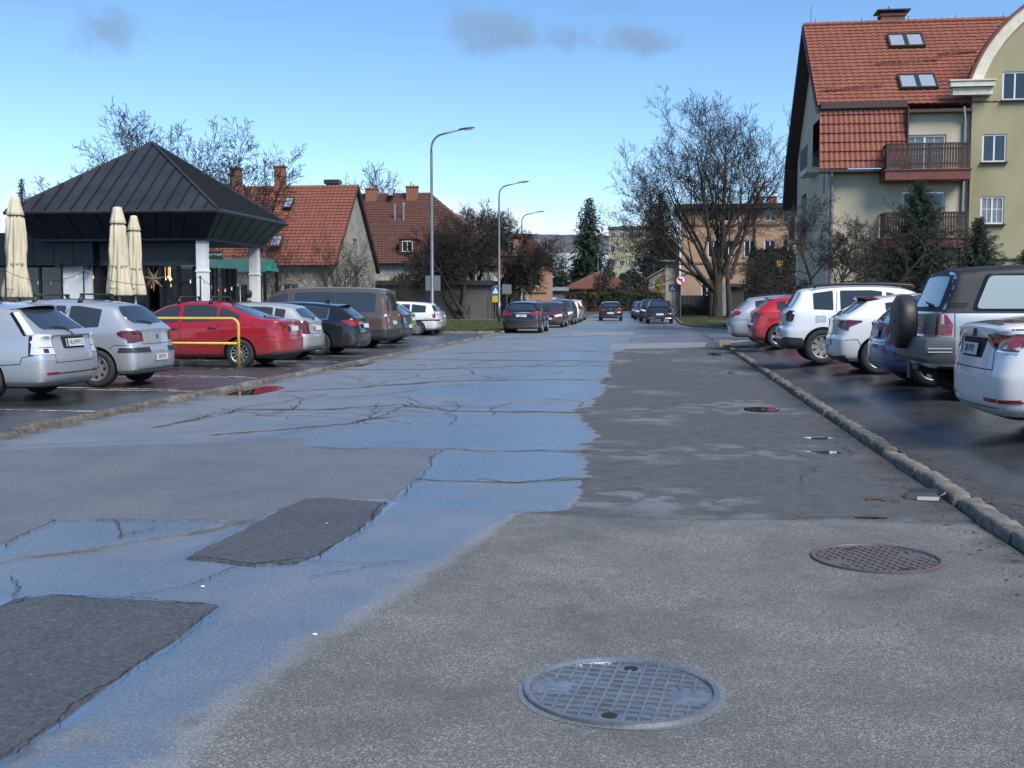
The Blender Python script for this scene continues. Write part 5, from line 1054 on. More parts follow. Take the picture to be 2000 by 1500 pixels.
p = PY(1185, 560, 172); tree('bare_tree', 'small round bare tree in front of the low bungalow', (p.x, 170, 0), [((0, 0, 0), (-.5, 0, 1), 4.4, .16), ((0, 0, 0), (.5, 0, 1), 4.4, .16), ((0, 0, 0), (0, .2, 1), 4.6, .15)], dict(PG, max=3, num=(8, 8, 6), rmin=.03, up=(.03, .02, 0, 0)), 57)
# shrubs
PSH = dict(max=3, seg=(5, 4, 3, 2), wig=(.09, .16, .2, .2), up=(.05, .05, .04, .03), num=(7, 6, 4), ang=((18, 45), (22, 55), (25, 60)), start=(.25, .15, .1), rat=(.5, .45, .45), rmin=.006, wood=0, rr=.55)
def fan(n, spread, ln, r, seed, zd=1.0):
    q = random.Random(seed); return [((q.uniform(-.25, .25), q.uniform(-.25, .25), -.05), (math.cos(6.283*k/n+q.uniform(-.3, .3))*spread*q.uniform(.4, 1.1), math.sin(6.283*k/n)*spread*.8, zd), ln*q.uniform(.75, 1.1), r*q.uniform(.7, 1.1)) for k in range(n)]
p = PY(665, 590, 58); tree('bare_shrub', 'tall fan-shaped bare shrub behind the brown van', (p.x, 58, .1), fan(12, .75, 3.9, .045, 1), PSH, 61, 'bare shrubs', cat='shrub')
p = PY(535, 590, 60); tree('bare_shrub', 'thin bare shrub beside the green canopy', (p.x, 60, .1), fan(8, .5, 3.8, .035, 2), PSH, 63, 'bare shrubs', cat='shrub')
p = PY(775, 590, 70); tree('bare_shrub', 'bare shrub in front of the dark flat-roofed shed', (p.x, 70, .1), fan(8, .8, 2.8, .035, 3), PSH, 65, 'bare shrubs', cat='shrub')
PRR = dict(PG, max=4, num=(8, 8, 7, 6), rmin=.006, wig=(.16, .2, .22, .2, .2), up=(.05, .03, .0, -.01), rat=(.55, .52, .5, .5))
p = PY(1600, 590, 43); tree('gnarled_shrub', 'dark twiggy bare tree behind the white off-roader', (p.x, 43, .0), [((-.25, 0, 0), (-.45, 0, 1), 3.6, .10), ((0, 0, 0), (-.15, .2, 1), 4.0, .11), ((.2, 0, 0), (.35, 0, 1), 3.7, .10), ((-.2, .1, 0), (-.8, -.2, 1), 3.0, .08), ((.1, -.1, .2), (.1, -.5, 1), 3.4, .08)], PRR, 71, 'bare trees by the apartment block')
p = PY(1672, 600, 43.5); tree('gnarled_shrub', 'light bare tree spreading right of the downpipe towards the fir', (p.x, 43.5, .0), [((0, 0, 0), (.25, 0, 1), 4.2, .09), ((.2, 0, 0), (.65, .1, 1), 4.2, .09), ((.1, 0, 0), (1.1, -.1, .9), 3.6, .07)], dict(PRR, num=(6, 6, 5, 4)), 73, 'bare trees by the apartment block')
# ---------------------------------------------------------------- conifers
M_NEED = mat('needles_dark', (.010, .022, .012), .8, c2=(.024, .043, .022), scale=1.5, detail=6)
M_NEEDN = mat('needles_near', (.012, .026, .017), .75, c2=(.034, .058, .034), scale=3, detail=6)
def conifer(name, label, base, H, R, seed, whorls=16, per=7, spray=5, sz=.5, mtl=None, droop=.25, z0=.08, cat='tree', group=None, power=1.0, bare_top=0.0):
    q = random.Random(seed); t = thing(name, base, label, cat, group); tr = MB(); cr = MB()
    tr.tube([(0, 0, -.1), (0, 0, H*.5), (q.gauss(0, .05), 0, H)], [H*.018+.04, H*.011+.02, .012], 8, caps=False)
    nb = whorls*per; az = 0
    for w_ in range(nb):
        f = z0+(1-z0)*((w_+q.uniform(0, 1))/nb); z = H*f; L = R*(1-f)**power*q.uniform(.7, 1.15)+.05*R; az += 2.4+q.uniform(-.4, .4); a = az; l_ = L
        lift = .35*f; dz = l_*(lift-droop*q.uniform(.6, 1.5))
        pts = [Vector((0, 0, z)), Vector((math.cos(a)*l_*.5, math.sin(a)*l_*.5, z+dz*.4)), Vector((math.cos(a)*l_, math.sin(a)*l_, z+dz+.10*l_))]
        tr.tube(pts, [.010+.006*l_, .009, .004], 3, caps=False)
        ns = max(3, int(spray*(.4+l_/R)))
        for s in range(ns):
            tt = (s+q.uniform(.2, 1))/ns; b_ = pts[0].lerp(pts[1], tt*2) if tt < .5 else pts[1].lerp(pts[2], min(1, tt*2-1))
            for sd in (-1, 1, 0):
                aa = a+sd*R_(q.uniform(20, 65)); ll = sz*q.uniform(.5, 1.25)*(1.25-.6*tt)*min(1, .30+.9*l_/R); hang = q.uniform(-.95, .15) if sd else q.uniform(-1.4, -.3)
                e = b_+Vector((math.cos(aa)*ll*(1 if sd else .3), math.sin(aa)*ll*(1 if sd else .3), hang*ll)); m_ = b_.lerp(e, .45)
                nx = Vector((-math.sin(aa)+q.gauss(0, .4), math.cos(aa)+q.gauss(0, .4), q.gauss(0, .7))).normalized()*ll*(.10 if spray > 6 else .14)
                cr.add([b_, m_+nx, e, m_-nx], [(0, 1, 2, 3)])
                for v in range(11 if spray > 6 else 3):
                    g_ = b_.lerp(e, q.uniform(.05, .95)); h = g_+Vector((q.gauss(0, .4), q.gauss(0, .4), q.gauss(-.05, .35)))*ll*.45; o2 = Vector((q.gauss(0, 1), q.gauss(0, 1), q.gauss(0, 1))).normalized()*ll*(.055 if spray > 6 else .08); cr.add([g_-o2, g_+o2, h], [(0, 1, 2)])
    tr.build('trunk', M_BARK, t, recalc=False); cr.build('crown', mtl or M_NEED, t, recalc=False); return t
p = PY(1150, 560, 188); conifer('spruce_tree', 'tall dark spruce left of the yellow apartment block', (p.x, 188, 0), PY(1150, 386, 188).z, 4.6, 1, 20, 9, 6, 1.5, droop=.15, z0=.25, power=.62)
p = PY(1288, 560, 150); conifer('spruce_tree', 'broad dark spruce behind the bare maple crown', (p.x, 150, 0), PY(1288, 377, 150).z, 5.2, 2, 20, 10, 7, 1.3, droop=.2, z0=.12, power=.8)
for i, (px, py, Y, R, lab) in enumerate(((1098, 500, 200, 3.5, 'squat dark evergreen in front of the white hall'), (1125, 505, 196, 3.2, 'dark evergreen at the foot of the tall spruce'), (1190, 505, 198, 2.4, 'small pointed spruce right of the tall spruce'), (1075, 512, 202, 3.0, 'dark evergreen beside the orange house corner'), (1330, 470, 160, 3, 'dark evergreen at the corner of the peach apartment house'))):
    p = PY(px, py, Y); conifer('evergreen_tree', lab, (p.x, Y, 0), p.z, R, 5+i, 12, 8, 5, 1.3, z0=.05, power=.7, group='evergreens beyond the junction')
p = PY(42, 348, 58); conifer('spruce_tree', 'thin spruce top behind the left parasol', (p.x, 58, 0), p.z, 1.6, 15, 22, 7, 6, .5, z0=.3)
p = PY(-30, 400, 52); conifer('spruce_tree', 'dark spruce at the left picture edge behind the wing', (p.x, 52, 0), p.z+.6, 2.4, 19, 16, 8, 6, .6, z0=.2)
p = PY(1540, 350, 140); conifer('spruce_tree', 'dark spruce top behind the gable of the apartment block', (p.x, 140, 0), p.z, 3.2, 16, 16, 8, 5, 1.0, z0=.3)
p = PY(1797, 352, 45); conifer('fir_tree', 'dark fir in front of the brown wooden balconies', (p.x, 45, 0), p.z, 2.75, 17, 28, 10, 15, .40, M_NEEDN, droop=.10, z0=.05, power=.85, group='firs by the apartment block')
p = PY(1913, 425, 45.5); conifer('fir_tree', 'shorter fir right of the balconies under the olive wall', (p.x, 45.5, 0), p.z, 2.2, 18, 22, 10, 14, .38, M_NEEDN, droop=.10, z0=.05, power=.85, group='firs by the apartment block')
p = PY(2015, 480, 44.5); conifer('fir_tree', 'low fir at the right picture edge', (p.x, 44.5, 0), p.z, 2.1, 20, 18, 10, 14, .38, M_NEEDN, droop=.10, z0=.05, power=.8, group='firs by the apartment block')
M_THU = mat('thuja', (.014, .026, .012), .85, c2=(.03, .048, .02), scale=2)
def thuja(label, x, y, H, R, n, seed, group='clipped thujas', sz=.22):
    q = random.Random(seed); t = thing('thuja', (x, y, 0), label, 'shrub', group); k = MB(); k.tube([(0, 0, -.05), (0, 0, H*.7)], [.06, .02], 6, caps=False); k.build('trunk', M_BARK, t); c_ = MB()
    for i in range(n):
        f = q.random(); z = H*f; rr = R*(1-f**3)**.5*(.55+.45*f if f < .2 else 1)*q.uniform(.75, 1.05); a = q.uniform(0, 6.283); p_ = Vector((rr*math.cos(a), rr*math.sin(a), z)); u_ = Vector((math.cos(a)*.35+q.gauss(0, .3), math.sin(a)*.35+q.gauss(0, .3), 1)).normalized()*sz*q.uniform(.7, 1.4); s_ = Vector((-math.sin(a)+q.gauss(0, .5), math.cos(a)+q.gauss(0, .5), 0)).normalized()*sz*.32
        c_.add([p_-s_, p_+s_, p_+u_], [(0, 1, 2)])
    c_.build('crown', M_THU, t, recalc=False)
for i in range(6):
    px = 1474+i*14; p = PY(px, 484+(i % 2)*5, 94); thuja('tall clipped thuja %s' % ['at the left end of the row by the yellow sign', 'second from the left in the row by the yellow sign', 'third in the row left of the yellow sign', 'just left of the yellow sign pole', 'right behind the yellow sign pole', 'at the right end of the row by the apartment gable'][i], p.x, 94, p.z, .75, 1900, i+100)
for i, (px, py, Y, R, lab) in enumerate(((1053, 553, 142, .8, 'small pointed thuja beside the pale garage roof'), (1061, 547, 142, .95, 'taller pointed thuja in front of the pale garage'), (985, 545, 112, .9, 'dark thuja left of the second lamp post'), (1003, 540, 112, 1.1, 'broad dark thuja under the orange house window'), (1217, 535, 182, 1.3, 'clipped thuja left in the row beside the bungalow'), (1229, 530, 182, 1.4, 'middle clipped thuja beside the bungalow'), (1241, 532, 182, 1.3, 'clipped thuja right in the row by the white house'))):
    p = PY(px, py, Y); thuja(lab, p.x, Y, p.z, R, 1500, i+150, sz=.3)
# hedges and scrub
M_HEDGE = mat('hedge_brown', (.035, .026, .016), .9, c2=(.075, .056, .032), scale=.8); M_HEDGEG = mat('hedge_green', (.016, .022, .009), .9, c2=(.04, .048, .02), scale=.8)
def hedge(label, x0, x1, y, H, D, n, seed, mtl, sz=.3, rag=.25):
    q = random.Random(seed); t = thing('hedge', ((x0+x1)/2, y, 0), label, 'hedge'); k = MB(); V = []; xm = (x0+x1)/2
    k.b2((x0-xm+.1, -D*.32, 0), (x1-xm-.1, D*.32, H*.72)); k.build('stems', M_BARK, t); c_ = MB()
    for i in range(n):
        x = q.uniform(x0, x1)-xm; hh = H*(1+rag*noise.noise(Vector((x*.6, seed, 0)))); z = hh*q.random()**.8; yy = q.uniform(-D/2, D/2); p_ = Vector((x, yy, z)); u_ = Vector((q.gauss(0, .6), q.gauss(0, .6), q.uniform(.2, 1.2)))*sz; s_ = Vector((q.gauss(0, 1), q.gauss(0, 1), q.gauss(0, .4))).normalized()*sz*.22
        c_.add([p_-s_, p_+s_, p_+u_], [(0, 1, 2)])
    c_.build('foliage', mtl, t, recalc=False)
hedge('brown leafless hedge across the end of the street', PY(1005, 0, 166).x, PY(1170, 0, 166).x, 166, PY(1100, 574, 166).z, 2.2, 5200, 1, M_HEDGE, .5)
hedge('dark green hedge behind the driving hatchback', PY(1165, 0, 167).x, PY(1335, 0, 167).x, 167.5, PY(1250, 571, 167).z, 2.2, 5200, 2, M_HEDGEG, .5)
hedge('brown scrub along the back of the left verge', PY(760, 0, 87).x, PY(905, 0, 87).x, 87.5, 2.6, 1.8, 4200, 3, M_HEDGE, .35, .6)
hedge('low brown scrub behind the gnarled trees', PY(905, 0, 98).x, PY(1010, 0, 98).x, 98, 2.3, 1.8, 3000, 4, M_HEDGE, .4, .6)
hedge('low green shrubs inside the pavilion front rail', -18.5, -13.6, 32.0, .95, .7, 2600, 5, M_HEDGEG, .16, .5)
hedge('ivy-dark shrubs below the grey fence', PY(1335, 0, 110).x, PY(1372, 0, 110).x, 110.8, 1.0, .8, 900, 6, M_HEDGEG, .25, .5)
hedge('dark scrub beside the bare brick wall', PY(1240, 0, 128).x, PY(1300, 0, 128).x, 119, 2.2, 1.5, 2200, 7, M_HEDGEG, .35, .6)
# ================================================================== street furniture
mat('galv', (.19, .205, .22), .45, .7, var=.15, scale=3)
mat('yellow_paint', (.62, .40, .07), .5, var=.15, scale=6)
mat('lamp_head', (.12, .13, .14), .4, .5)
def lamp(label, px, Y, top_py, arm):
    b0 = PY(px, 560, Y); x = b0.x; zt = PY(px, top_py, Y).z
    t = thing('street_lamp', (x, Y, 0), label, 'street lamp', 'galvanised street lamps on the left'); k = MB()
    k.tube([(0, 0, 0), (0, 0, 1.4), (0, 0, 1.41), (0, 0, zt-1.2)], [.11, .105, .085, .055], 12); k.build('pole', MAT['galv'], t, smooth=True)
    k = MB(); pts = [(0, 0, zt-1.2)]
    for i in range(9): a = R_(10*i); pts.append((.62*(1-math.cos(a)), 0, zt-1.0+.62*math.sin(a)*1.0))
    pts.append((arm, 0, zt-.12+.03)); pts = [(p[0], p[1], min(p[2], zt)) for p in pts]
    pts[-1] = (arm, 0, pts[-2][2]+.20); k.tube(pts, .045, 10); k.build('arm', MAT['galv'], t, smooth=True)
    e = Vector(pts[-1]); k = MB(); k.lathe([(0.01, -.02), (.10, 0), (.15, .25), (.13, .55), (.05, .66), (0.01, .67)], 12); k.v = [(e.x-.05+q[2], e.y+q[1]*.95, e.z+.1*q[2]+q[0]*.32) for q in k.v]; h = k.build('lamp_head', MAT['lamp_head'], t, smooth=True)
    k = MB(); k.box((e.x+.3, 0, e.z-.02), (.38, .2, .02), M=Matrix.Rotation(-.1, 3, 'Y')); k.build('lens', MAT['lamp_clear'], h)
    k = MB(); k.box((.09, -.07, 1.0), (.02, .12, .35)); k.build('hatch', MAT['galv'], t)
lamp('nearest tall street lamp rising beside the hipped roof', 844, 50, 245, 1.35); lamp('second street lamp above the gnarled verge trees', 975, 75, 351, 1.4); lamp('farthest street lamp in front of the orange house', 1019, 98, 410, 1.4)
def sign_post(name, label, px, py_base, Y, h, parts, back=False, rad=.03):
    x = PY(px, py_base, Y).x; t = thing(name, (x, Y, 0), label, 'road sign'); k = MB(); k.tube([(0, 0, 0), (0, 0, h)], rad, 8); k.build('post', MAT['galv'], t)
    for (shape, z, s, mt, sub) in parts:
        k = MB(); y0 = -.05
        def poly(n, r, a0, yy, d=.012): return [(r*math.cos(a0+2*math.pi*i/n), yy, r*math.sin(a0+2*math.pi*i/n)) for i in range(n)]
        def plate(P, yy, d=.012, m='plate'):
            q = MB(); n = len(P); q.add([(p[0], yy, z+p[1]) for p in P]+[(p[0], yy+d, z+p[1]) for p in P], [tuple(range(n)), tuple(range(2*n-1, n-1, -1))]+[(i, (i+1) % n, n+(i+1) % n, n+i) for i in range(n)]); return q
        shp = {'sq': [(-s, -s), (s, -s), (s, s), (-s, s)], 'dia': [(0, -s*1.4), (s*1.4, 0), (0, s*1.4), (-s*1.4, 0)], 'rnd': [(s*math.cos(2*math.pi*i/20), s*math.sin(2*math.pi*i/20)) for i in range(20)], 'rect': [(-s*1.4, -s), (s*1.4, -s), (s*1.4, s), (-s*1.4, s)]}[shape]
        o = plate(shp, y0).build('sign_plate', MAT[mt], t)
        for j, (P, m) in enumerate(sub): plate([(a*s, c*s) for a, c in P], y0-.004*(j+1), .003).build('sign_symbol', MAT[m], o)
    return t
mat('sign_white', (.7, .7, .7), .4); mat('sign_yellow', (.62, .40, .02), .4); mat('sign_blue', (.01, .08, .35), .4); mat('sign_red', (.42, .015, .02), .4); mat('sign_black', (.012, .012, .012), .5); mat('sign_back', (.22, .23, .24), .5, .5)
cir = lambda r, n=20: [(r*math.cos(2*math.pi*i/n), r*math.sin(2*math.pi*i/n)) for i in range(n)]
sign_post('priority_sign', 'yellow and white diamond priority sign above a yellow route plate', 1285, 600, 106, 3.6, [('dia', 3.35, .30, 'sign_white', [([(0, -1.1), (1.1, 0), (0, 1.1), (-1.1, 0)], 'sign_yellow')]), ('sq', 2.62, .32, 'sign_yellow', [([(-.1, -.9), (.15, -.9), (.15, .2), (-.1, .0)], 'sign_black'), ([(.1, .0), (.1, .25), (-.85, .85), (-.9, .6)], 'sign_black')])])
sign_post('crossing_sign', 'blue pedestrian crossing sign with white triangle', 1313, 605, 102, 2.95, [('sq', 2.65, .31, 'sign_blue', [([(-.78, -.62), (.78, -.62), (0, .8)], 'sign_white'), ([(-.12, -.5), (.05, -.5), (.12, .25), (-.02, .3)], 'sign_black'), ([(-.35, -.5), (-.2, -.5), (.05, .1), (-.05, .12)], 'sign_black')]), ('rect', 1.4, .0, 'sign_back', [])][:1])
sign_post('no_turn_sign', 'round red-rimmed no left turn sign by the fence', 1329, 618, 94, 3.55, [('rnd', 3.2, .40, 'sign_red', [(cir(.84), 'sign_white'), ([(.08, -.6), (.28, -.6), (.28, .28), (.08, .28)], 'sign_black'), ([(.1, .05), (.1, .28), (-.3, .28), (-.3, .05)], 'sign_black'), ([(-.25, -.12), (-.25, .48), (-.62, .17)], 'sign_black'), ([(-.65, .5), (-.5, .65), (.65, -.5), (.5, -.65)], 'sign_red')])])
sign_post('yellow_sign', 'narrow yellow sign on a pole in front of the thujas', 1522, 570, 86, PY(1522, 498, 86).z+.05, [('sq', PY(1522, 515, 86).z, .22, 'sign_yellow', [])])
for (px, py, Y, s, lab, sh) in ((990, 565, 80, .34, 'grey back of a small sign left of the black wagon', 'sq'), (846, 553, 62, .42, 'grey back of a sign board behind the nearest lamp', 'sq')):
    z = PY(px, py, Y).z; sign_post('sign_back', lab, px, py, Y, z+s*1.2, [(sh, z, s, 'sign_back', [])])
z = PY(968, 572, 84).z; sign_post('crossing_sign', 'small blue crossing sign among the gnarled trees', 968, 572, 84, z+.5, [('sq', z+.15, .33, 'sign_blue', [([(-.75, -.6), (.75, -.6), (0, .8)], 'sign_white')]), ('sq', z-.45, .25, 'sign_yellow', [])])
# utility poles and wires beyond the junction
def pole(label, px, py, Y, mt='plaster_white', r=.14):
    p = PY(px, py, Y); t = thing('utility_pole', (p.x, Y, 0), label, 'pole'); k = MB(); k.tube([(0, 0, 0), (0, 0, p.z)], [r, r*.6], 8); k.build('shaft', MAT[mt], t); k = MB(); k.box((0, 0, p.z-.25), (1.0, .08, .08)); k.build('crossarm', MAT['galv'], t); return p
mat('pole_concrete', (.28, .27, .25), .9)
pa = pole('pale concrete pole above the bungalow roof', 1168, 494, 186, 'pole_concrete'); pb = pole('grey utility pole beside the diamond sign', 1277, 515, 128, 'pole_concrete'); pc = pole('thin grey pole in front of the orange house', 1029, 495, 120, 'pole_concrete')
for i, (a, c_) in enumerate(((pa, pb), (pa, PY(1000, 520, 150)), (pc, PY(1110, 560, 160)), (pb, PY(1450, 470, 118)), (pb, PY(1500, 505, 118)))):
    k = MB(); pts = [a.lerp(c_, s/8)-Vector((0, 0, .6*math.sin(math.pi*s/8))) for s in range(9)]; k.tube(pts, .022, 4); tag(k.build('overhead_wire', MAT['sign_black'], recalc=False), ['overhead wire between the pale pole and the sign pole', 'overhead wire left from the pale pole over the evergreens', 'overhead wire right of the thin grey pole', 'overhead wire from the sign pole behind the maple crown', 'lower overhead wire from the sign pole to the peach house'][i], 'wire', 'overhead wires')
# yellow tubular barrier in the left car park
rl = thing('yellow_barrier', (G(467, 721, ZL).x, G(467, 721, ZL).y, ZL), 'yellow tubular steel barrier between the silver hatchback and red saloon', 'barrier')
k = MB(); L_ = 3.0; R2 = .16
k.tube([(0, 0, -.05), (0, 0, .94)]+[(-R2+R2*math.cos(R_(15*i)), 0, .94+R2*math.sin(R_(15*i))) for i in range(1, 7)]+[(-L_+R2-R2*math.sin(R_(15*i)), 0, .94+R2*math.cos(R_(15*i))) for i in range(0, 7)]+[(-L_, 0, -.05)], .033, 12); k.build('frame', MAT['yellow_paint'], rl, smooth=True)
k = MB(); k.tube([(-.03, 0, .56), (-L_+.03, 0, .56)], .028, 12); k.build('middle_rail', MAT['yellow_paint'], rl, smooth=True)
q = MB(); r_ = random.Random(3)
for i in range(160):
    a = r_.uniform(0, 6.28); d = abs(r_.gauss(0, .09)); p_ = Vector((d*math.cos(a), d*math.sin(a), 0)); q.add([p_+Vector((-.006, 0, 0)), p_+Vector((.006, 0, 0)), p_+Vector((r_.gauss(0, .04), r_.gauss(0, .04), r_.uniform(.03, .11)))], [(0, 1, 2)])
o = q.build('weeds', M_BLADE, None, recalc=False); o.location = rl.location; tag(o, 'tuft of weeds round the foot of the yellow barrier', 'weeds', kind='stuff')
# folded parasols
M_CANVAS = mat('canvas', (.50, .44, .31), .9, c2=(.60, .54, .40), scale=5, bump=.006, bscale=9, stretch=(1, 1, .25)); mat('umb_white', (.6, .6, .58), .5)
def parasol(label, px, py_top, py_bot, Y, half):
    zt = PY(px, py_top, Y).z; zb = PY(px, py_bot, Y).z; x = PY(px, py_top, Y).x; h = zt-zb; R = half
    t = thing('folded_parasol', (x, Y, 0), label, 'parasol', 'folded cream parasols'); k = MB(); k.tube([(0, 0, 0), (0, 0, zt-.1)], .035, 10); k.build('pole', MAT['umb_white'], t)
    k = MB(); k.box((0, 0, .06), (.6, .6, .12)); k.build('base', mat('umb_base', (.2, .2, .2), .8), t); s0 = px*.13
    def wob(amp): return lambda a, z: 1+amp*math.cos(7*a+s0+z*1.3)*.5+amp*.7*math.sin(11*a+2.1*s0-z*2)+amp*.5*noise.noise(Vector((math.cos(a)*2, math.sin(a)*2, z*2+s0)))
    k = MB(); prof = [(R*.30, zt-.16*h), (R*.62, zt-.22*h), (R*.68, zt-.35*h), (R*.74, zt-.5*h), (R*.70, zt-.62*h), (R*.80, zt-.75*h), (R*.95, zt-.9*h), (R*1.03, zt-.985*h), (R*.98, zb), (R*.8, zb+.02), (R*.6, zt-.8*h), (R*.3, zt-.5*h)]
    k.lathe(prof, 64, wob=wob(.24)); c_ = k.build('canopy', M_CANVAS, t, smooth=True)
    k = MB(); k.lathe([(.02, zt+.005), (R*.33, zt-.005*h), (R*.40, zt-.04*h), (R*.62, zt-.15*h), (R*.70, zt-.185*h), (R*.66, zt-.19*h), (R*.3, zt-.1*h)], 42, wob=wob(.11)); k.build('top_flap', M_CANVAS, c_, smooth=True)
    k = MB(); k.lathe([(R*.80, zt-.655*h), (R*.81, zt-.665*h), (R*.80, zt-.675*h)], 30, wob=wob(.05)); k.build('tie_strap', mat('strap', (.36, .32, .22), .9), c_)
    tx = link('lettering', text_mesh('Pilsner', .10, mat('print_dark', (.08, .07, .05), .8), .002), c_, None, Vector((R*.1, -R*1.19, zb+.17*h*.5))); tx.rotation_euler = (math.pi/2, 0, 0)
parasol('folded cream parasol at the far left in front of the wing', 28, 383, 582, 29.5, .33)
parasol('middle folded cream parasol before the pavilion', 229, 404, 578, 30.0, .31)
parasol('smallest folded cream parasol just right of another', 261, 421, 577, 31.0, .25)
# string of coloured bulbs on thin poles
poles_ = []
for i, (px, py, lab) in enumerate(((10, 528, 'thin dark pole of the light string at the left parasol'), (163, 531, 'thin dark pole of the light string at the white wing wall'), (391, 541, 'thin dark pole of the light string at the corner column'))):
    p = PY(px, py, 29.0); t = MB(); t.tube([(p.x, 29.0, ZL), (p.x, 29.0, p.z)], .022, 8); t.tube([(p.x, 29.0, p.z-.004), (p.x, 29.0, p.z+.03)], .03, 8); tag(t.build('light_pole', MAT_F), lab, 'pole', 'poles of the light string'); poles_.append(p)
ends = [poles_[0]-Vector((3, 0, .1))]+poles_+[PY(470, 548, 33)]
mats_b = [mat('bulb_'+n_, c_, .2, emit=c_, estr=.25) for n_, c_ in (('red', (.5, .06, .04)), ('green', (.05, .35, .15)), ('amber', (.6, .4, .12)), ('blue', (.06, .12, .4)), ('clear', (.6, .55, .45)))]
ls = thing('light_string', poles_[1], 'sagging string of small coloured bulbs in front of the pavilion', 'light string'); k = MB(); bi = 0; bulbs = []
for a, c_ in zip(ends[:-1], ends[1:]):
    sag = .28; pts = [a.lerp(c_, s/12)-Vector((0, 0, sag*4*(s/12)*(1-s/12))) for s in range(13)]; k.tube(pts, .008, 5)
    bulbs += [pts[s] for s in range(1, 12, 2)]
o = k.build('cable', MAT['sign_black'], ls, recalc=False); o.location = -ls.location
for i, p in enumerate(bulbs):
    q = MB(); q.tube([(0, 0, 0), (0, 0, -.05)], .016, 6); q.lathe([(.012, -.05), (.022, -.072), (.016, -.092), (.002, -.1)], 8); link('bulb', q.mesh('bulb', mats_b[(i*7) % 5]), ls, None, p-ls.location)
# yellow low rail inside the terrace
p = PY(220, 590, 31.4); k = MB()
tr_ = thing('terrace_rail', (p.x, 31.4, 0), 'thin yellowish rail behind the parasol poles', 'railing')
for i in range(8): q = MB(); q.tube([(i*.22-.8, 0, .1), (i*.22-.8, 0, 1.35)], .014, 6); q.build('upright', MAT['yellow_paint'], tr_)
q = MB(); q.tube([(-.9, 0, 1.35), (.85, 0, 1.35)], .014, 6); q.build('top_bar', MAT['yellow_paint'], tr_)
# ---------------------------------------------------------------- manholes
M_IRON = mat('cast_iron', (.12, .125, .135), .22, .35, ior=2.4, c2=(.20, .205, .215), scale=7, bump=.002, bscale=60)
M_IRON2 = mat('cast_iron_worn', (.11, .105, .105), .45, .3, c2=(.15, .125, .115), scale=9, bump=.003, bscale=50)
M_PLATE = mat('iron_wet', (.10, .105, .115), .16, .3, c2=(.20, .205, .22), scale=11, ior=2.6, bump=.004, bscale=45)
def manhole(label, c, R, M, rz, tilt=0, sunk=0.0, MP=None):
    MP = MP or M
    t = thing('manhole_cover', (c.x, c.y, .004-sunk), label, 'manhole cover', None, rz); t.rotation_euler.x = tilt
    k = MB(); k.lathe([(R, -.02), (R, .010), (R*.985, .012), (R*.945, .011), (R*.935, .0), (R*.93, -.01)], 56); k.build('rim', M, t, smooth=True).data.set_sharp_from_angle(angle=R_(35))
    k = MB(); n = 56; Rp = R*.932; k.add([(Rp*math.cos(2*math.pi*i/n), Rp*math.sin(2*math.pi*i/n), -.002) for i in range(n)], [tuple(range(n))]); pl = k.build('plate', MP, t)
    g = R*2/14.5; w_ = .012; hh = .006; Ri = R*.90; rr = random.Random(int(R*100+c.y))
    skip = lambda x, y: (abs(x) > R*.52 and abs(y) < R*.16)
    for ax in (0, 1):
        sp = g*1.05
        for i in range(-7, 8):
            u_ = i*sp; 
            if abs(u_) > Ri*.97: continue
            l_ = math.sqrt(Ri*Ri-u_*u_); m_ = 14; k = MB(); any_ = False
            for s in range(m_):
                a, b_ = -l_+2*l_*s/m_, -l_+2*l_*(s+1)/m_; mid = (a+b_)/2; x, y = (mid, u_) if ax == 0 else (u_, mid)
                if skip(x, y) or any((x-hx_)**2+(y-hy_)**2 < (.045)**2 for hx_, hy_ in ((0, .72*R), (0, -.72*R))): continue
                any_ = True
                h2 = hh*rr.uniform(.75, 1.05) if ax == 0 else hh*.93
                if ax == 0: k.b2((a, u_-w_/2, -.0021), (b_, u_+w_/2, -.002+h2))
                else: k.b2((u_-w_/2, a, -.0021), (u_+w_/2, b_, -.002+h2))
            if any_: k.build('rib', M, t)['kind'] = 'stuff'
    for sy in (1, -1):
        k = MB(); k.add([(.03*math.cos(2*math.pi*i/14), sy*.72*R+.03*math.sin(2*math.pi*i/14), -.0005) for i in range(14)], [tuple(range(14))]); k.build('lifting_hole', MAT['gap'], t)
    return t
manhole('round cast-iron manhole cover with raised grid in the near lane', G(1213, 1350), .375, M_IRON, R_(-7), MP=M_PLATE)
manhole('worn sunken manhole cover near the right kerb', G(1712, 1092), .37, M_IRON2, R_(25), 0, .0)
# smooth worn collar round each cover
M_COL = asphalt('collar_asphalt', dry=(.075, .076, .078), sp_amt=.3, speck=.1, masked=False, wet_const=.45, rough_wet=.28)
for c_, R in ((G(1213, 1350), .375),):
    k = MB(); n = 64; k.v = []; V = []
    for i in range(n):
        a = 2*math.pi*i/n; r2 = R*(1.08+.05*noise.noise(Vector((math.cos(a)*2, math.sin(a)*2, R*9)))); V += [(c_.x+(R-.005)*math.cos(a), c_.y+(R-.005)*math.sin(a), .0022), (c_.x+r2*math.cos(a), c_.y+r2*math.sin(a), .0018)]
    k.add(V, [(2*i, 2*i+1, (2*i+3) % (2*n), (2*i+2) % (2*n)) for i in range(n)]); tag(k.build('worn_collar', M_COL), kind='structure')
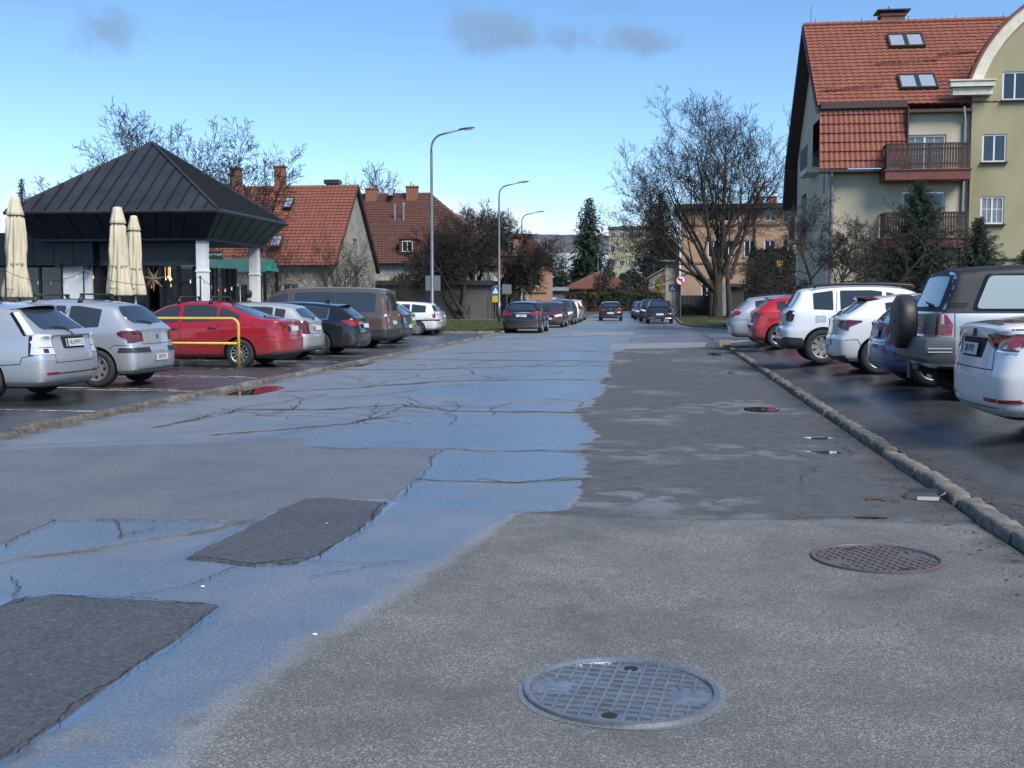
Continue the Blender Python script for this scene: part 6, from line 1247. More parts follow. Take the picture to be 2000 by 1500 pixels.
# gully hole at the right kerb with a broken piece of plastic in it
c_ = G(1800, 975); k = MB(); k.add([(c_.x+x, c_.y+y, z) for x, y, z in ((-.13, -.02, .005), (.12, -.05, .006), (.16, .10, .02), (-.10, .13, .025), (-.10, -.0, .05), (.10, -.02, .055), (.13, .09, .07), (-.07, .11, .06))], [(0, 1, 5, 4), (1, 2, 6, 5), (2, 3, 7, 6), (3, 0, 4, 7), (4, 5, 6, 7)])
tag(k.build('broken_plastic', mat('black_scrap', (.02, .021, .022), .35)), 'broken black plastic scrap lying against the right kerb', 'scrap')
k = MB(); k.add([(c_.x+x, c_.y+y, z) for x, y, z in ((-.05, -.07, .005), (.10, -.09, .006), (.12, -.06, .03), (-.04, -.045, .028))], [(0, 1, 2, 3)]); k.add([(c_.x+.12+x, c_.y+y, z) for x, y, z in ((0, 0, .02), (.05, -.03, .05), (.06, .02, .06))], [(0, 1, 2)]); tag(k.build('plastic_shard', mat('grey_shard', (.30, .28, .26), .3)), 'pale plastic shard beside the black scrap', 'scrap')
# concrete block end at the car-park kerb
p = G(1407, 676); k = MB(); k.b2((p.x-.05, p.y-.15, 0), (p.x+.33, p.y+.25, .2)); tag(k.build('concrete_block', mat('tan_concrete', (.30, .23, .15), .9, var=.2)), 'small tan concrete block at the end of the right kerb', 'block')
# white scraps on the near road
for i, (px, py) in enumerate(((615, 1241), (638, 1024), (396, 1147))):
    p = G(px, py); k = MB(); k.lathe([(.001, .004), (.010, .003), (.012, .0)], 9, c=(p.x, p.y, .005)); tag(k.build('chewing_gum', MAT['sign_white']), ['white spot on the blue wet asphalt by the dry edge', 'white spot on the dark middle patch', 'white spot on the wet asphalt left of the dark patch'][i], 'litter', 'white spots on the road')
# ---------------------------------------------------------------- person by the column (head and shoulders show above the cars)
ps = thing('person', (PY(486, 580, 31).x, 31.0, ZL), 'person in dark clothes and dark hair standing before the rear column', 'person', None, R_(165))
J = {'pel': (0, 0, .95, .15), 'bel': (0, 0, 1.12, .14), 'che': (0, .01, 1.32, .155), 'nk0': (0, 0, 1.46, .07), 'nk': (0, 0, 1.54, .055), 'hd0': (0, -.01, 1.60, .075), 'hd': (0, 0, 1.68, .095), 'hd2': (0, .01, 1.75, .07)}
E_ = [('pel', 'bel'), ('bel', 'che'), ('che', 'nk0'), ('nk0', 'nk'), ('nk', 'hd0'), ('hd0', 'hd'), ('hd', 'hd2')]
for s, n_ in ((1, 'l'), (-1, 'r')):
    J.update({'sh'+n_: (s*.18, 0, 1.42, .06), 'el'+n_: (s*.23, .02, 1.14, .045), 'wr'+n_: (s*.22, -.06, .9, .03), 'ha'+n_: (s*.215, -.08, .82, .035), 'hi'+n_: (s*.09, 0, .92, .09), 'kn'+n_: (s*.10, -.02, .5, .062), 'an'+n_: (s*.10, .01, .09, .042), 'fo'+n_: (s*.11, -.13, .035, .035)})
    E_ += [('che', 'sh'+n_), ('sh'+n_, 'el'+n_), ('el'+n_, 'wr'+n_), ('wr'+n_, 'ha'+n_), ('pel', 'hi'+n_), ('hi'+n_, 'kn'+n_), ('kn'+n_, 'an'+n_), ('an'+n_, 'fo'+n_)]
    for f_ in range(4): J['f%s%d' % (n_, f_)] = (s*(.19+.015*f_), -.09, .72+.008*abs(f_-1.5), .009); E_.append(('ha'+n_, 'f%s%d' % (n_, f_)))
    J['t'+n_] = (s*.18, -.12, .78, .01); E_.append(('ha'+n_, 't'+n_))
ks = list(J); me = bpy.data.meshes.new('body'); me.from_pydata([J[q][:3] for q in ks], [(ks.index(a), ks.index(b_)) for a, b_ in E_], [])
ob = bpy.data.objects.new('body', me); col.objects.link(ob); md = ob.modifiers.new('s', 'SKIN'); md.use_smooth_shade = True
for i, q in enumerate(ks): me.skin_vertices[0].data[i].radius = (J[q][3], J[q][3]*(.78 if q in ('bel', 'che', 'pel') else 1)); me.skin_vertices[0].data[i].use_root = (q == 'pel')
md2 = ob.modifiers.new('u', 'SUBSURF'); md2.levels = md2.render_levels = 2
m2 = bpy.data.meshes.new_from_object(ob.evaluated_get(bpy.context.evaluated_depsgraph_get())); bpy.data.objects.remove(ob)
m2.materials.clear(); m2.materials.append(mat('dark_cloth', (.012, .012, .014), .9)); m2.materials.append(mat('skin', (.42, .25, .18), .6))
for p_ in m2.polygons: p_.material_index = 1 if (p_.center.z > 1.5 or (abs(p_.center.x) > .16 and p_.center.z < .88 and p_.center.z > .6)) else 0
m2.shade_smooth(); link('body', m2, ps); k = MB(); k.lathe([(.001, .115), (.06, .10), (.10, .05), (.108, .0), (.10, -.07), (.07, -.10)], 16, c=(0, .018, 1.69)); hr = k.build('hair', mat('hair_dark', (.01, .009, .008), .7), ps, smooth=True)
for s in (1, -1): k = MB(); k.lathe([(.001, .012), (.012, .006), (.012, -.006), (.001, -.012)], 8, c=(s*.033, -.088, 1.675)); k.build('eye', MAT['sign_white'], ps)
k = MB(); k.add([(0, -.125, 1.635), (.014, -.09, 1.63), (-.014, -.09, 1.63), (0, -.092, 1.68)], [(0, 1, 3), (0, 3, 2), (0, 2, 1)]); k.build('nose', MAT['skin'], ps); k = MB(); k.box((0, -.088, 1.605), (.045, .01, .008)); k.build('mouth', mat('lip', (.3, .1, .09), .6), ps)
# ================================================================== cars
def panel_mesh(bvh, polys, d, mtl, off=.005, thick=.012, step=.045, rnd=0, name='panel', smooth=True):
    """flat outlines laid onto the body's surface, a few mm proud, with a rim that goes back into it"""
    V = []; F = []; NV = []
    for P in polys:
        if rnd: P = rpoly(P, rnd)
        n = len(P); pts = [Vector(p) for p in P]
        xs = [p.x for p in pts]; ys = [p.y for p in pts]
        dense = []
        for i in range(n):
            a, b = pts[i], pts[(i+1) % n]; k = max(1, int((b-a).length/step))
            dense += [a+(b-a)*(j/k) for j in range(k)]
        nb = len(dense); vs = list(dense)
        gx = min(xs)+step/2
        while gx < max(xs):
            gy = min(ys)+step/2
            while gy < max(ys):
                if inpoly(gx, gy, P) and min((q-Vector((gx, gy))).length for q in dense) > step*.4: vs.append(Vector((gx, gy)))
                gy += step
            gx += step
        ov, oe, of, *_ = delaunay_2d_cdt(vs, [(i, (i+1) % nb) for i in range(nb)], [list(range(nb))], 1, 1e-5)
        base = len(V); nrm = []
        for q in ov:
            if d == 'L': o_, dr = Vector((q.x, 3, q.y)), Vector((0, -1, 0))
            elif d == 'R': o_, dr = Vector((q.x, -3, q.y)), Vector((0, 1, 0))
            elif d == 'B': o_, dr = Vector((-3, q.x, q.y)), Vector((1, 0, 0))
            elif d == 'F': o_, dr = Vector((9, q.x, q.y)), Vector((-1, 0, 0))
            else: o_, dr = Vector((q.x, q.y, 5)), Vector((0, 0, -1))
            h, nn, _, dist = bvh.ray_cast(o_, dr)
            if h is None:
                jt = Vector((.0007, .0009, .0008)); jt -= dr*jt.dot(dr); h, nn, _, dist = bvh.ray_cast(o_+jt, dr)
            if h is None or nn.dot(dr) > -.16:
                h, nn, _, _ = bvh.find_nearest(o_+dr*{'L': 2.12, 'R': 2.12, 'B': 3.1, 'F': 4.6, 'T': 3.3}[d])
            V.append(h+nn*off); nrm.append(nn); NV.append(nn)
        cnt = {}
        for f in of:
            f = list(f)
            A, B, C = (V[base+f[0]], V[base+f[1]], V[base+f[2]])
            if (B-A).cross(C-A).dot(nrm[f[0]]) < 0: f = f[::-1]
            F.append(tuple(base+i for i in f))
            for i in range(len(f)):
                e = (f[i], f[(i+1) % len(f)]); cnt[e] = cnt.get(e, 0)+1
        low = {}
        for (a, b) in list(cnt):
            if (b, a) in cnt: continue
            for q in (a, b):
                if q not in low: low[q] = len(V); V.append(V[base+q]-nrm[q]*thick); NV.append(nrm[q])
            F.append((base+b, base+a, low[a], low[b]))
    me = bpy.data.meshes.new(name); me.from_pydata([tuple(v) for v in V], [], F); me.materials.append(mtl)
    if smooth:
        me.shade_smooth(); me.normals_split_custom_set_from_vertices([tuple(q) for q in NV])
    return me

from mathutils.interpolate import poly_3d_calc
class Surf:
    """a smooth body surface to lay panels on: hits come back with the interpolated normal"""
    def __init__(s, me):
        s.v = [v.co.copy() for v in me.vertices]; s.n = [v.normal.copy() for v in me.vertices]; s.p = [tuple(p.vertices) for p in me.polygons]; s.t = BVHTree.FromPolygons(s.v, s.p)
    def nrm(s, h, i):
        f = s.p[i]; w_ = poly_3d_calc([s.v[k] for k in f], h); n_ = Vector()
        for a, k in zip(w_, f): n_ += s.n[k]*a
        return n_.normalized()
    def ray_cast(s, o, d):
        h, n_, i, l = s.t.ray_cast(o, d)
        if h is None: h, n_, i, l = s.t.ray_cast(o+Vector((.0006, .0007, .0005)), d)
        return (h, s.nrm(h, i), i, l) if h is not None else (None, None, None, None)
    def find_nearest(s, o):
        h, n_, i, l = s.t.find_nearest(o); return h, s.nrm(h, i), i, l
def body_mesh(sp):
    L, W = sp['L'], sp['W']; hw = W/2; gc = sp['gc']; top = sp['top']; n = len(top)
    rz = [p[0] for p in sp['rear']]; rx = [p[1] for p in sp['rear']]
    fz = [p[0] for p in sp['front']]; fx = [p[1] for p in sp['front']]
    bx = [p[0] for p in sp['belt']]; bz = [p[1] for p in sp['belt']]
    rear = lambda z: float(np.interp(z, rz, rx)); front = lambda z: L-float(np.interp(z, fz, fx))
    belt = lambda x: float(np.interp(x, bx, bz)); rw = sp.get('rw', .76); NL = 12; NS = 7
    bm = bmesh.new(); G_ = []; cr = bm.edges.layers.float.new('crease_edge')
    for i, t in enumerate(top):
        xu, zu = t[0], t[1]; deck = t[2] == 'd'; rws = t[3] if len(t) > 3 else rw
        ys = {0: sp.get('cy', .84), 1: .972, n-1: .70, n-2: .93}.get(i, 1-.025*((xu-L*.47)/(L/2))**2)
        zb = belt(xu)
        if deck: zb = min(zb, zu)
        bt = sp.get('bt', .62)
        z = [gc, gc, gc+.09, gc+.42*(bt-gc), bt, bt+.075, max(bt+.13, zb-.10)]
        y = [0, .88, .97, .995, 1.0, sp.get('y4a', .992), sp.get('y4', .985)]
        if deck:
            z += [zu-.035, zu-.012, zu, zu+.008, zu+.015]; y += [.95, .90, .80, .45, 0]
        else:
            z += [zb, zb+.55*(zu-.06-zb), zu-.065, zu-.012, zu+.02]; yb = .95
            y += [yb, yb+(rws-yb)*.5, rws, rws-.11, 0]
        row = []
        for k in range(NL):
            if i == 0: x = rear(z[k]) if k < NS else xu
            elif i == 1: x = rear(z[k])+sp.get('cr', .12) if k < NS else xu
            elif i == n-1: x = front(z[k]) if k < NS else xu
            elif i == n-2: x = front(z[k])-.20 if k < NS else xu
            else: x = min(max(xu, .5), L-.6) if k < NS else xu
            if i in (0,) and k >= NS: x += .03*(y[k]**2)
            row.append((x, y[k]*ys*hw, z[k]))
        lv = []
        for s in (1, -1):
            lv.append([bm.verts.new((p[0], s*p[1], p[2])) if p[1] > 1e-6 or s == 1 else None for p in row])
        for k in range(NL):
            if lv[1][k] is None: lv[1][k] = lv[0][k]
        G_.append(lv)
    for i in range(n-1):
        for s in (0, 1):
            for k in range(NL-1):
                a, b, c, d = G_[i][s][k], G_[i+1][s][k], G_[i+1][s][k+1], G_[i][s][k+1]
                bm.faces.new((a, b, c, d) if s == 0 else (d, c, b, a))
    for i, sg in ((0, -1), (n-1, 1)):       # end caps, bulging a little at the centre
        Lr, Rr = G_[i][0], G_[i][1]
        C = [Lr[0], Lr[0]]+[bm.verts.new((Lr[k].co.x+sg*sp.get('bul', .05), 0, Lr[k].co.z)) for k in range(2, NS)]
        if i == 0: CC = C
        def fc(*v):
            u = []
            for q in v:
                if q not in u: u.append(q)
            bm.faces.new(u if sg < 0 else u[::-1])
        for k in range(1, NS-1):
            fc(Lr[k], Lr[k+1], C[k+1], C[k]); fc(C[k], C[k+1], Rr[k+1], Rr[k])
        q = NS-1; fc(*[Lr[j] for j in range(q, NL)], C[q]); fc(C[q], Lr[NL-1], *[Rr[j] for j in range(NL-2, q-1, -1)])
    def cs(v1, v2, c):
        e = bm.edges.get((v1, v2))
        if e: e[cr] = c
    for s in (0, 1):
        for i in range(n-1):
            cs(G_[i][s][NS], G_[i+1][s][NS], .4); cs(G_[i][s][1], G_[i+1][s][1], .7); cs(G_[i][s][2], G_[i+1][s][2], .4)
            if top[i][2] != 'd' and top[i+1][2] != 'd': cs(G_[i][s][NS+2], G_[i+1][s][NS+2], .35)
        for i, t in enumerate(top):
            c = {'r': .75, 'e': .6, 'w': .25}.get(t[2], 0)
            if i == 0: c = sp.get('lip', .6)
            for k in range(NS, NL-1):
                if c: cs(G_[i][s][k], G_[i][s][k+1], c)
        for k in (4, 5):
            cs(G_[0][s][k], CC[k], sp.get('bcr', .5)); cs(G_[0][s][k], G_[1][s][k], sp.get('bcr', .5)); cs(G_[1][s][k], G_[2][s][k], .2)
        for k in range(1, NS-1): cs(G_[0][s][k], G_[0][s][k+1], .15)
    bmesh.ops.recalc_face_normals(bm, faces=bm.faces)
    me = bpy.data.meshes.new('cage'); bm.to_mesh(me); bm.free()
    ob = bpy.data.objects.new('cage', me); col.objects.link(ob)
    md = ob.modifiers.new('s', 'SUBSURF'); md.levels = md.render_levels = 3 if sp.get('hi') else 2
    dg = bpy.context.evaluated_depsgraph_get(); m1 = bpy.data.meshes.new_from_object(ob.evaluated_get(dg))
    bvh = Surf(m1)
    # wheel wells
    mb = MB(); rr = sp['wr']+.055
    for wx in (sp['ro'], sp['ro']+sp['wb']):
        for s in (1, -1):
            cyl = []
            for yy in ((hw-.36)*s, (hw+.25)*s):
                cyl.append([(wx+rr*math.cos(2*math.pi*k/28), yy, sp['wr']+rr*math.sin(2*math.pi*k/28)) for k in range(28)])
            mb.add(cyl[0]+cyl[1], [tuple(range(28)), tuple(range(55, 27, -1))]+[(k, 28+k, 28+(k+1) % 28, (k+1) % 28) for k in range(28)])
    cu = bpy.data.objects.new('cutter', mb.mesh('cutter', MAT['well'])); col.objects.link(cu)
    o2 = bpy.data.objects.new('b', m1); col.objects.link(o2)
    bo = o2.modifiers.new('b', 'BOOLEAN'); bo.operation = 'DIFFERENCE'; bo.solver = 'EXACT'; bo.object = cu
    dg = bpy.context.evaluated_depsgraph_get(); m2 = bpy.data.meshes.new_from_object(o2.evaluated_get(dg))
    if len(m2.polygons) < 200: m2 = m1.copy()
    for q in (ob, o2, cu): bpy.data.objects.remove(q)
    m2.materials.clear(); m2.materials.append(None); m2.materials.append(MAT['well'])
    mi = np.zeros(len(m2.polygons), dtype=np.int32)
    for p in m2.polygons:
        c = p.center
        for wx in (sp['ro'], sp['ro']+sp['wb']):
            if (c.x-wx)**2+(c.z-sp['wr'])**2 < (rr+.003)**2 and abs(c.y) < hw-.02 and abs(p.normal.y) < .999 and ((c.x-wx)*p.normal.x+(c.z-sp['wr'])*p.normal.z) < .02: mi[p.index] = 1
        if c.z < gc+.03 and p.normal.z < -.6: mi[p.index] = 1
    m2.polygons.foreach_set('material_index', mi)
    m2.shade_smooth(); m2.set_sharp_from_angle(angle=R_(38))
    return m2, bvh

WHL = {}
def wheel_meshes(kind):
    if kind in WHL: return WHL[kind]
    t = MB(); t.lathe([(.20, .085), (.215, .097), (.25, .108), (.285, .105), (.31, .092), (.319, .072), (.32, .04), (.316, .035), (.316, .03), (.32, .025), (.32, -.025), (.316, -.03), (.316, -.035), (.32, -.04), (.319, -.072), (.31, -.092), (.25, -.1), (.20, -.09)], 30, axis='Y')
    tm = t.mesh('tyre', MAT['rubber'], True); tm.set_sharp_from_angle(angle=R_(50))
    r = MB(); r.mi = 1; r.lathe([(.0, .005), (.205, .005)], 24, axis='Y')
    r.mi = 0; r.lathe([(.212, .09), (.205, .1), (.194, .092), (.188, .05), (.192, .0)], 30, axis='Y')
    if kind == 'holes':
        r.lathe([(.0, .082), (.06, .085), (.13, .075), (.19, .085)], 30, axis='Y'); r.mi = 1
        for k in range(8):
            a = 2*math.pi*k/8; r.add([((.145*math.cos(a)+.03*math.cos(b)), .0825+.004*math.cos(b-a), (.145*math.sin(a)+.03*math.sin(b))) for b in [2*math.pi*q/12 for q in range(12)]], [tuple(range(12))])
        for k in range(5):
            a = 2*math.pi*k/5; r.add([((.05*math.cos(a)+.01*math.cos(b)), .0875, (.05*math.sin(a)+.01*math.sin(b))) for b in [2*math.pi*q/8 for q in range(8)]], [tuple(range(8))])
    else:
        ns, wd = {'s10': (12, .034), 's5': (5, .075), 's7': (7, .05), 'steel': (9, .075)}[kind]
        r.lathe([(.0, .075), (.045, .075), (.055, .06), (.055, .0)], 16, axis='Y')
        for k in range(ns):
            a = 2*math.pi*k/ns; M = Matrix.Rotation(-a, 3, 'Y')
            P = [Vector(p) for p in [(.04, .062, -wd*.42), (.04, .062, wd*.42), (.195, .08, wd*.55), (.195, .08, -wd*.55), (.04, .02, -wd*.5), (.04, .02, wd*.5), (.195, .04, wd*.62), (.195, .04, -wd*.62)]]
            r.add([M @ p for p in P], [(0, 1, 2, 3), (0, 4, 5, 1), (1, 5, 6, 2), (3, 2, 6, 7), (0, 3, 7, 4)])
        r.mi = 1
        for k in range(5):
            a = 2*math.pi*k/5+.3; r.add([((.032*math.cos(a)+.006*math.cos(b)), .0765, (.032*math.sin(a)+.006*math.sin(b))) for b in [2*math.pi*q/6 for q in range(6)]], [tuple(range(6))])
    rm = r.mesh('rim', [MAT['steel_rim' if kind in ('steel', 'holes') else 'alloy'], MAT['well']], True); rm.set_sharp_from_angle(angle=R_(30))
    WHL[kind] = (tm, rm); return WHL[kind]

def side_windows(sp):
    """window outlines between belt and roof, split by the pillars"""
    top = [t for t in sp['top']]; out = []
    tx = [t[0] for t in top]; tz = [t[1] for t in top]
    bx = [p[0] for p in sp['belt']]; bz = [p[1] for p in sp['belt']]
    for (x0, x1, *opt) in sp['win']:
        ins = opt[0] if opt else sp.get('wins', .115)
        N_ = 22; lo = []; up = []
        for k in range(N_+1):
            x = x0+(x1-x0)*k/N_; b = float(np.interp(x, bx, bz))+.035; t = float(np.interp(x, tx, tz))-ins
            if t-b > .02: lo.append((x, b)); up.append((x, t))
        if len(lo) > 3: out.append(rpoly([lo[0]]+lo[1:-1:4]+[lo[-1]]+[up[-1]]+up[-2:0:-1]+[up[0]], sp.get('wrnd', .05)))
    return out
SPECS = {}
def get_spec(sp):
    if sp['id'] in SPECS: return SPECS[sp['id']]
    me, bvh = body_mesh(sp); sp['bvh'] = bvh; L, W = sp['L'], sp['W']; P = []   # (name, mesh, parent index)
    M = MAT
    def pn(name, polys, d, mtl, **k):
        P.append((name, panel_mesh(bvh, polys, d, M[mtl], name=name, **k)))
    mir = lambda pl: [(-a, b) for a, b in pl][::-1]
    for w_ in side_windows(sp):
        for d in 'LR':
            if sp.get('wframe'): pn('window_trim', [[(x+(x-sum(p[0] for p in w_)/len(w_))*.05, z+(z-sum(p[1] for p in w_)/len(w_))*.12) for x, z in w_]], d, sp['wframe'], off=.003)
            pn('window', [w_], d, 'car_glass', off=.008 if sp.get('wframe') else .004)
    if sp.get('rwin'): pn('rear_window', [sp['rwin']+mir(sp['rwin'])], 'B', 'car_glass_rear', rnd=.06, off=sp.get('rwoff', .007))
    if sp.get('fwin'): pn('windscreen', [sp['fwin']+mir(sp['fwin'])], 'F', 'car_glass_rear', rnd=.05, off=.006)
    for (nm, pl, d, mt, *o_) in sp.get('pan', []):
        k = dict(o_[0]) if o_ else {}
        one = k.pop('one', False)
        rz_, rx_ = [q[0] for q in sp['rear']], [q[1] for q in sp['rear']]
        if d == 'S': pl = [(max(x, float(np.interp(z, rz_, rx_))+.05), z) for x, z in pl]
        elif d == 'B': pl = [(max(-W/2+.06, min(W/2-.06, y)), z) for y, z in pl]
        if d == 'S':
            for q in 'LR': pn(nm, [pl], q, mt, **k)
        elif d in 'BF' and not one:
            pn(nm, [pl], d, mt, **k); pn(nm, [mir(pl)], d, mt, **k)
        else: pn(nm, [pl], d, mt, **k)
    for pl in sp.get('gaps', []):       # shut lines on both sides
        q = []
        for i in range(len(pl)-1):
            a, b = Vector(pl[i]), Vector(pl[i+1]); n_ = Vector((-(b-a).y, (b-a).x)).normalized()*.006
            q.append([tuple(a-n_), tuple(b-n_), tuple(b+n_), tuple(a+n_)])
        for d in 'LR': pn('shut_line', q, d, 'gap', off=.0015, thick=.004, smooth=False)
    def hit(x, z, s):
        h, n_, *_ = bvh.ray_cast(Vector((x, 3*s, z)), Vector((0, -s, 0))); return (h, n_) if h else (Vector((x, s*W/2, z)), Vector((0, s, 0)))
    for (x, z) in sp.get('handles', []):
        for s in (1, -1):
            h, n_ = hit(x, z, s); b = MB(); y = h.y+s*.02
            b.tube([(x-.10, h.y-s*.005, z), (x-.08, y, z+.002), (x, y+s*.006, z+.006), (x+.08, y, z+.002), (x+.1, h.y-s*.005, z)], [.012, .015, .017, .015, .012], 8)
            P.append(('door_handle', b.mesh('door_handle', M[sp.get('hmat', 'black_plastic')], True)))
    if sp.get('mirror'):
        x, z = sp['mirror']
        for s in (1, -1):
            h, _ = hit(x, z-.06, s); b = MB(); Y0 = h.y
            b.lathe([(.0, -.06), (.07, -.055), (.095, -.02), (.095, .02), (.06, .06), (.0, .07)], 12, axis='Y')
            b.v = [(x+q[0]*.8+.02, Y0+s*.13+q[1]*1.4, z+q[2]*.85) for q in b.v]
            b.box((x+.02, Y0+s*.04, z-.05), (.07, .12, .04)); P.append(('wing_mirror', b.mesh('wing_mirror', M[sp.get('mmat', 'black_plastic')], True)))
    for r_ in sp.get('rails', []):       # roof rails (x0,x1,y,z)
        x0, x1, y, z, rd = r_; z = bvh.ray_cast(Vector(((x0+x1)/2, y, 5)), Vector((0, 0, -1)))[0].z+z
        for s in (1, -1):
            b = MB(); b.tube([(x0-.06, s*y, z-.05), (x0, s*y, z), (x0+.25*(x1-x0), s*y, z+.025), (x0+.7*(x1-x0), s*y, z+.03), (x1, s*y, z), (x1+.06, s*y, z-.05)], rd, 8)
            P.append(('roof_rail', b.mesh('roof_rail', M['black_plastic'], True)))
    for (x, z, y) in sp.get('bars', []):
        b = MB(); b.box((x, 0, z+.09), (.07, 2*y, .03))
        for s in (1, -1): b.tube([(x, s*(y+.05), z-.055), (x, s*y, z+.03), (x, s*(y-.06), z+.09)], [.05, .035, .03], 8)
        P.append(('roof_bar', b.mesh('roof_bar', M['black_plastic'], True)))
    if sp.get('fin'):
        x, z = sp['fin']; b = MB(); b.add([(x-.08, .02, z), (x+.1, .02, z), (x-.05, 0, z+.1), (x-.08, -.02, z), (x+.1, -.02, z)], [(0, 1, 2), (4, 3, 2), (0, 2, 3), (1, 4, 2), (0, 3, 4, 1)]); P.append(('antenna', b.mesh('antenna', M['gloss_black'])))
    if sp.get('whip'):
        x, z = sp['whip']; b = MB(); b.tube([(x, 0, z-.02), (x-.12, 0, z+.16), (x-.32, 0, z+.36)], [.012, .006, .003], 6); P.append(('antenna', b.mesh('antenna', M['gloss_black'])))
    if sp.get('wiper'):
        y, z, yl = sp['wiper']; h, n_, *_ = bvh.ray_cast(Vector((-3, y, z)), Vector((1, 0, 0))); h2, *_ = bvh.ray_cast(Vector((-3, yl, z+.05)), Vector((1, 0, 0)))
        if h and h2:
            b = MB(); b.lathe([(.0, -.02), (.04, -.02), (.035, .02), (0, .03)], 10, c=h+Vector((-.02, 0, 0))); b.tube([h+Vector((-.03, 0, 0)), (h+h2)/2+Vector((-.035, 0, .01)), h2+Vector((-.02, 0, 0))], [.014, .012, .008], 6); P.append(('wiper', b.mesh('wiper', M['black_plastic'], True)))
    if sp.get('spoiler'):
        x, z, hw_, ln, th = sp['spoiler']; b = MB(); m = 9; V = []
        for k in range(m):
            t = -1+2*k/(m-1); y = t*hw_; c = 1-.45*t**4; zz = z-.05*t*t
            V += [(x+.05+.10*t*t, y, zz-th*.3), (x-ln*c+.07*t*t, y, zz-.02), (x-ln*c+.07*t*t, y, zz-.02-th*.6), (x+.04+.10*t*t, y, zz-th*1.6)]
        F = [(i*4+a, i*4+(a+1) % 4, i*4+4+(a+1) % 4, i*4+4+a) for i in range(m-1) for a in range(4)]+[(3, 2, 1, 0), tuple(4*(m-1)+q for q in range(4))]
        b.add(V, F); sm = b.mesh('rear_spoiler', M[sp['spmat']] if sp.get('spmat') else None, True); sm.set_sharp_from_angle(angle=R_(45))
        P.append(('rear_spoiler', sm))
    if sp.get('plate'):
        z, yc = sp['plate'][0], sp['plate'][1]
        h, *_ = bvh.ray_cast(Vector((-3, yc, z)), Vector((1, 0, 0))); sp['plate_at'] = h
        h2, *_ = bvh.ray_cast(Vector((-3, yc, z+.09)), Vector((1, 0, 0))); h3, *_ = bvh.ray_cast(Vector((-3, yc, z-.09)), Vector((1, 0, 0)))
        sp['plate_tilt'] = math.atan2((h2.x-h3.x), .18) if h2 and h3 else 0
        sp['plate_x'] = min(q.x for q in (h, h2, h3) if q)
    sp['body'] = me; sp['parts'] = P; SPECS[sp['id']] = sp
    return sp
PT = {}
def make_car(name, label, sp, pm, loc, rz, group, plate=None, wheels='s5', wscale=1.0, front_plate=False):
    sp = get_spec(sp); root = thing(name, loc, label, 'car' if 'cat' not in sp else sp['cat'], group, rz)
    def pl(nm, me, par=root):
        o = link(nm, me, par)
        if len(me.materials) == 0: me.materials.append(None)
        if me.materials[0] is None: o.material_slots[0].link = 'OBJECT'; o.material_slots[0].material = pm
        return o
    pl('body', sp['body'])
    for nm, me in sp['parts']: pl(nm, me)
    tm, rm = wheel_meshes(wheels); k = sp['wr']/.32
    for wx in (sp['ro'], sp['ro']+sp['wb']):
        for s in (1, -1):
            o = link('wheel', tm, root, None, (wx, s*(sp['W']/2-.125*k), sp['wr'])); o.scale = (k, 1.05, k)
            o.rotation_euler = (0, 0, 0 if s > 0 else math.pi)
            link('rim', rm, o)
    if plate and sp.get('plate'):
        h = sp['plate_at']; two = len(plate) > 1 and plate[1] == '2'
        b = MB(); b.box((0, 0, 0), (.012, .52, .115)); q = b.build('number_plate', MAT['plate'], root, loc=(sp['plate_x']-.012, h.y, h.z), rot=(0, sp['plate_tilt']*.9, 0))
        b = MB(); b.box((-.0075, .237, 0), (.003, .042, .105)); b.build('country_band', MAT['plate_blue'], q)
        if plate != '-':
            key = plate
            if key not in PT: PT[key] = text_mesh(plate, .105, MAT['plate_ink'], sx=.86)
            t = link('plate_text', PT[key], q, None, (-.008, -.02, 0)); t.rotation_euler = (math.pi/2, 0, -math.pi/2)
    return root
def wagon(id, L=4.6, W=1.8, H=1.47, belt=.96, ro=.95, wb=2.7, wr=.32, roofx=.42, lip=.98, wbase=.22, **k):
    top = [(.05, lip, 'd'), (wbase, lip+.05, 'd'), (roofx, H-.10, 'r', .70), (roofx+.75, H-.015, ''), (2.0, H, ''), (2.7, H-.02, ''), (3.05, H-.09, 'w'), (L-1.05, belt+.03, 'd'), (L-.35, belt-.13, 'd'), (L-.1, belt-.22, 'd')]
    sp = dict(id=id, L=L, W=W, H=H, ro=ro, wb=wb, wr=wr, gc=.2, top=top, rw=.75,
        rear=[(.2, .14), (.3, .03), (.5, 0.0), (.68, .02), (.76, .07), (belt, .10)],
        front=[(.2, .12), (.4, 0), (.6, .02), (belt, .2)],
        belt=[(0, belt+.02), (1.5, belt), (L, belt-.10)],
        win=[(roofx+.15, ro+.22), (ro+.28, ro+1.28), (ro+1.36, L-1.2)],
        rwin=[(0, H-.16), (.53, H-.18), (.66, lip+.09), (0, lip+.07)][::-1],
        fwin=[(0, H-.12), (.52, H-.14), (.68, belt+.06), (0, belt+.08)][::-1],
        handles=[(ro+.35, belt-.09), (ro+1.35, belt-.10)], mirror=(L-1.35, belt+.08),
        gaps=[[(ro+1.32, belt), (ro+1.32, .3)], [(ro+.28, belt), (ro+.30, .72), (ro+.44, .42)], [(ro+2.38, belt-.05), (ro+2.3, .3)], [(.12, .72), (.5, .74), (.58, .6)]],
        plate=(.82, 0), pan=[])
    sp.update(k); return sp
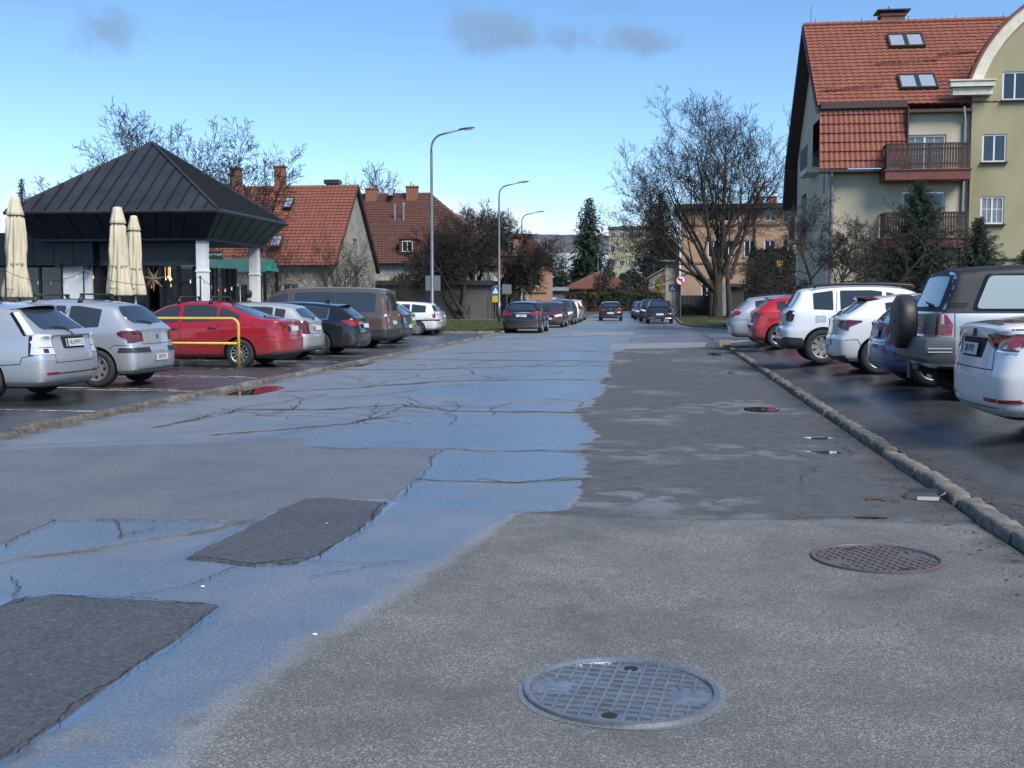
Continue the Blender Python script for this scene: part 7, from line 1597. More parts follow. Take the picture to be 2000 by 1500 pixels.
def hatch(id, L=4.2, W=1.76, H=1.5, belt=.95, ro=.75, wb=2.6, wr=.32, roofx=.48, lip=.95, **k):
    top = [(.06, lip, 'd'), (.17, lip+.06, 'd'), (roofx, H-.10, 'r', .70), (roofx+.6, H-.01, ''), (1.8, H, ''), (2.35, H-.03, ''), (2.6, H-.09, 'w'), (L-.8, belt+.02, 'd'), (L-.3, belt-.13, 'd'), (L-.1, belt-.22, 'd')]
    sp = dict(id=id, L=L, W=W, H=H, ro=ro, wb=wb, wr=wr, gc=.2, top=top, rw=.75,
        rear=[(.2, .14), (.3, .02), (.5, 0.0), (.64, .02), (.72, .07), (belt, .10)],
        front=[(.2, .12), (.4, 0), (.6, .02), (belt, .2)],
        belt=[(0, belt+.05), (1.2, belt), (L, belt-.1)],
        win=[(roofx+.14, ro+.18), (ro+.24, ro+1.18), (ro+1.26, L-1.0)],
        rwin=[(0, lip+.09), (.60, lip+.11), (.50, H-.18), (0, H-.16)],
        fwin=[(0, belt+.08), (.66, belt+.06), (.5, H-.14), (0, H-.12)],
        handles=[(ro+.35, belt-.10), (ro+1.3, belt-.11)], mirror=(L-1.15, belt+.08),
        gaps=[[(ro+1.22, belt), (ro+1.22, .3)], [(ro+.22, belt), (ro+.26, .75), (ro+.42, .42)], [(ro+2.25, belt-.05), (ro+2.2, .3)]],
        plate=(.82, 0), pan=[])
    sp.update(k); return sp
def sedan(id, L=4.55, W=1.79, H=1.46, belt=.96, ro=.98, wb=2.65, wr=.32, lip=1.02, **k):
    top = [(.05, lip-.02, 'd'), (.14, lip+.035, 'd'), (.62, lip+.045, 'd'), (1.38, H-.08, 'w', .70), (1.8, H, ''), (2.3, H, ''), (2.75, H-.05, 'w'), (L-1.0, belt+.03, 'd'), (L-.35, belt-.13, 'd'), (L-.1, belt-.24, 'd')]
    sp = dict(id=id, L=L, W=W, H=H, ro=ro, wb=wb, wr=wr, gc=.2, top=top, rw=.73,
        rear=[(.2, .14), (.3, .03), (.5, 0.0), (.66, .02), (.76, .08), (1.0, .09)],
        front=[(.2, .12), (.4, 0), (.6, .02), (belt, .2)],
        belt=[(0, belt+.06), (1.2, belt+.03), (L, belt-.10)],
        win=[(1.0, ro+.42), (ro+.50, ro+1.28), (ro+1.36, L-1.12)], wins=.095,
        rwin=[(0, lip+.07), (.60, lip+.07), (.50, H-.13), (0, H-.11)],
        fwin=[(0, belt+.08), (.66, belt+.06), (.5, H-.12), (0, H-.10)],
        handles=[(ro+.55, belt-.09), (ro+1.42, belt-.11)], mirror=(L-1.3, belt+.08),
        gaps=[[(ro+1.32, belt), (ro+1.32, .3)], [(ro+.46, belt), (ro+.30, .72), (ro+.44, .42)], [(ro+2.38, belt-.05), (ro+2.3, .3)]],
        plate=(.86, 0), pan=[])
    sp.update(k); return sp
# ================================================================== the parked cars
SILVER = paint('silver', (.50, .52, .55), .55, .32); SILVER2 = paint('silver_warm', (.50, .51, .51), .5, .35); WHITE = paint('white', (.72, .73, .74), 0, .3, dirt=.55); WHITE2 = paint('white_clean', (.74, .75, .77), 0, .3, dirt=.35)
RED = paint('red', (.36, .010, .018), .1, .3, dirt=.3); RED2 = paint('red_bright', (.42, .012, .015), 0, .3); BLACK = paint('black', (.006, .006, .007), 0, .25, dirt=.22); BLACKG = paint('black_green', (.010, .013, .014), .2, .25, dirt=.25)
BROWN = paint('brown', (.125, .092, .068), .35, .33, dirt=.4); LIME = paint('lime', (.16, .36, .03), 0, .3); DGREEN = paint('dark_green', (.02, .03, .028), .3, .3); DRED = paint('dark_red', (.10, .012, .014), .2, .3); GREY = paint('grey', (.09, .095, .10), .4, .3); BLUE = paint('blue', (.02, .05, .20), .2, .3); BLUE2 = paint('blue_grey', (.05, .09, .22), .3, .3)
DB = paint('dark_blue', (.010, .014, .026), .2, .28)
mat('frosted', (.30, .36, .36), .22, spec=.6); mat('matt_black', (.014, .016, .02), .6); mat('bumper_grey', (.13, .135, .14), .42, .4, dirt=((.06, .055, .05), .2, 1.0, .7)); mat('reflector', (.22, .01, .012), .25); mat('pearl', (.52, .55, .60), .3, .2, coat=1)
def glow_free(*a): pass
def refl(z): return ('reflector', [(.5, z), (.74, z), (.74, z+.035), (.5, z+.035)], 'B', 'reflector')
def seam(pl, d='B', **k): # thin dark shut line on the rear face as a closed narrow polygon strip
    out = []
    for a, b in zip(pl[:-1], pl[1:]):
        a, b = Vector(a), Vector(b); n_ = Vector((-(b-a).y, (b-a).x)).normalized()*.005
        out.append(('shut_line', [tuple(a-n_), tuple(b-n_), tuple(b+n_), tuple(a+n_)], d, 'gap', dict(off=.0015, thick=.004, smooth=False)))
    return out
tailgate = lambda yb, zb, yt, zt: seam([(0, zb), (yb, zb), (yt, zt)])
badge = lambda z, m='chrome': ('badge', [(-.04, z-.03), (.04, z-.03), (.045, z), (.03, z+.035), (-.03, z+.035), (-.045, z)], 'B', m, dict(one=True, off=.012))

S_SAAB = wagon('saab', L=4.68, W=1.79, H=1.50, belt=.97, ro=1.02, wb=2.68, wr=.325, roofx=.62, lip=.98, wbase=.16, hi=1,
    rwin=[(0, 1.05), (.60, 1.06), (.50, 1.375), (0, 1.395)], win=[(.80, 1.36), (1.46, 2.35), (2.43, 3.4)], plate=(.86, 0), fin=(1.25, 1.48), wiper=(0, 1.06, .34), spoiler=(.68, 1.455, .60, .20, .035),
    pan=[('tail_light', [(.56, .70), (.90, .70), (.90, .99), (.58, .98)], 'B', 'lamp_clear', dict(off=.011)), ('tail_light', [(-.02, .70), (.24, .70), (.22, .97), (.03, .98)], 'S', 'lamp_clear', dict(off=.011)),
         ('tail_light_upper', [(.20, .99), (.30, .98), (.615, 1.30), (.565, 1.315), (.40, 1.165)], 'S', 'lamp_clear', dict(off=.011)), ('light_surround', [(.31, .975), (.355, .975), (.665, 1.30), (.62, 1.315)], 'S', 'gloss_black', dict(off=.006)),
         ('light_bulb', [(.68, .72), (.76, .72), (.76, .78), (.68, .78)], 'B', 'lamp_red_dark', dict(off=.018)), ('light_divider', [(.56, .795), (.90, .795), (.90, .805), (.56, .805)], 'B', 'gap', dict(off=.013)),
         ('light_surround', [(.20, .69), (.27, .69), (.27, .97), (.21, .97)], 'S', 'gloss_black', dict(off=.008)),
         refl(.40), ('bumper_groove', [(.0, .405), (.52, .405), (.52, .42), (.0, .42)], 'B', 'gap'), ('plate_recess', [(.0, .775), (.30, .775), (.33, .955), (.0, .955)], 'B', 'gap', dict(off=.002)), badge(1.0)]+tailgate(.56, .575, .545, .96)+seam([(0, .965), (.56, .965)]),
    gaps=[[(1.02+1.38, .97), (2.40, .3)], [(1.40, .97), (1.34, .72), (1.48, .42)], [(.20, .69), (.36, .66), (.40, .56), (.72, .545)]])
S_307 = hatch('h307', L=4.2, W=1.76, H=1.52, belt=.98, ro=.76, wb=2.61, wr=.325, roofx=.52, lip=.99, hi=1,
    rwin=[(0, 1.08), (.56, 1.10), (.62, 1.22), (.50, 1.385), (0, 1.40)], win=[(.72, 1.28), (1.36, 2.05), (2.12, 3.2)], plate=(.50, 0), bars=[(1.15, 1.51, .55), (2.0, 1.50, .55)], wiper=(0, 1.10, .35), wrnd=.08,
    pan=[('tail_light', [(.50, .80), (.90, .76), (.90, .96), (.66, .98), (.54, .93)], 'B', 'lamp_red_dark', dict(off=.011)), ('tail_light', [(-.02, .76), (.10, .78), (.36, .90), (.38, .94), (.30, .97), (.03, .97)], 'S', 'lamp_red_dark', dict(off=.011)), ('light_bulb', [(.06, .80), (.14, .81), (.14, .90), (.06, .88)], 'S', 'lamp_red', dict(off=.012)),
         ('rub_strip', [(.36, .60), (.90, .60), (.90, .68), (.36, .68)], 'B', 'black_plastic', dict(off=.014)), ('rub_strip', [(-.02, .60), (.36, .61), (.33, .68), (-.02, .68)], 'S', 'black_plastic', dict(off=.012)), badge(.86)]+tailgate(.53, .74, .50, 1.0)+seam([(.0, .30), (.7, .31)]),
    gaps=[[(2.09, .96), (2.09, .3)], [(1.31, 1.35), (1.42, 1.1), (1.36, .95), (1.20, .78)], [(3.0, .9), (2.95, .3)], [(.02, .71), (.42, .73), (.5, .66)]], handles=[(1.42, .86), (2.3, .86)], hmat='black_plastic')
S_TIPO = sedan('tipo', L=4.53, W=1.79, H=1.49, belt=.99, ro=1.0, wb=2.64, wr=.32, lip=1.04, hi=1, bars=[(1.75, 1.485, .56), (2.5, 1.485, .56)], fin=(1.45, 1.44),
    pan=[('tail_light', [(.40, .88), (.86, .83), (.90, .98), (.60, 1.0)], 'B', 'lamp_red', dict(off=.011)), ('tail_light', [(-.02, .82), (.10, .84), (.42, .95), (.44, .99), (.30, 1.0), (.03, .985)], 'S', 'lamp_red', dict(off=.011)), ('light_bulb', [(.06, .85), (.20, .88), (.16, .93), (.06, .92)], 'S', 'lamp_red_dark', dict(off=.012)),
         ('rear_valance', [(0, .21), (.86, .21), (.88, .38), (.6, .33), (0, .33)], 'B', 'black_plastic', dict(off=.01)), ('rear_valance', [(.0, .21), (.62, .22), (.5, .30), (.0, .38)], 'S', 'black_plastic', dict(off=.008)), ('number_plate_recess', [(0, .77), (.36, .78), (.40, .94), (0, .95)], 'B', 'lamp_red_dark', dict(off=.001)), badge(1.0, 'chrome')]+tailgate(.62, .70, .58, 1.03), plate=(.86, 0), win=[(1.02, 1.50), (1.55, 2.34), (2.42, 3.42)],
    gaps=[[(2.38, .98), (2.38, .3)], [(1.52, .98), (1.34, .72), (1.46, .42)], [(3.4, .9), (3.35, .3)], [(.02, .66), (.40, .70), (.62, .55)]], handles=[(1.62, .88), (2.52, .86)])
S_HAT = hatch('hat_small', L=4.0, W=1.72, H=1.46, belt=.96, ro=.72, wb=2.46, wr=.305, roofx=.50, lip=.96, wiper=(0, 1.03, .3), plate=(.80, 0),
    pan=[('tail_light', [(.56, .66), (.88, .66), (.88, .97), (.66, .99), (.58, .9)], 'B', 'lamp_red_dark', dict(off=.011)), ('tail_light', [(-.02, .66), (.13, .67), (.17, .85), (.10, .97), (.0, .98)], 'S', 'lamp_red_dark', dict(off=.011)), ('light_bulb', [(.01, .70), (.08, .70), (.1, .82), (.02, .83)], 'S', 'lamp_red', dict(off=.012)), badge(.93)]+tailgate(.57, .66, .55, .95)+seam([(0, .33), (.75, .34)]))
S_BMW = wagon('bmw', L=4.85, W=1.85, H=1.47, belt=.96, ro=1.10, wb=2.95, wr=.335, roofx=.62, lip=1.0, wbase=.16, wframe='chrome', win=[(.86, 2.3), (2.36, 3.5)], fin=(1.1, 1.44), spoiler=(.66, 1.41, .56, .2, .03),
    pan=[('tail_light', [(.40, .86), (.90, .80), (.90, .96), (.62, .97), (.42, .93)], 'B', 'lamp_red', dict(off=.011)), ('tail_light', [(-.02, .80), (.30, .86), (.46, .93), (.42, .96), (.03, .96)], 'S', 'lamp_red', dict(off=.011)), ('exhaust', [(.5, .26), (.62, .26), (.62, .33), (.5, .33)], 'B', 'chrome', dict(off=.012)), refl(.46)]+tailgate(.6, .68, .56, .98), plate=(.80, 0), gaps=[[(2.42, .96), (2.42, .3)], [(1.46, .96), (1.4, .72), (1.56, .42)], [(.02, .72), (.4, .72), (.62, .6)]], handles=[(1.6, .87), (2.6, .86)])
S_VAN = dict(id='van', cat='van', L=4.98, W=1.93, H=1.92, ro=1.0, wb=3.28, wr=.335, gc=.24, bt=.58, cr=.07, cy=.90, rw=.835, y4=.99, hi=0, lip=.2, bul=.03,
    top=[(.05, 1.0, 'd'), (.08, 1.06, 'd'), (.17, 1.84, 'r', .82), (.65, 1.915, ''), (2.5, 1.93, ''), (3.35, 1.90, ''), (3.75, 1.78, 'w'), (4.45, 1.14, 'd'), (4.85, .98, 'd'), (4.95, .85, 'd')],
    rear=[(.24, .10), (.3, .02), (.55, 0.0), (.62, .02), (.68, .05), (1.0, .055)], front=[(.24, .12), (.4, 0), (.6, .02), (1.0, .15)], belt=[(0, 1.1), (4.9, 1.08)], wins=.17, wrnd=.09,
    win=[(.42, 1.70), (1.715, 3.02), (3.25, 4.2)], rwin=[(0, 1.18), (.70, 1.18), (.66, 1.72), (0, 1.74)], fwin=[(0, 1.22), (.78, 1.2), (.66, 1.72), (0, 1.74)], mirror=(3.85, 1.2), handles=[(3.15, .98)], plate=(.80, .0),
    pan=[('tail_light', [(.80, .78), (.95, .78), (.95, 1.32), (.80, 1.32)], 'B', 'lamp_red', dict(off=.01)), ('tail_light', [(-.02, .78), (.10, .78), (.10, 1.32), (-.02, 1.32)], 'S', 'lamp_red', dict(off=.011)), ('light_bulb', [(.81, 1.0), (.93, 1.0), (.93, 1.08), (.81, 1.08)], 'B', 'lamp_clear', dict(off=.016)), ('light_bulb', [(.0, 1.0), (.09, 1.0), (.09, 1.08), (.0, 1.08)], 'S', 'lamp_clear', dict(off=.014)), ('bumper', [(0, .25), (.95, .25), (.95, .60), (0, .60)], 'B', 'black_plastic', dict(off=.012)), ('bumper', [(0, .25), (.58, .26), (.58, .6), (0, .6)], 'S', 'black_plastic', dict(off=.01)), ('sill_trim', [(1.42, .26), (3.8, .26), (3.8, .36), (1.42, .36)], 'S', 'black_plastic')]+tailgate(.72, .64, .74, 1.80), gaps=[[(3.16, 1.8), (3.16, .3)], [(4.1, 1.1), (4.1, .4)], [(.66, 1.14), (3.1, 1.14)]])
S_WWAG = wagon('white_wagon', L=4.2, W=1.68, H=1.47, belt=.94, ro=.85, wb=2.45, wr=.30, roofx=.30, lip=.94, wbase=.12, win=[(.50, 1.12), (1.2, 2.05), (2.12, 3.0)], plate=(.62, 0),
    pan=[('tail_light', [(.66, .74), (.84, .74), (.84, 1.02), (.68, 1.0)], 'B', 'lamp_red', dict(off=.011)), ('tail_light', [(-.02, .74), (.12, .74), (.14, 1.0), (.0, 1.0)], 'S', 'lamp_red_dark', dict(off=.011)), ('rub_strip', [(.0, .64), (2.0, .60), (2.0, .64), (.0, .70)], 'S', 'black_plastic', dict(off=.01)), ('rub_strip', [(0, .62), (.84, .62), (.84, .69), (0, .69)], 'B', 'black_plastic', dict(off=.01))], whip=(1.3, 1.46))
front_set = lambda z, m='lamp_clear': [('headlight', [(.42, z), (.80, z+.03), (.86, z+.17), (.62, z+.14), (.42, z+.07)], 'F', m, dict(off=.01)), ('grille', [(0, z-.02), (.36, z-.02), (.38, z+.07), (0, z+.08)], 'F', 'gloss_black', dict(off=.008)), ('lower_grille', [(0, .28), (.6, .28), (.55, .42), (0, .42)], 'F', 'black_plastic', dict(off=.008)), ('front_plate', [(-.26, .46), (.26, .46), (.26, .57), (-.26, .57)], 'F', 'plate', dict(off=.02, one=True))]
S_FHAT = hatch('front_hatch', L=4.2, W=1.78, H=1.48, pan=front_set(.62)); S_FMPV = hatch('front_mpv', L=4.35, W=1.82, H=1.62, belt=1.02, lip=1.02, pan=front_set(.68)+[('tail_light', [(.6, .75), (.88, .75), (.86, 1.25), (.72, 1.25)], 'B', 'lamp_red')], roofx=.34)
S_INS = wagon('black_wagon', L=4.9, W=1.86, H=1.52, belt=1.0, ro=1.05, wb=2.75, wr=.34, roofx=.55, lip=1.0, rails=[(.9, 3.0, .62, .03, .016)], pan=[('tail_light', [(.46, .86), (.90, .82), (.90, 1.0), (.60, 1.01), (.48, .95)], 'B', 'lamp_red', dict(off=.01)), ('tail_light', [(0, .82), (.25, .9), (.3, .98), (.03, 1.0)], 'S', 'lamp_red', dict(off=.01)), ('chrome_bar', [(0, .95), (.46, .94), (.46, .965), (0, .975)], 'B', 'chrome', dict(off=.012)), refl(.42)], plate=(.82, 0))
S_GOLF = hatch('golf', L=4.2, W=1.79, H=1.47, belt=.96, lip=.96, roofx=.46, wiper=(0, 1.04, .3), pan=[('tail_light', [(.40, .80), (.90, .78), (.90, .94), (.62, .96), (.42, .92)], 'B', 'lamp_red', dict(off=.01)), badge(.87), refl(.36)], plate=(.60, 0))
S_COUPE = sedan('coupe_suv', L=4.57, W=1.84, H=1.57, belt=1.04, lip=1.08, wr=.35, gc=.28, ro=.9, wb=2.72, pan=[('tail_light', [(.30, .98), (.90, .90), (.90, .98), (.5, 1.03)], 'B', 'lamp_red_dark', dict(off=.01)), ('spoiler_lip', [(0, 1.06), (.7, 1.05), (.7, 1.085), (0, 1.095)], 'B', 'gloss_black', dict(off=.03)), ('rear_valance', [(0, .29), (.8, .29), (.86, .42), (0, .42)], 'B', 'black_plastic'), ('chrome_bar', [(.35, .36), (.8, .36), (.78, .40), (.35, .40)], 'B', 'chrome', dict(off=.014))], plate=(.62, 0))
S_SUV = hatch('suv', L=4.4, W=1.84, H=1.66, belt=1.06, lip=1.06, roofx=.42, wr=.35, gc=.28, ro=.85, wb=2.62, pan=front_set(.75)+[('tail_light', [(.55, .86), (.9, .84), (.9, 1.05), (.6, 1.04)], 'B', 'lamp_red')])
S_COR = sedan('corolla', L=4.63, W=1.80, H=1.45, belt=.99, ro=1.02, wb=2.70, wr=.325, lip=1.06, hi=1, plate=(.84, 0), bt=.60, win=[(1.05, 1.52), (1.58, 2.36), (2.44, 3.5)],
    rwin=[(0, 1.12), (.60, 1.12), (.50, 1.32), (0, 1.34)],
    pan=[('tail_light', [(.42, .93), (.62, .85), (.92, .83), (.92, .98), (.60, 1.0), (.42, .985)], 'B', 'lamp_red_dark', dict(off=.011)), ('tail_light', [(-.03, .83), (.12, .84), (.30, .90), (.52, .945), (.50, .985), (.2, 1.0), (-.02, .985)], 'S', 'lamp_red_dark', dict(off=.011)),
         ('light_bar', [(.10, .855), (.24, .89), (.20, .95), (.13, .96)], 'S', 'lamp_red', dict(off=.018)), ('light_bar', [(-.02, .945), (.26, .955), (.26, .975), (-.02, .97)], 'S', 'lamp_red', dict(off=.018)), ('light_bar', [(.62, .93), (.92, .93), (.92, .965), (.62, .965)], 'B', 'lamp_red', dict(off=.018)), ('reverse_lamp', [(.74, .86), (.86, .85), (.86, .90), (.78, .905)], 'B', 'lamp_clear', dict(off=.014)),
         ('chrome_strip', [(0, .955), (.42, .955), (.64, .835), (.9, .815), (.9, .83), (.66, .85), (.44, .97), (0, .97)], 'B', 'chrome', dict(off=.012)), ('plate_recess', [(0, .76), (.34, .76), (.40, .95), (0, .95)], 'B', 'gap', dict(off=.002)), refl(.36), ('reflector', [(.02, .355), (.26, .365), (.24, .395), (.02, .39)], 'S', 'reflector', dict(off=.01)), badge(1.0, 'gloss_black')]+tailgate(.66, .66, .60, .83)+seam([(0, .30), (.85, .31)]),
    gaps=[[(2.40, .98), (2.40, .3)], [(1.54, .98), (1.36, .72), (1.5, .42)], [(.02, .36), (.42, .38), (.5, .52)], [(.16, 1.035), (.62, 1.05)]])
S_MUS = dict(id='musso', L=4.62, W=1.86, H=1.76, ro=.88, wb=2.63, wr=.375, gc=.42, bt=.78, cr=.08, cy=.90, rw=.82, hi=1, lip=.3, bul=.03, bcr=.7, rwoff=.014,
    top=[(.20, 1.13, 'd'), (.24, 1.17, 'd'), (.44, 1.70, 'r', .80), (.95, 1.765, ''), (2.0, 1.77, ''), (2.7, 1.74, ''), (2.95, 1.66, 'w'), (3.55, 1.16, 'd'), (4.3, 1.05, 'd'), (4.5, .92, 'd')],
    rear=[(.42, .14), (.5, .16), (.78, .16), (.80, .18), (.86, .20), (1.1, .20)], front=[(.42, .12), (.6, 0), (.8, .02), (1.1, .1)], belt=[(0, 1.17), (3.5, 1.15), (4.6, 1.1)], win=[(1.75, 2.35), (2.42, 3.3)], wins=.12, handles=[(1.85, 1.02), (2.55, 1.02)], mirror=(3.15, 1.24),
    rwin=[(0, 1.22), (.67, 1.22), (.60, 1.61), (0, 1.63)], fwin=[(0, 1.24), (.72, 1.22), (.62, 1.62), (0, 1.64)], wiper=(-.3, 1.24, .1), plate=None,
    pan=[('hardtop', [(.20, 1.15), (1.36, 1.15), (1.74, 1.70), (.42, 1.70), (.36, 1.66)], 'S', 'matt_black', dict(off=.012, rnd=.03)), ('hardtop_roof', [(.45, -.74), (1.85, -.74), (1.85, .74), (.45, .74)], 'T', 'matt_black', dict(off=.010)), ('hardtop_window', [(.66, 1.20), (1.30, 1.20), (1.56, 1.62), (.84, 1.62)], 'S', 'frosted', dict(off=.022, rnd=.06)), ('window_seal', [(.60, 1.17), (1.34, 1.17), (1.63, 1.655), (.80, 1.655)], 'S', 'gloss_black', dict(off=.017, rnd=.07)),
         ('tail_light', [(.72, .86), (.92, .86), (.92, 1.13), (.72, 1.13)], 'B', 'lamp_red', dict(off=.010)), ('tail_light', [(.18, .86), (.36, .86), (.38, 1.0), (.30, 1.12), (.20, 1.13)], 'S', 'lamp_red', dict(off=.010)), ('reverse_lamp', [(.19, 1.0), (.275, 1.0), (.275, 1.12), (.19, 1.125)], 'S', 'lamp_clear', dict(off=.016)), ('light_cell', [(.30, .90), (.345, .90), (.345, .93), (.30, .93)], 'S', 'lamp_red_dark', dict(off=.016)), ('light_cell', [(.30, .955), (.345, .955), (.345, .985), (.30, .985)], 'S', 'lamp_red_dark', dict(off=.016)), ('light_cell', [(.30, 1.01), (.34, 1.01), (.34, 1.04), (.30, 1.04)], 'S', 'lamp_red_dark', dict(off=.016)),
         ('window_frame', [(0, 1.16), (.79, 1.16), (.72, 1.68), (0, 1.70)], 'B', 'matt_black', dict(off=.003)), ('tailgate_latch', [(.50, .98), (.56, .98), (.56, 1.08), (.50, 1.08)], 'B', 'gap', dict(one=True)), ('vent_slat', [(.32, 1.21), (.54, 1.21), (.54, 1.222), (.32, 1.222)], 'S', 'gap', dict(off=.016)), ('vent_slat', [(.34, 1.235), (.555, 1.235), (.555, 1.247), (.34, 1.247)], 'S', 'gap', dict(off=.016)), ('vent_slat', [(.36, 1.26), (.57, 1.26), (.57, 1.272), (.36, 1.272)], 'S', 'gap', dict(off=.016))], gaps=[[(1.68, 1.15), (1.68, .55)], [(2.75, 1.1), (2.7, .55)], [(.40, 1.14), (.40, .84)]])
S_DUS = hatch('duster', L=4.32, W=1.82, H=1.64, belt=1.07, lip=1.06, ro=.82, wb=2.67, wr=.36, gc=.30, roofx=.40, hi=1, bt=.70, win=[(.62, 1.02), (1.16, 2.0), (2.08, 3.3)], rails=[(.7, 2.6, .64, .035, .03)], plate=(.70, 0), whip=(1.5, 1.63), wrnd=.07, rwin=[(0, 1.15), (.60, 1.16), (.54, 1.48), (0, 1.49)],
    rear=[(.3, .14), (.36, .03), (.55, 0.0), (.70, .02), (.76, .07), (1.07, .10)],
    pan=[('tail_light', [(.66, .88), (.90, .88), (.90, 1.10), (.68, 1.10)], 'B', 'gloss_black', dict(off=.010, rnd=.03)), ('tail_light', [(-.02, .88), (.17, .89), (.20, 1.06), (.14, 1.10), (.0, 1.10)], 'S', 'gloss_black', dict(off=.010, rnd=.03)), ('light_bar', [(.03, .97), (.16, .98), (.16, 1.01), (.03, 1.0)], 'S', 'lamp_red_dark', dict(off=.015)), ('light_bar', [(.08, .91), (.11, .91), (.11, 1.08), (.08, 1.08)], 'S', 'lamp_red_dark', dict(off=.0155)), ('bumper', [(0, .31), (.90, .31), (.90, .56), (.55, .52), (0, .50)], 'B', 'black_plastic', dict(off=.012)), ('bumper', [(0, .31), (.48, .32), (.40, .54), (0, .56)], 'S', 'black_plastic', dict(off=.010)), ('fuel_flap', [(.66, .86), (.86, .87), (.86, 1.0), (.66, .99)], 'S', 'gap', dict(off=.001, thick=.002)), ('fuel_flap', [(.668, .868), (.852, .878), (.852, .992), (.668, .982)], 'S', 'pearl', dict(off=.003, thick=.002)), ('sill_trim', [(1.25, .31), (3.0, .31), (3.0, .42), (1.25, .42)], 'S', 'black_plastic')]+tailgate(.62, .58, .60, 1.05), gaps=[[(2.04, 1.06), (2.04, .4)], [(1.10, 1.5), (1.08, 1.1), (1.22, .80)], [(3.2, 1.0), (3.15, .4)]], handles=[(1.25, .96), (2.2, .95)], hmat='gloss_black')
S_CLIO = hatch('clio', L=4.05, W=1.79, H=1.44, belt=1.0, lip=.98, ro=.74, wb=2.58, wr=.325, roofx=.58, hi=1, win=[(.85, 1.25), (1.32, 2.0), (2.07, 3.1)], spoiler=(.62, 1.40, .58, .18, .04), spmat='gloss_black', wiper=(0, 1.07, .3), plate=(.56, 0), rwin=[(0, 1.06), (.62, 1.08), (.55, 1.31), (0, 1.33)], belt_=0,
    pan=[('tail_light', [(.46, .86), (.92, .78), (.92, .95), (.60, .965)], 'B', 'lamp_red_dark', dict(off=.011)), ('tail_light', [(-.02, .78), (.12, .81), (.44, .935), (.44, .955), (.2, .965), (.0, .95)], 'S', 'lamp_red_dark', dict(off=.011)), ('light_bar', [(.04, .83), (.20, .87), (.2, .89), (.04, .86)], 'S', 'lamp_red', dict(off=.013)), ('rear_valance', [(0, .21), (.84, .21), (.88, .34), (.5, .31), (0, .31)], 'B', 'black_plastic', dict(off=.010)), ('plate_recess', [(0, .48), (.32, .48), (.36, .64), (0, .64)], 'B', 'pearl', dict(off=.002)), badge(.92)]+tailgate(.56, .70, .50, .97), gaps=[[(2.04, .98), (2.04, .3)], [(1.28, 1.3), (1.34, 1.0), (1.16, .76)], [(3.0, .9), (2.95, .3)], [(.02, .60), (.36, .62), (.42, .5)]])
S_REDH = hatch('red_hatch', L=4.1, W=1.78, H=1.47, belt=1.0, lip=1.0, roofx=.55, spoiler=(.6, 1.42, .58, .18, .04), pan=[('tail_light', [(.40, .90), (.90, .82), (.90, .96), (.6, .98)], 'B', 'lamp_red_dark', dict(off=.01)), ('tail_light', [(-.02, .82), (.2, .88), (.34, .96), (.0, .97)], 'S', 'lamp_red_dark', dict(off=.011))], plate=(.6, 0))
S_SILW = wagon('silver_wagon', L=4.65, W=1.80, H=1.50, belt=.98, roofx=.60, lip=.96, wbase=.2, rails=[(.9, 2.9, .62, .03, .015)], pan=[('tail_light', [(.50, .82), (.90, .80), (.90, 1.0), (.60, 1.0)], 'B', 'lamp_red', dict(off=.01)), ('tail_light', [(-.02, .80), (.25, .84), (.34, .97), (.02, 1.0)], 'S', 'lamp_red', dict(off=.011)), ('tail_light_lower', [(.0, .79), (.25, .83), (.3, .86), (.0, .85)], 'S', 'lamp_clear', dict(off=.012))], plate=(.6, 0))
GL, GRR, GRD = 'cars parked in the left car park', 'cars parked in the right car park', 'cars on the street ahead'
def left_car(name, label, sp, pm, cy, px, **k):
    x = PY(px, 700, cy+sp['W']*.40).x; d = k.pop('yaw', 0); return make_car(name, label, sp, pm, (x, cy, ZL), math.pi+R_(d), GL, **k)
def right_car(name, label, sp, pm, cy, px, **k):
    x = PY(px, 700, cy+sp['W']*.40).x; d = k.pop('yaw', 0); return make_car(name, label, sp, pm, (x, cy, ZR), R_(d), GRR, **k)
gy_ = lambda px, py, z: G(px, py, z).y
left_car('estate_car', 'silver estate car with tall clear tail lights at the left picture edge', S_SAAB, SILVER, gy_(5, 786, ZL)+.82, 194, plate='HLHW912', wheels='s7')
left_car('hatchback', 'silver hatchback with roof bars and plastic wheel trims next to the estate', S_307, SILVER, gy_(228, 757, ZL)+.80, 345, plate='DJ1774', wheels='holes')
left_car('saloon_car', 'red saloon with roof bars behind the yellow barrier', S_TIPO, RED, gy_(487, 718, ZL)+.80, 596, plate='-', wheels='s10')
left_car('hatchback', 'silver small hatchback between the red saloon and black estate', S_HAT, SILVER2, 27.95, 638, plate='-', wheels='s7')
left_car('estate_car', 'black estate with chrome window surround beside the brown van', S_BMW, BLACKG, 30.7, 728, plate='-', wheels='s5')
left_car('passenger_van', 'long brown passenger van towering over the left row', S_VAN, BROWN, gy_(760, 681, ZL)+.9, 783, plate='-', wheels='steel')
left_car('hatchback', 'dark green hatchback half hidden behind the brown van', S_REDH, DGREEN, 38.8, 809, plate='-', wheels='s5')
left_car('hatchback', 'lime green small car between dark hatchback and white estate', S_HAT, LIME, 42.2, 816, plate='-', wheels='s7')
left_car('estate_car', 'white small estate with black side strip at the end of the left row', S_WWAG, WHITE2, gy_(822, 655, ZL)+.75, 866, plate='-', wheels='holes')
make_car('hatchback', 'silver car tail just beyond the white estate', S_HAT, SILVER, (PY(872, 640, 51).x, 50.6, ZL), math.pi, GL, plate='-')
right_car('saloon_car', 'muddy white saloon with dark red tail lights nearest on the right', S_COR, WHITE, 11.6, 1856, plate='DJE4YR9', wheels='s7')
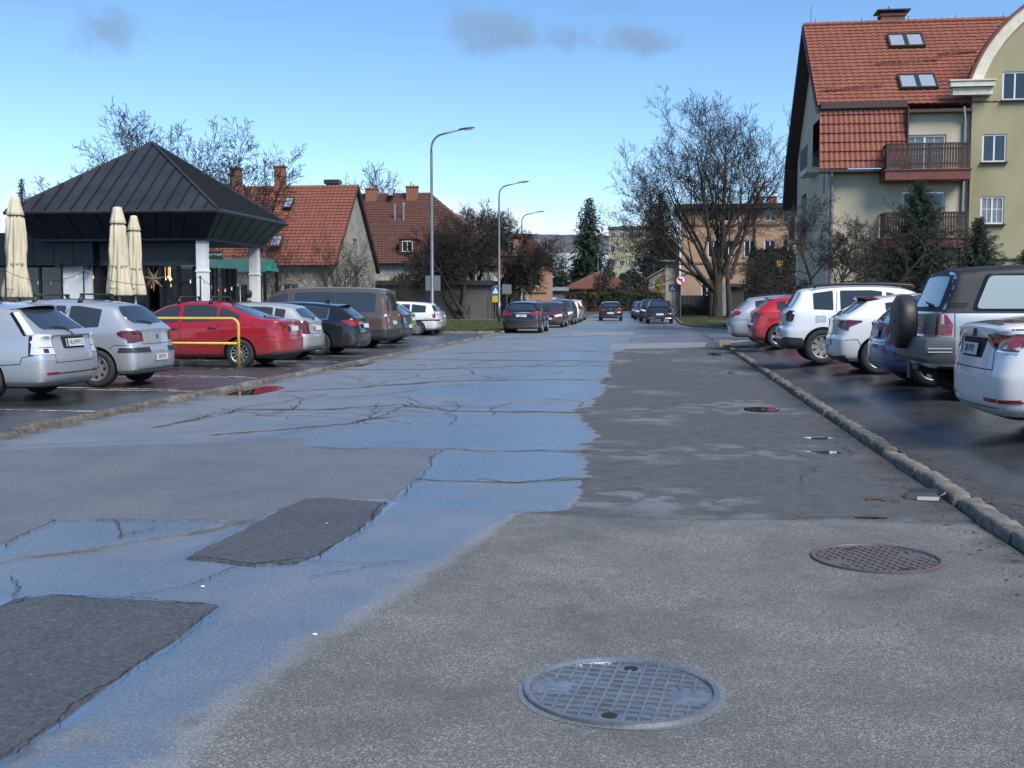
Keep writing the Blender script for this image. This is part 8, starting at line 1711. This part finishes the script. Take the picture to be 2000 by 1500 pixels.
mus = right_car('off_road_car', 'silver off-roader with black hardtop and covered spare wheel', S_MUS, SILVER2, 15.95, 1748, wheels='steel')
right_car('hatchback', 'blue hatchback mostly hidden behind the spare wheel', S_HAT, BLUE, 18.5, 1690, plate='-', wheels='s5')
right_car('hatchback', 'white hatchback with black rear spoiler left of the spare wheel', S_CLIO, WHITE, gy_(1700, 731, ZR)+.75, 1608, plate='-', wheels='s5')
right_car('off_road_car', 'white off-roader with roof rails and black lower bumper', S_DUS, WHITE2, gy_(1593, 711, ZR)+.80, 1512, plate='-', wheels='steel')
right_car('hatchback', 'red hatchback between silver estate and white off-roader', S_REDH, RED2, 32.6, 1458, plate='-', wheels='s5')
right_car('estate_car', 'silver estate farthest along the right row', S_SILW, SILVER, 35.6, 1419, plate='-', wheels='s5')
# spare wheel, bumper and tow bar of the off-roader
k = MB(); k.lathe([(.02, .0), (.30, -.005), (.355, .03), (.365, .08), (.365, .20), (.33, .24), (.1, .24)], 40); k.v = [(-.17+q[2]*1.0, .0+q[1], 1.02+q[0]) for q in k.v]; sw = k.build('spare_wheel_cover', mat('vinyl_cover', (.022, .023, .022), .5, var=.3, scale=4, bump=.012, bscale=5), mus, smooth=True); sw.data.set_sharp_from_angle(angle=R_(50))
for k_ in range(3):
    k = MB(); z0, z1, x0, mt = ((.52, .86, .02, 'bumper_grey'), (.685, .70, .012, 'pearl'), (.64, .655, .012, 'pearl'))[k_]
    if k_ == 0:
        P = [(.20, .93), (.95, .955), (.75, .955), (.02, .955), (-.02, .90), (-.03, .5), (-.03, 0)]
        prof = [(.50, .06), (.56, .0), (.74, 0), (.80, .02), (.84, .10)]; V = []; out_ = [(.40, .955), (.18, .955), (.04, .92), (.0, .85), (-.02, .4), (-.02, -.4), (.0, -.85), (.04, -.92), (.18, -.955), (.40, -.955)]
        for (x, y) in out_:
            for (z, ins_) in prof: V.append((x+ins_*(.8 if abs(y) < .93 else .1), y-math.copysign(ins_*.5, y), z))
        m_ = len(prof); k.add(V, [(i*m_+j, (i+1)*m_+j, (i+1)*m_+j+1, i*m_+j+1) for i in range(len(out_)-1) for j in range(m_-1)]); o = k.build('rear_bumper', MAT[mt], mus); o.data.shade_smooth(); o.data.set_sharp_from_angle(angle=R_(35))
    else:
        for s in (1, -1): q = MB(); q.b2((.06, s*.951, z0), (.36, s*.966, z1)); q.build('bumper_rib', MAT[mt], mus)
k = MB(); k.tube([(-.02, .0, .50), (-.10, 0, .48), (-.16, 0, .50), (-.17, 0, .56)], .022, 8); k.lathe([(.001, -.03), (.025, -.015), (.025, .015), (.001, .03)], 10, c=(-.17, 0, .58)); k.build('tow_bar', MAT['bumper_grey'], mus)
k = MB(); k.box((-.06, -.45, .40), (.02, .14, .22)); k.build('mud_flap', MAT['black_plastic'], mus)
k = MB(); k.tube([(.1, -.1, .42), (.5, .5, .30), (.6, .8, .32)], .05, 8); k.build('axle', MAT['bumper_grey'], mus)
t = link('lettering', text_mesh('MUSSO', .10, MAT['bumper_grey'], .002, sx=1.6), mus, None, (2.02, -.945, 1.36)); t.rotation_euler = (math.pi/2+.25, 0, 0)
# on the street
make_car('estate_car', 'black estate car parked on the left edge of the street', S_INS, BLACK, (-6.30, 52.0, 0), R_(90), GRD, plate='CJ88677', wheels='s5')
make_car('hatchback', 'dark red hatchback facing the camera behind the black estate', S_FHAT, DRED, (-6.15, 63.0+4.2, 0), R_(-90), GRD, wheels='s5')
make_car('people_carrier', 'grey people carrier facing the camera in the left line', S_FMPV, GREY, (-6.15, 70.5+4.3, 0), R_(-90), GRD, wheels='s5')
make_car('hatchback', 'white car facing the camera in the left line', S_FHAT, WHITE2, (-6.25, 77.5+4.2, 0), R_(-90), GRD, wheels='s5')
make_car('people_carrier', 'silver people carrier seen from behind farthest in the left line', S_FMPV, SILVER2, (-6.55, 86.5, 0), R_(90), GRD, plate='-', wheels='s5')
make_car('hatchback', 'black hatchback driving away in the middle of the street', S_GOLF, BLACK, (-3.55, 85.2, 0), R_(91), GRD, plate='-', wheels='s5')
make_car('coupe_car', 'black high-riding coupe parked at the right kerb by the verge', S_COUPE, BLACK, (.12, 75.6, 0), R_(90), GRD, plate='-', wheels='s5')
make_car('off_road_car', 'dark blue off-roader facing the camera behind the black coupe', S_SUV, DB, (-.45, 82.5+4.4, 0), R_(-90), GRD, wheels='s5')
make_car('hatchback', 'blue car facing the camera behind the dark off-roader', S_FHAT, BLUE2, (-1.05, 91.5+4.2, 0), R_(-90), GRD, wheels='s5')
make_car('hatchback', 'blue car farthest back in the right kerb line', S_FHAT, BLUE2, (-1.45, 99.5+4.2, 0), R_(-90), GRD, wheels='s5')
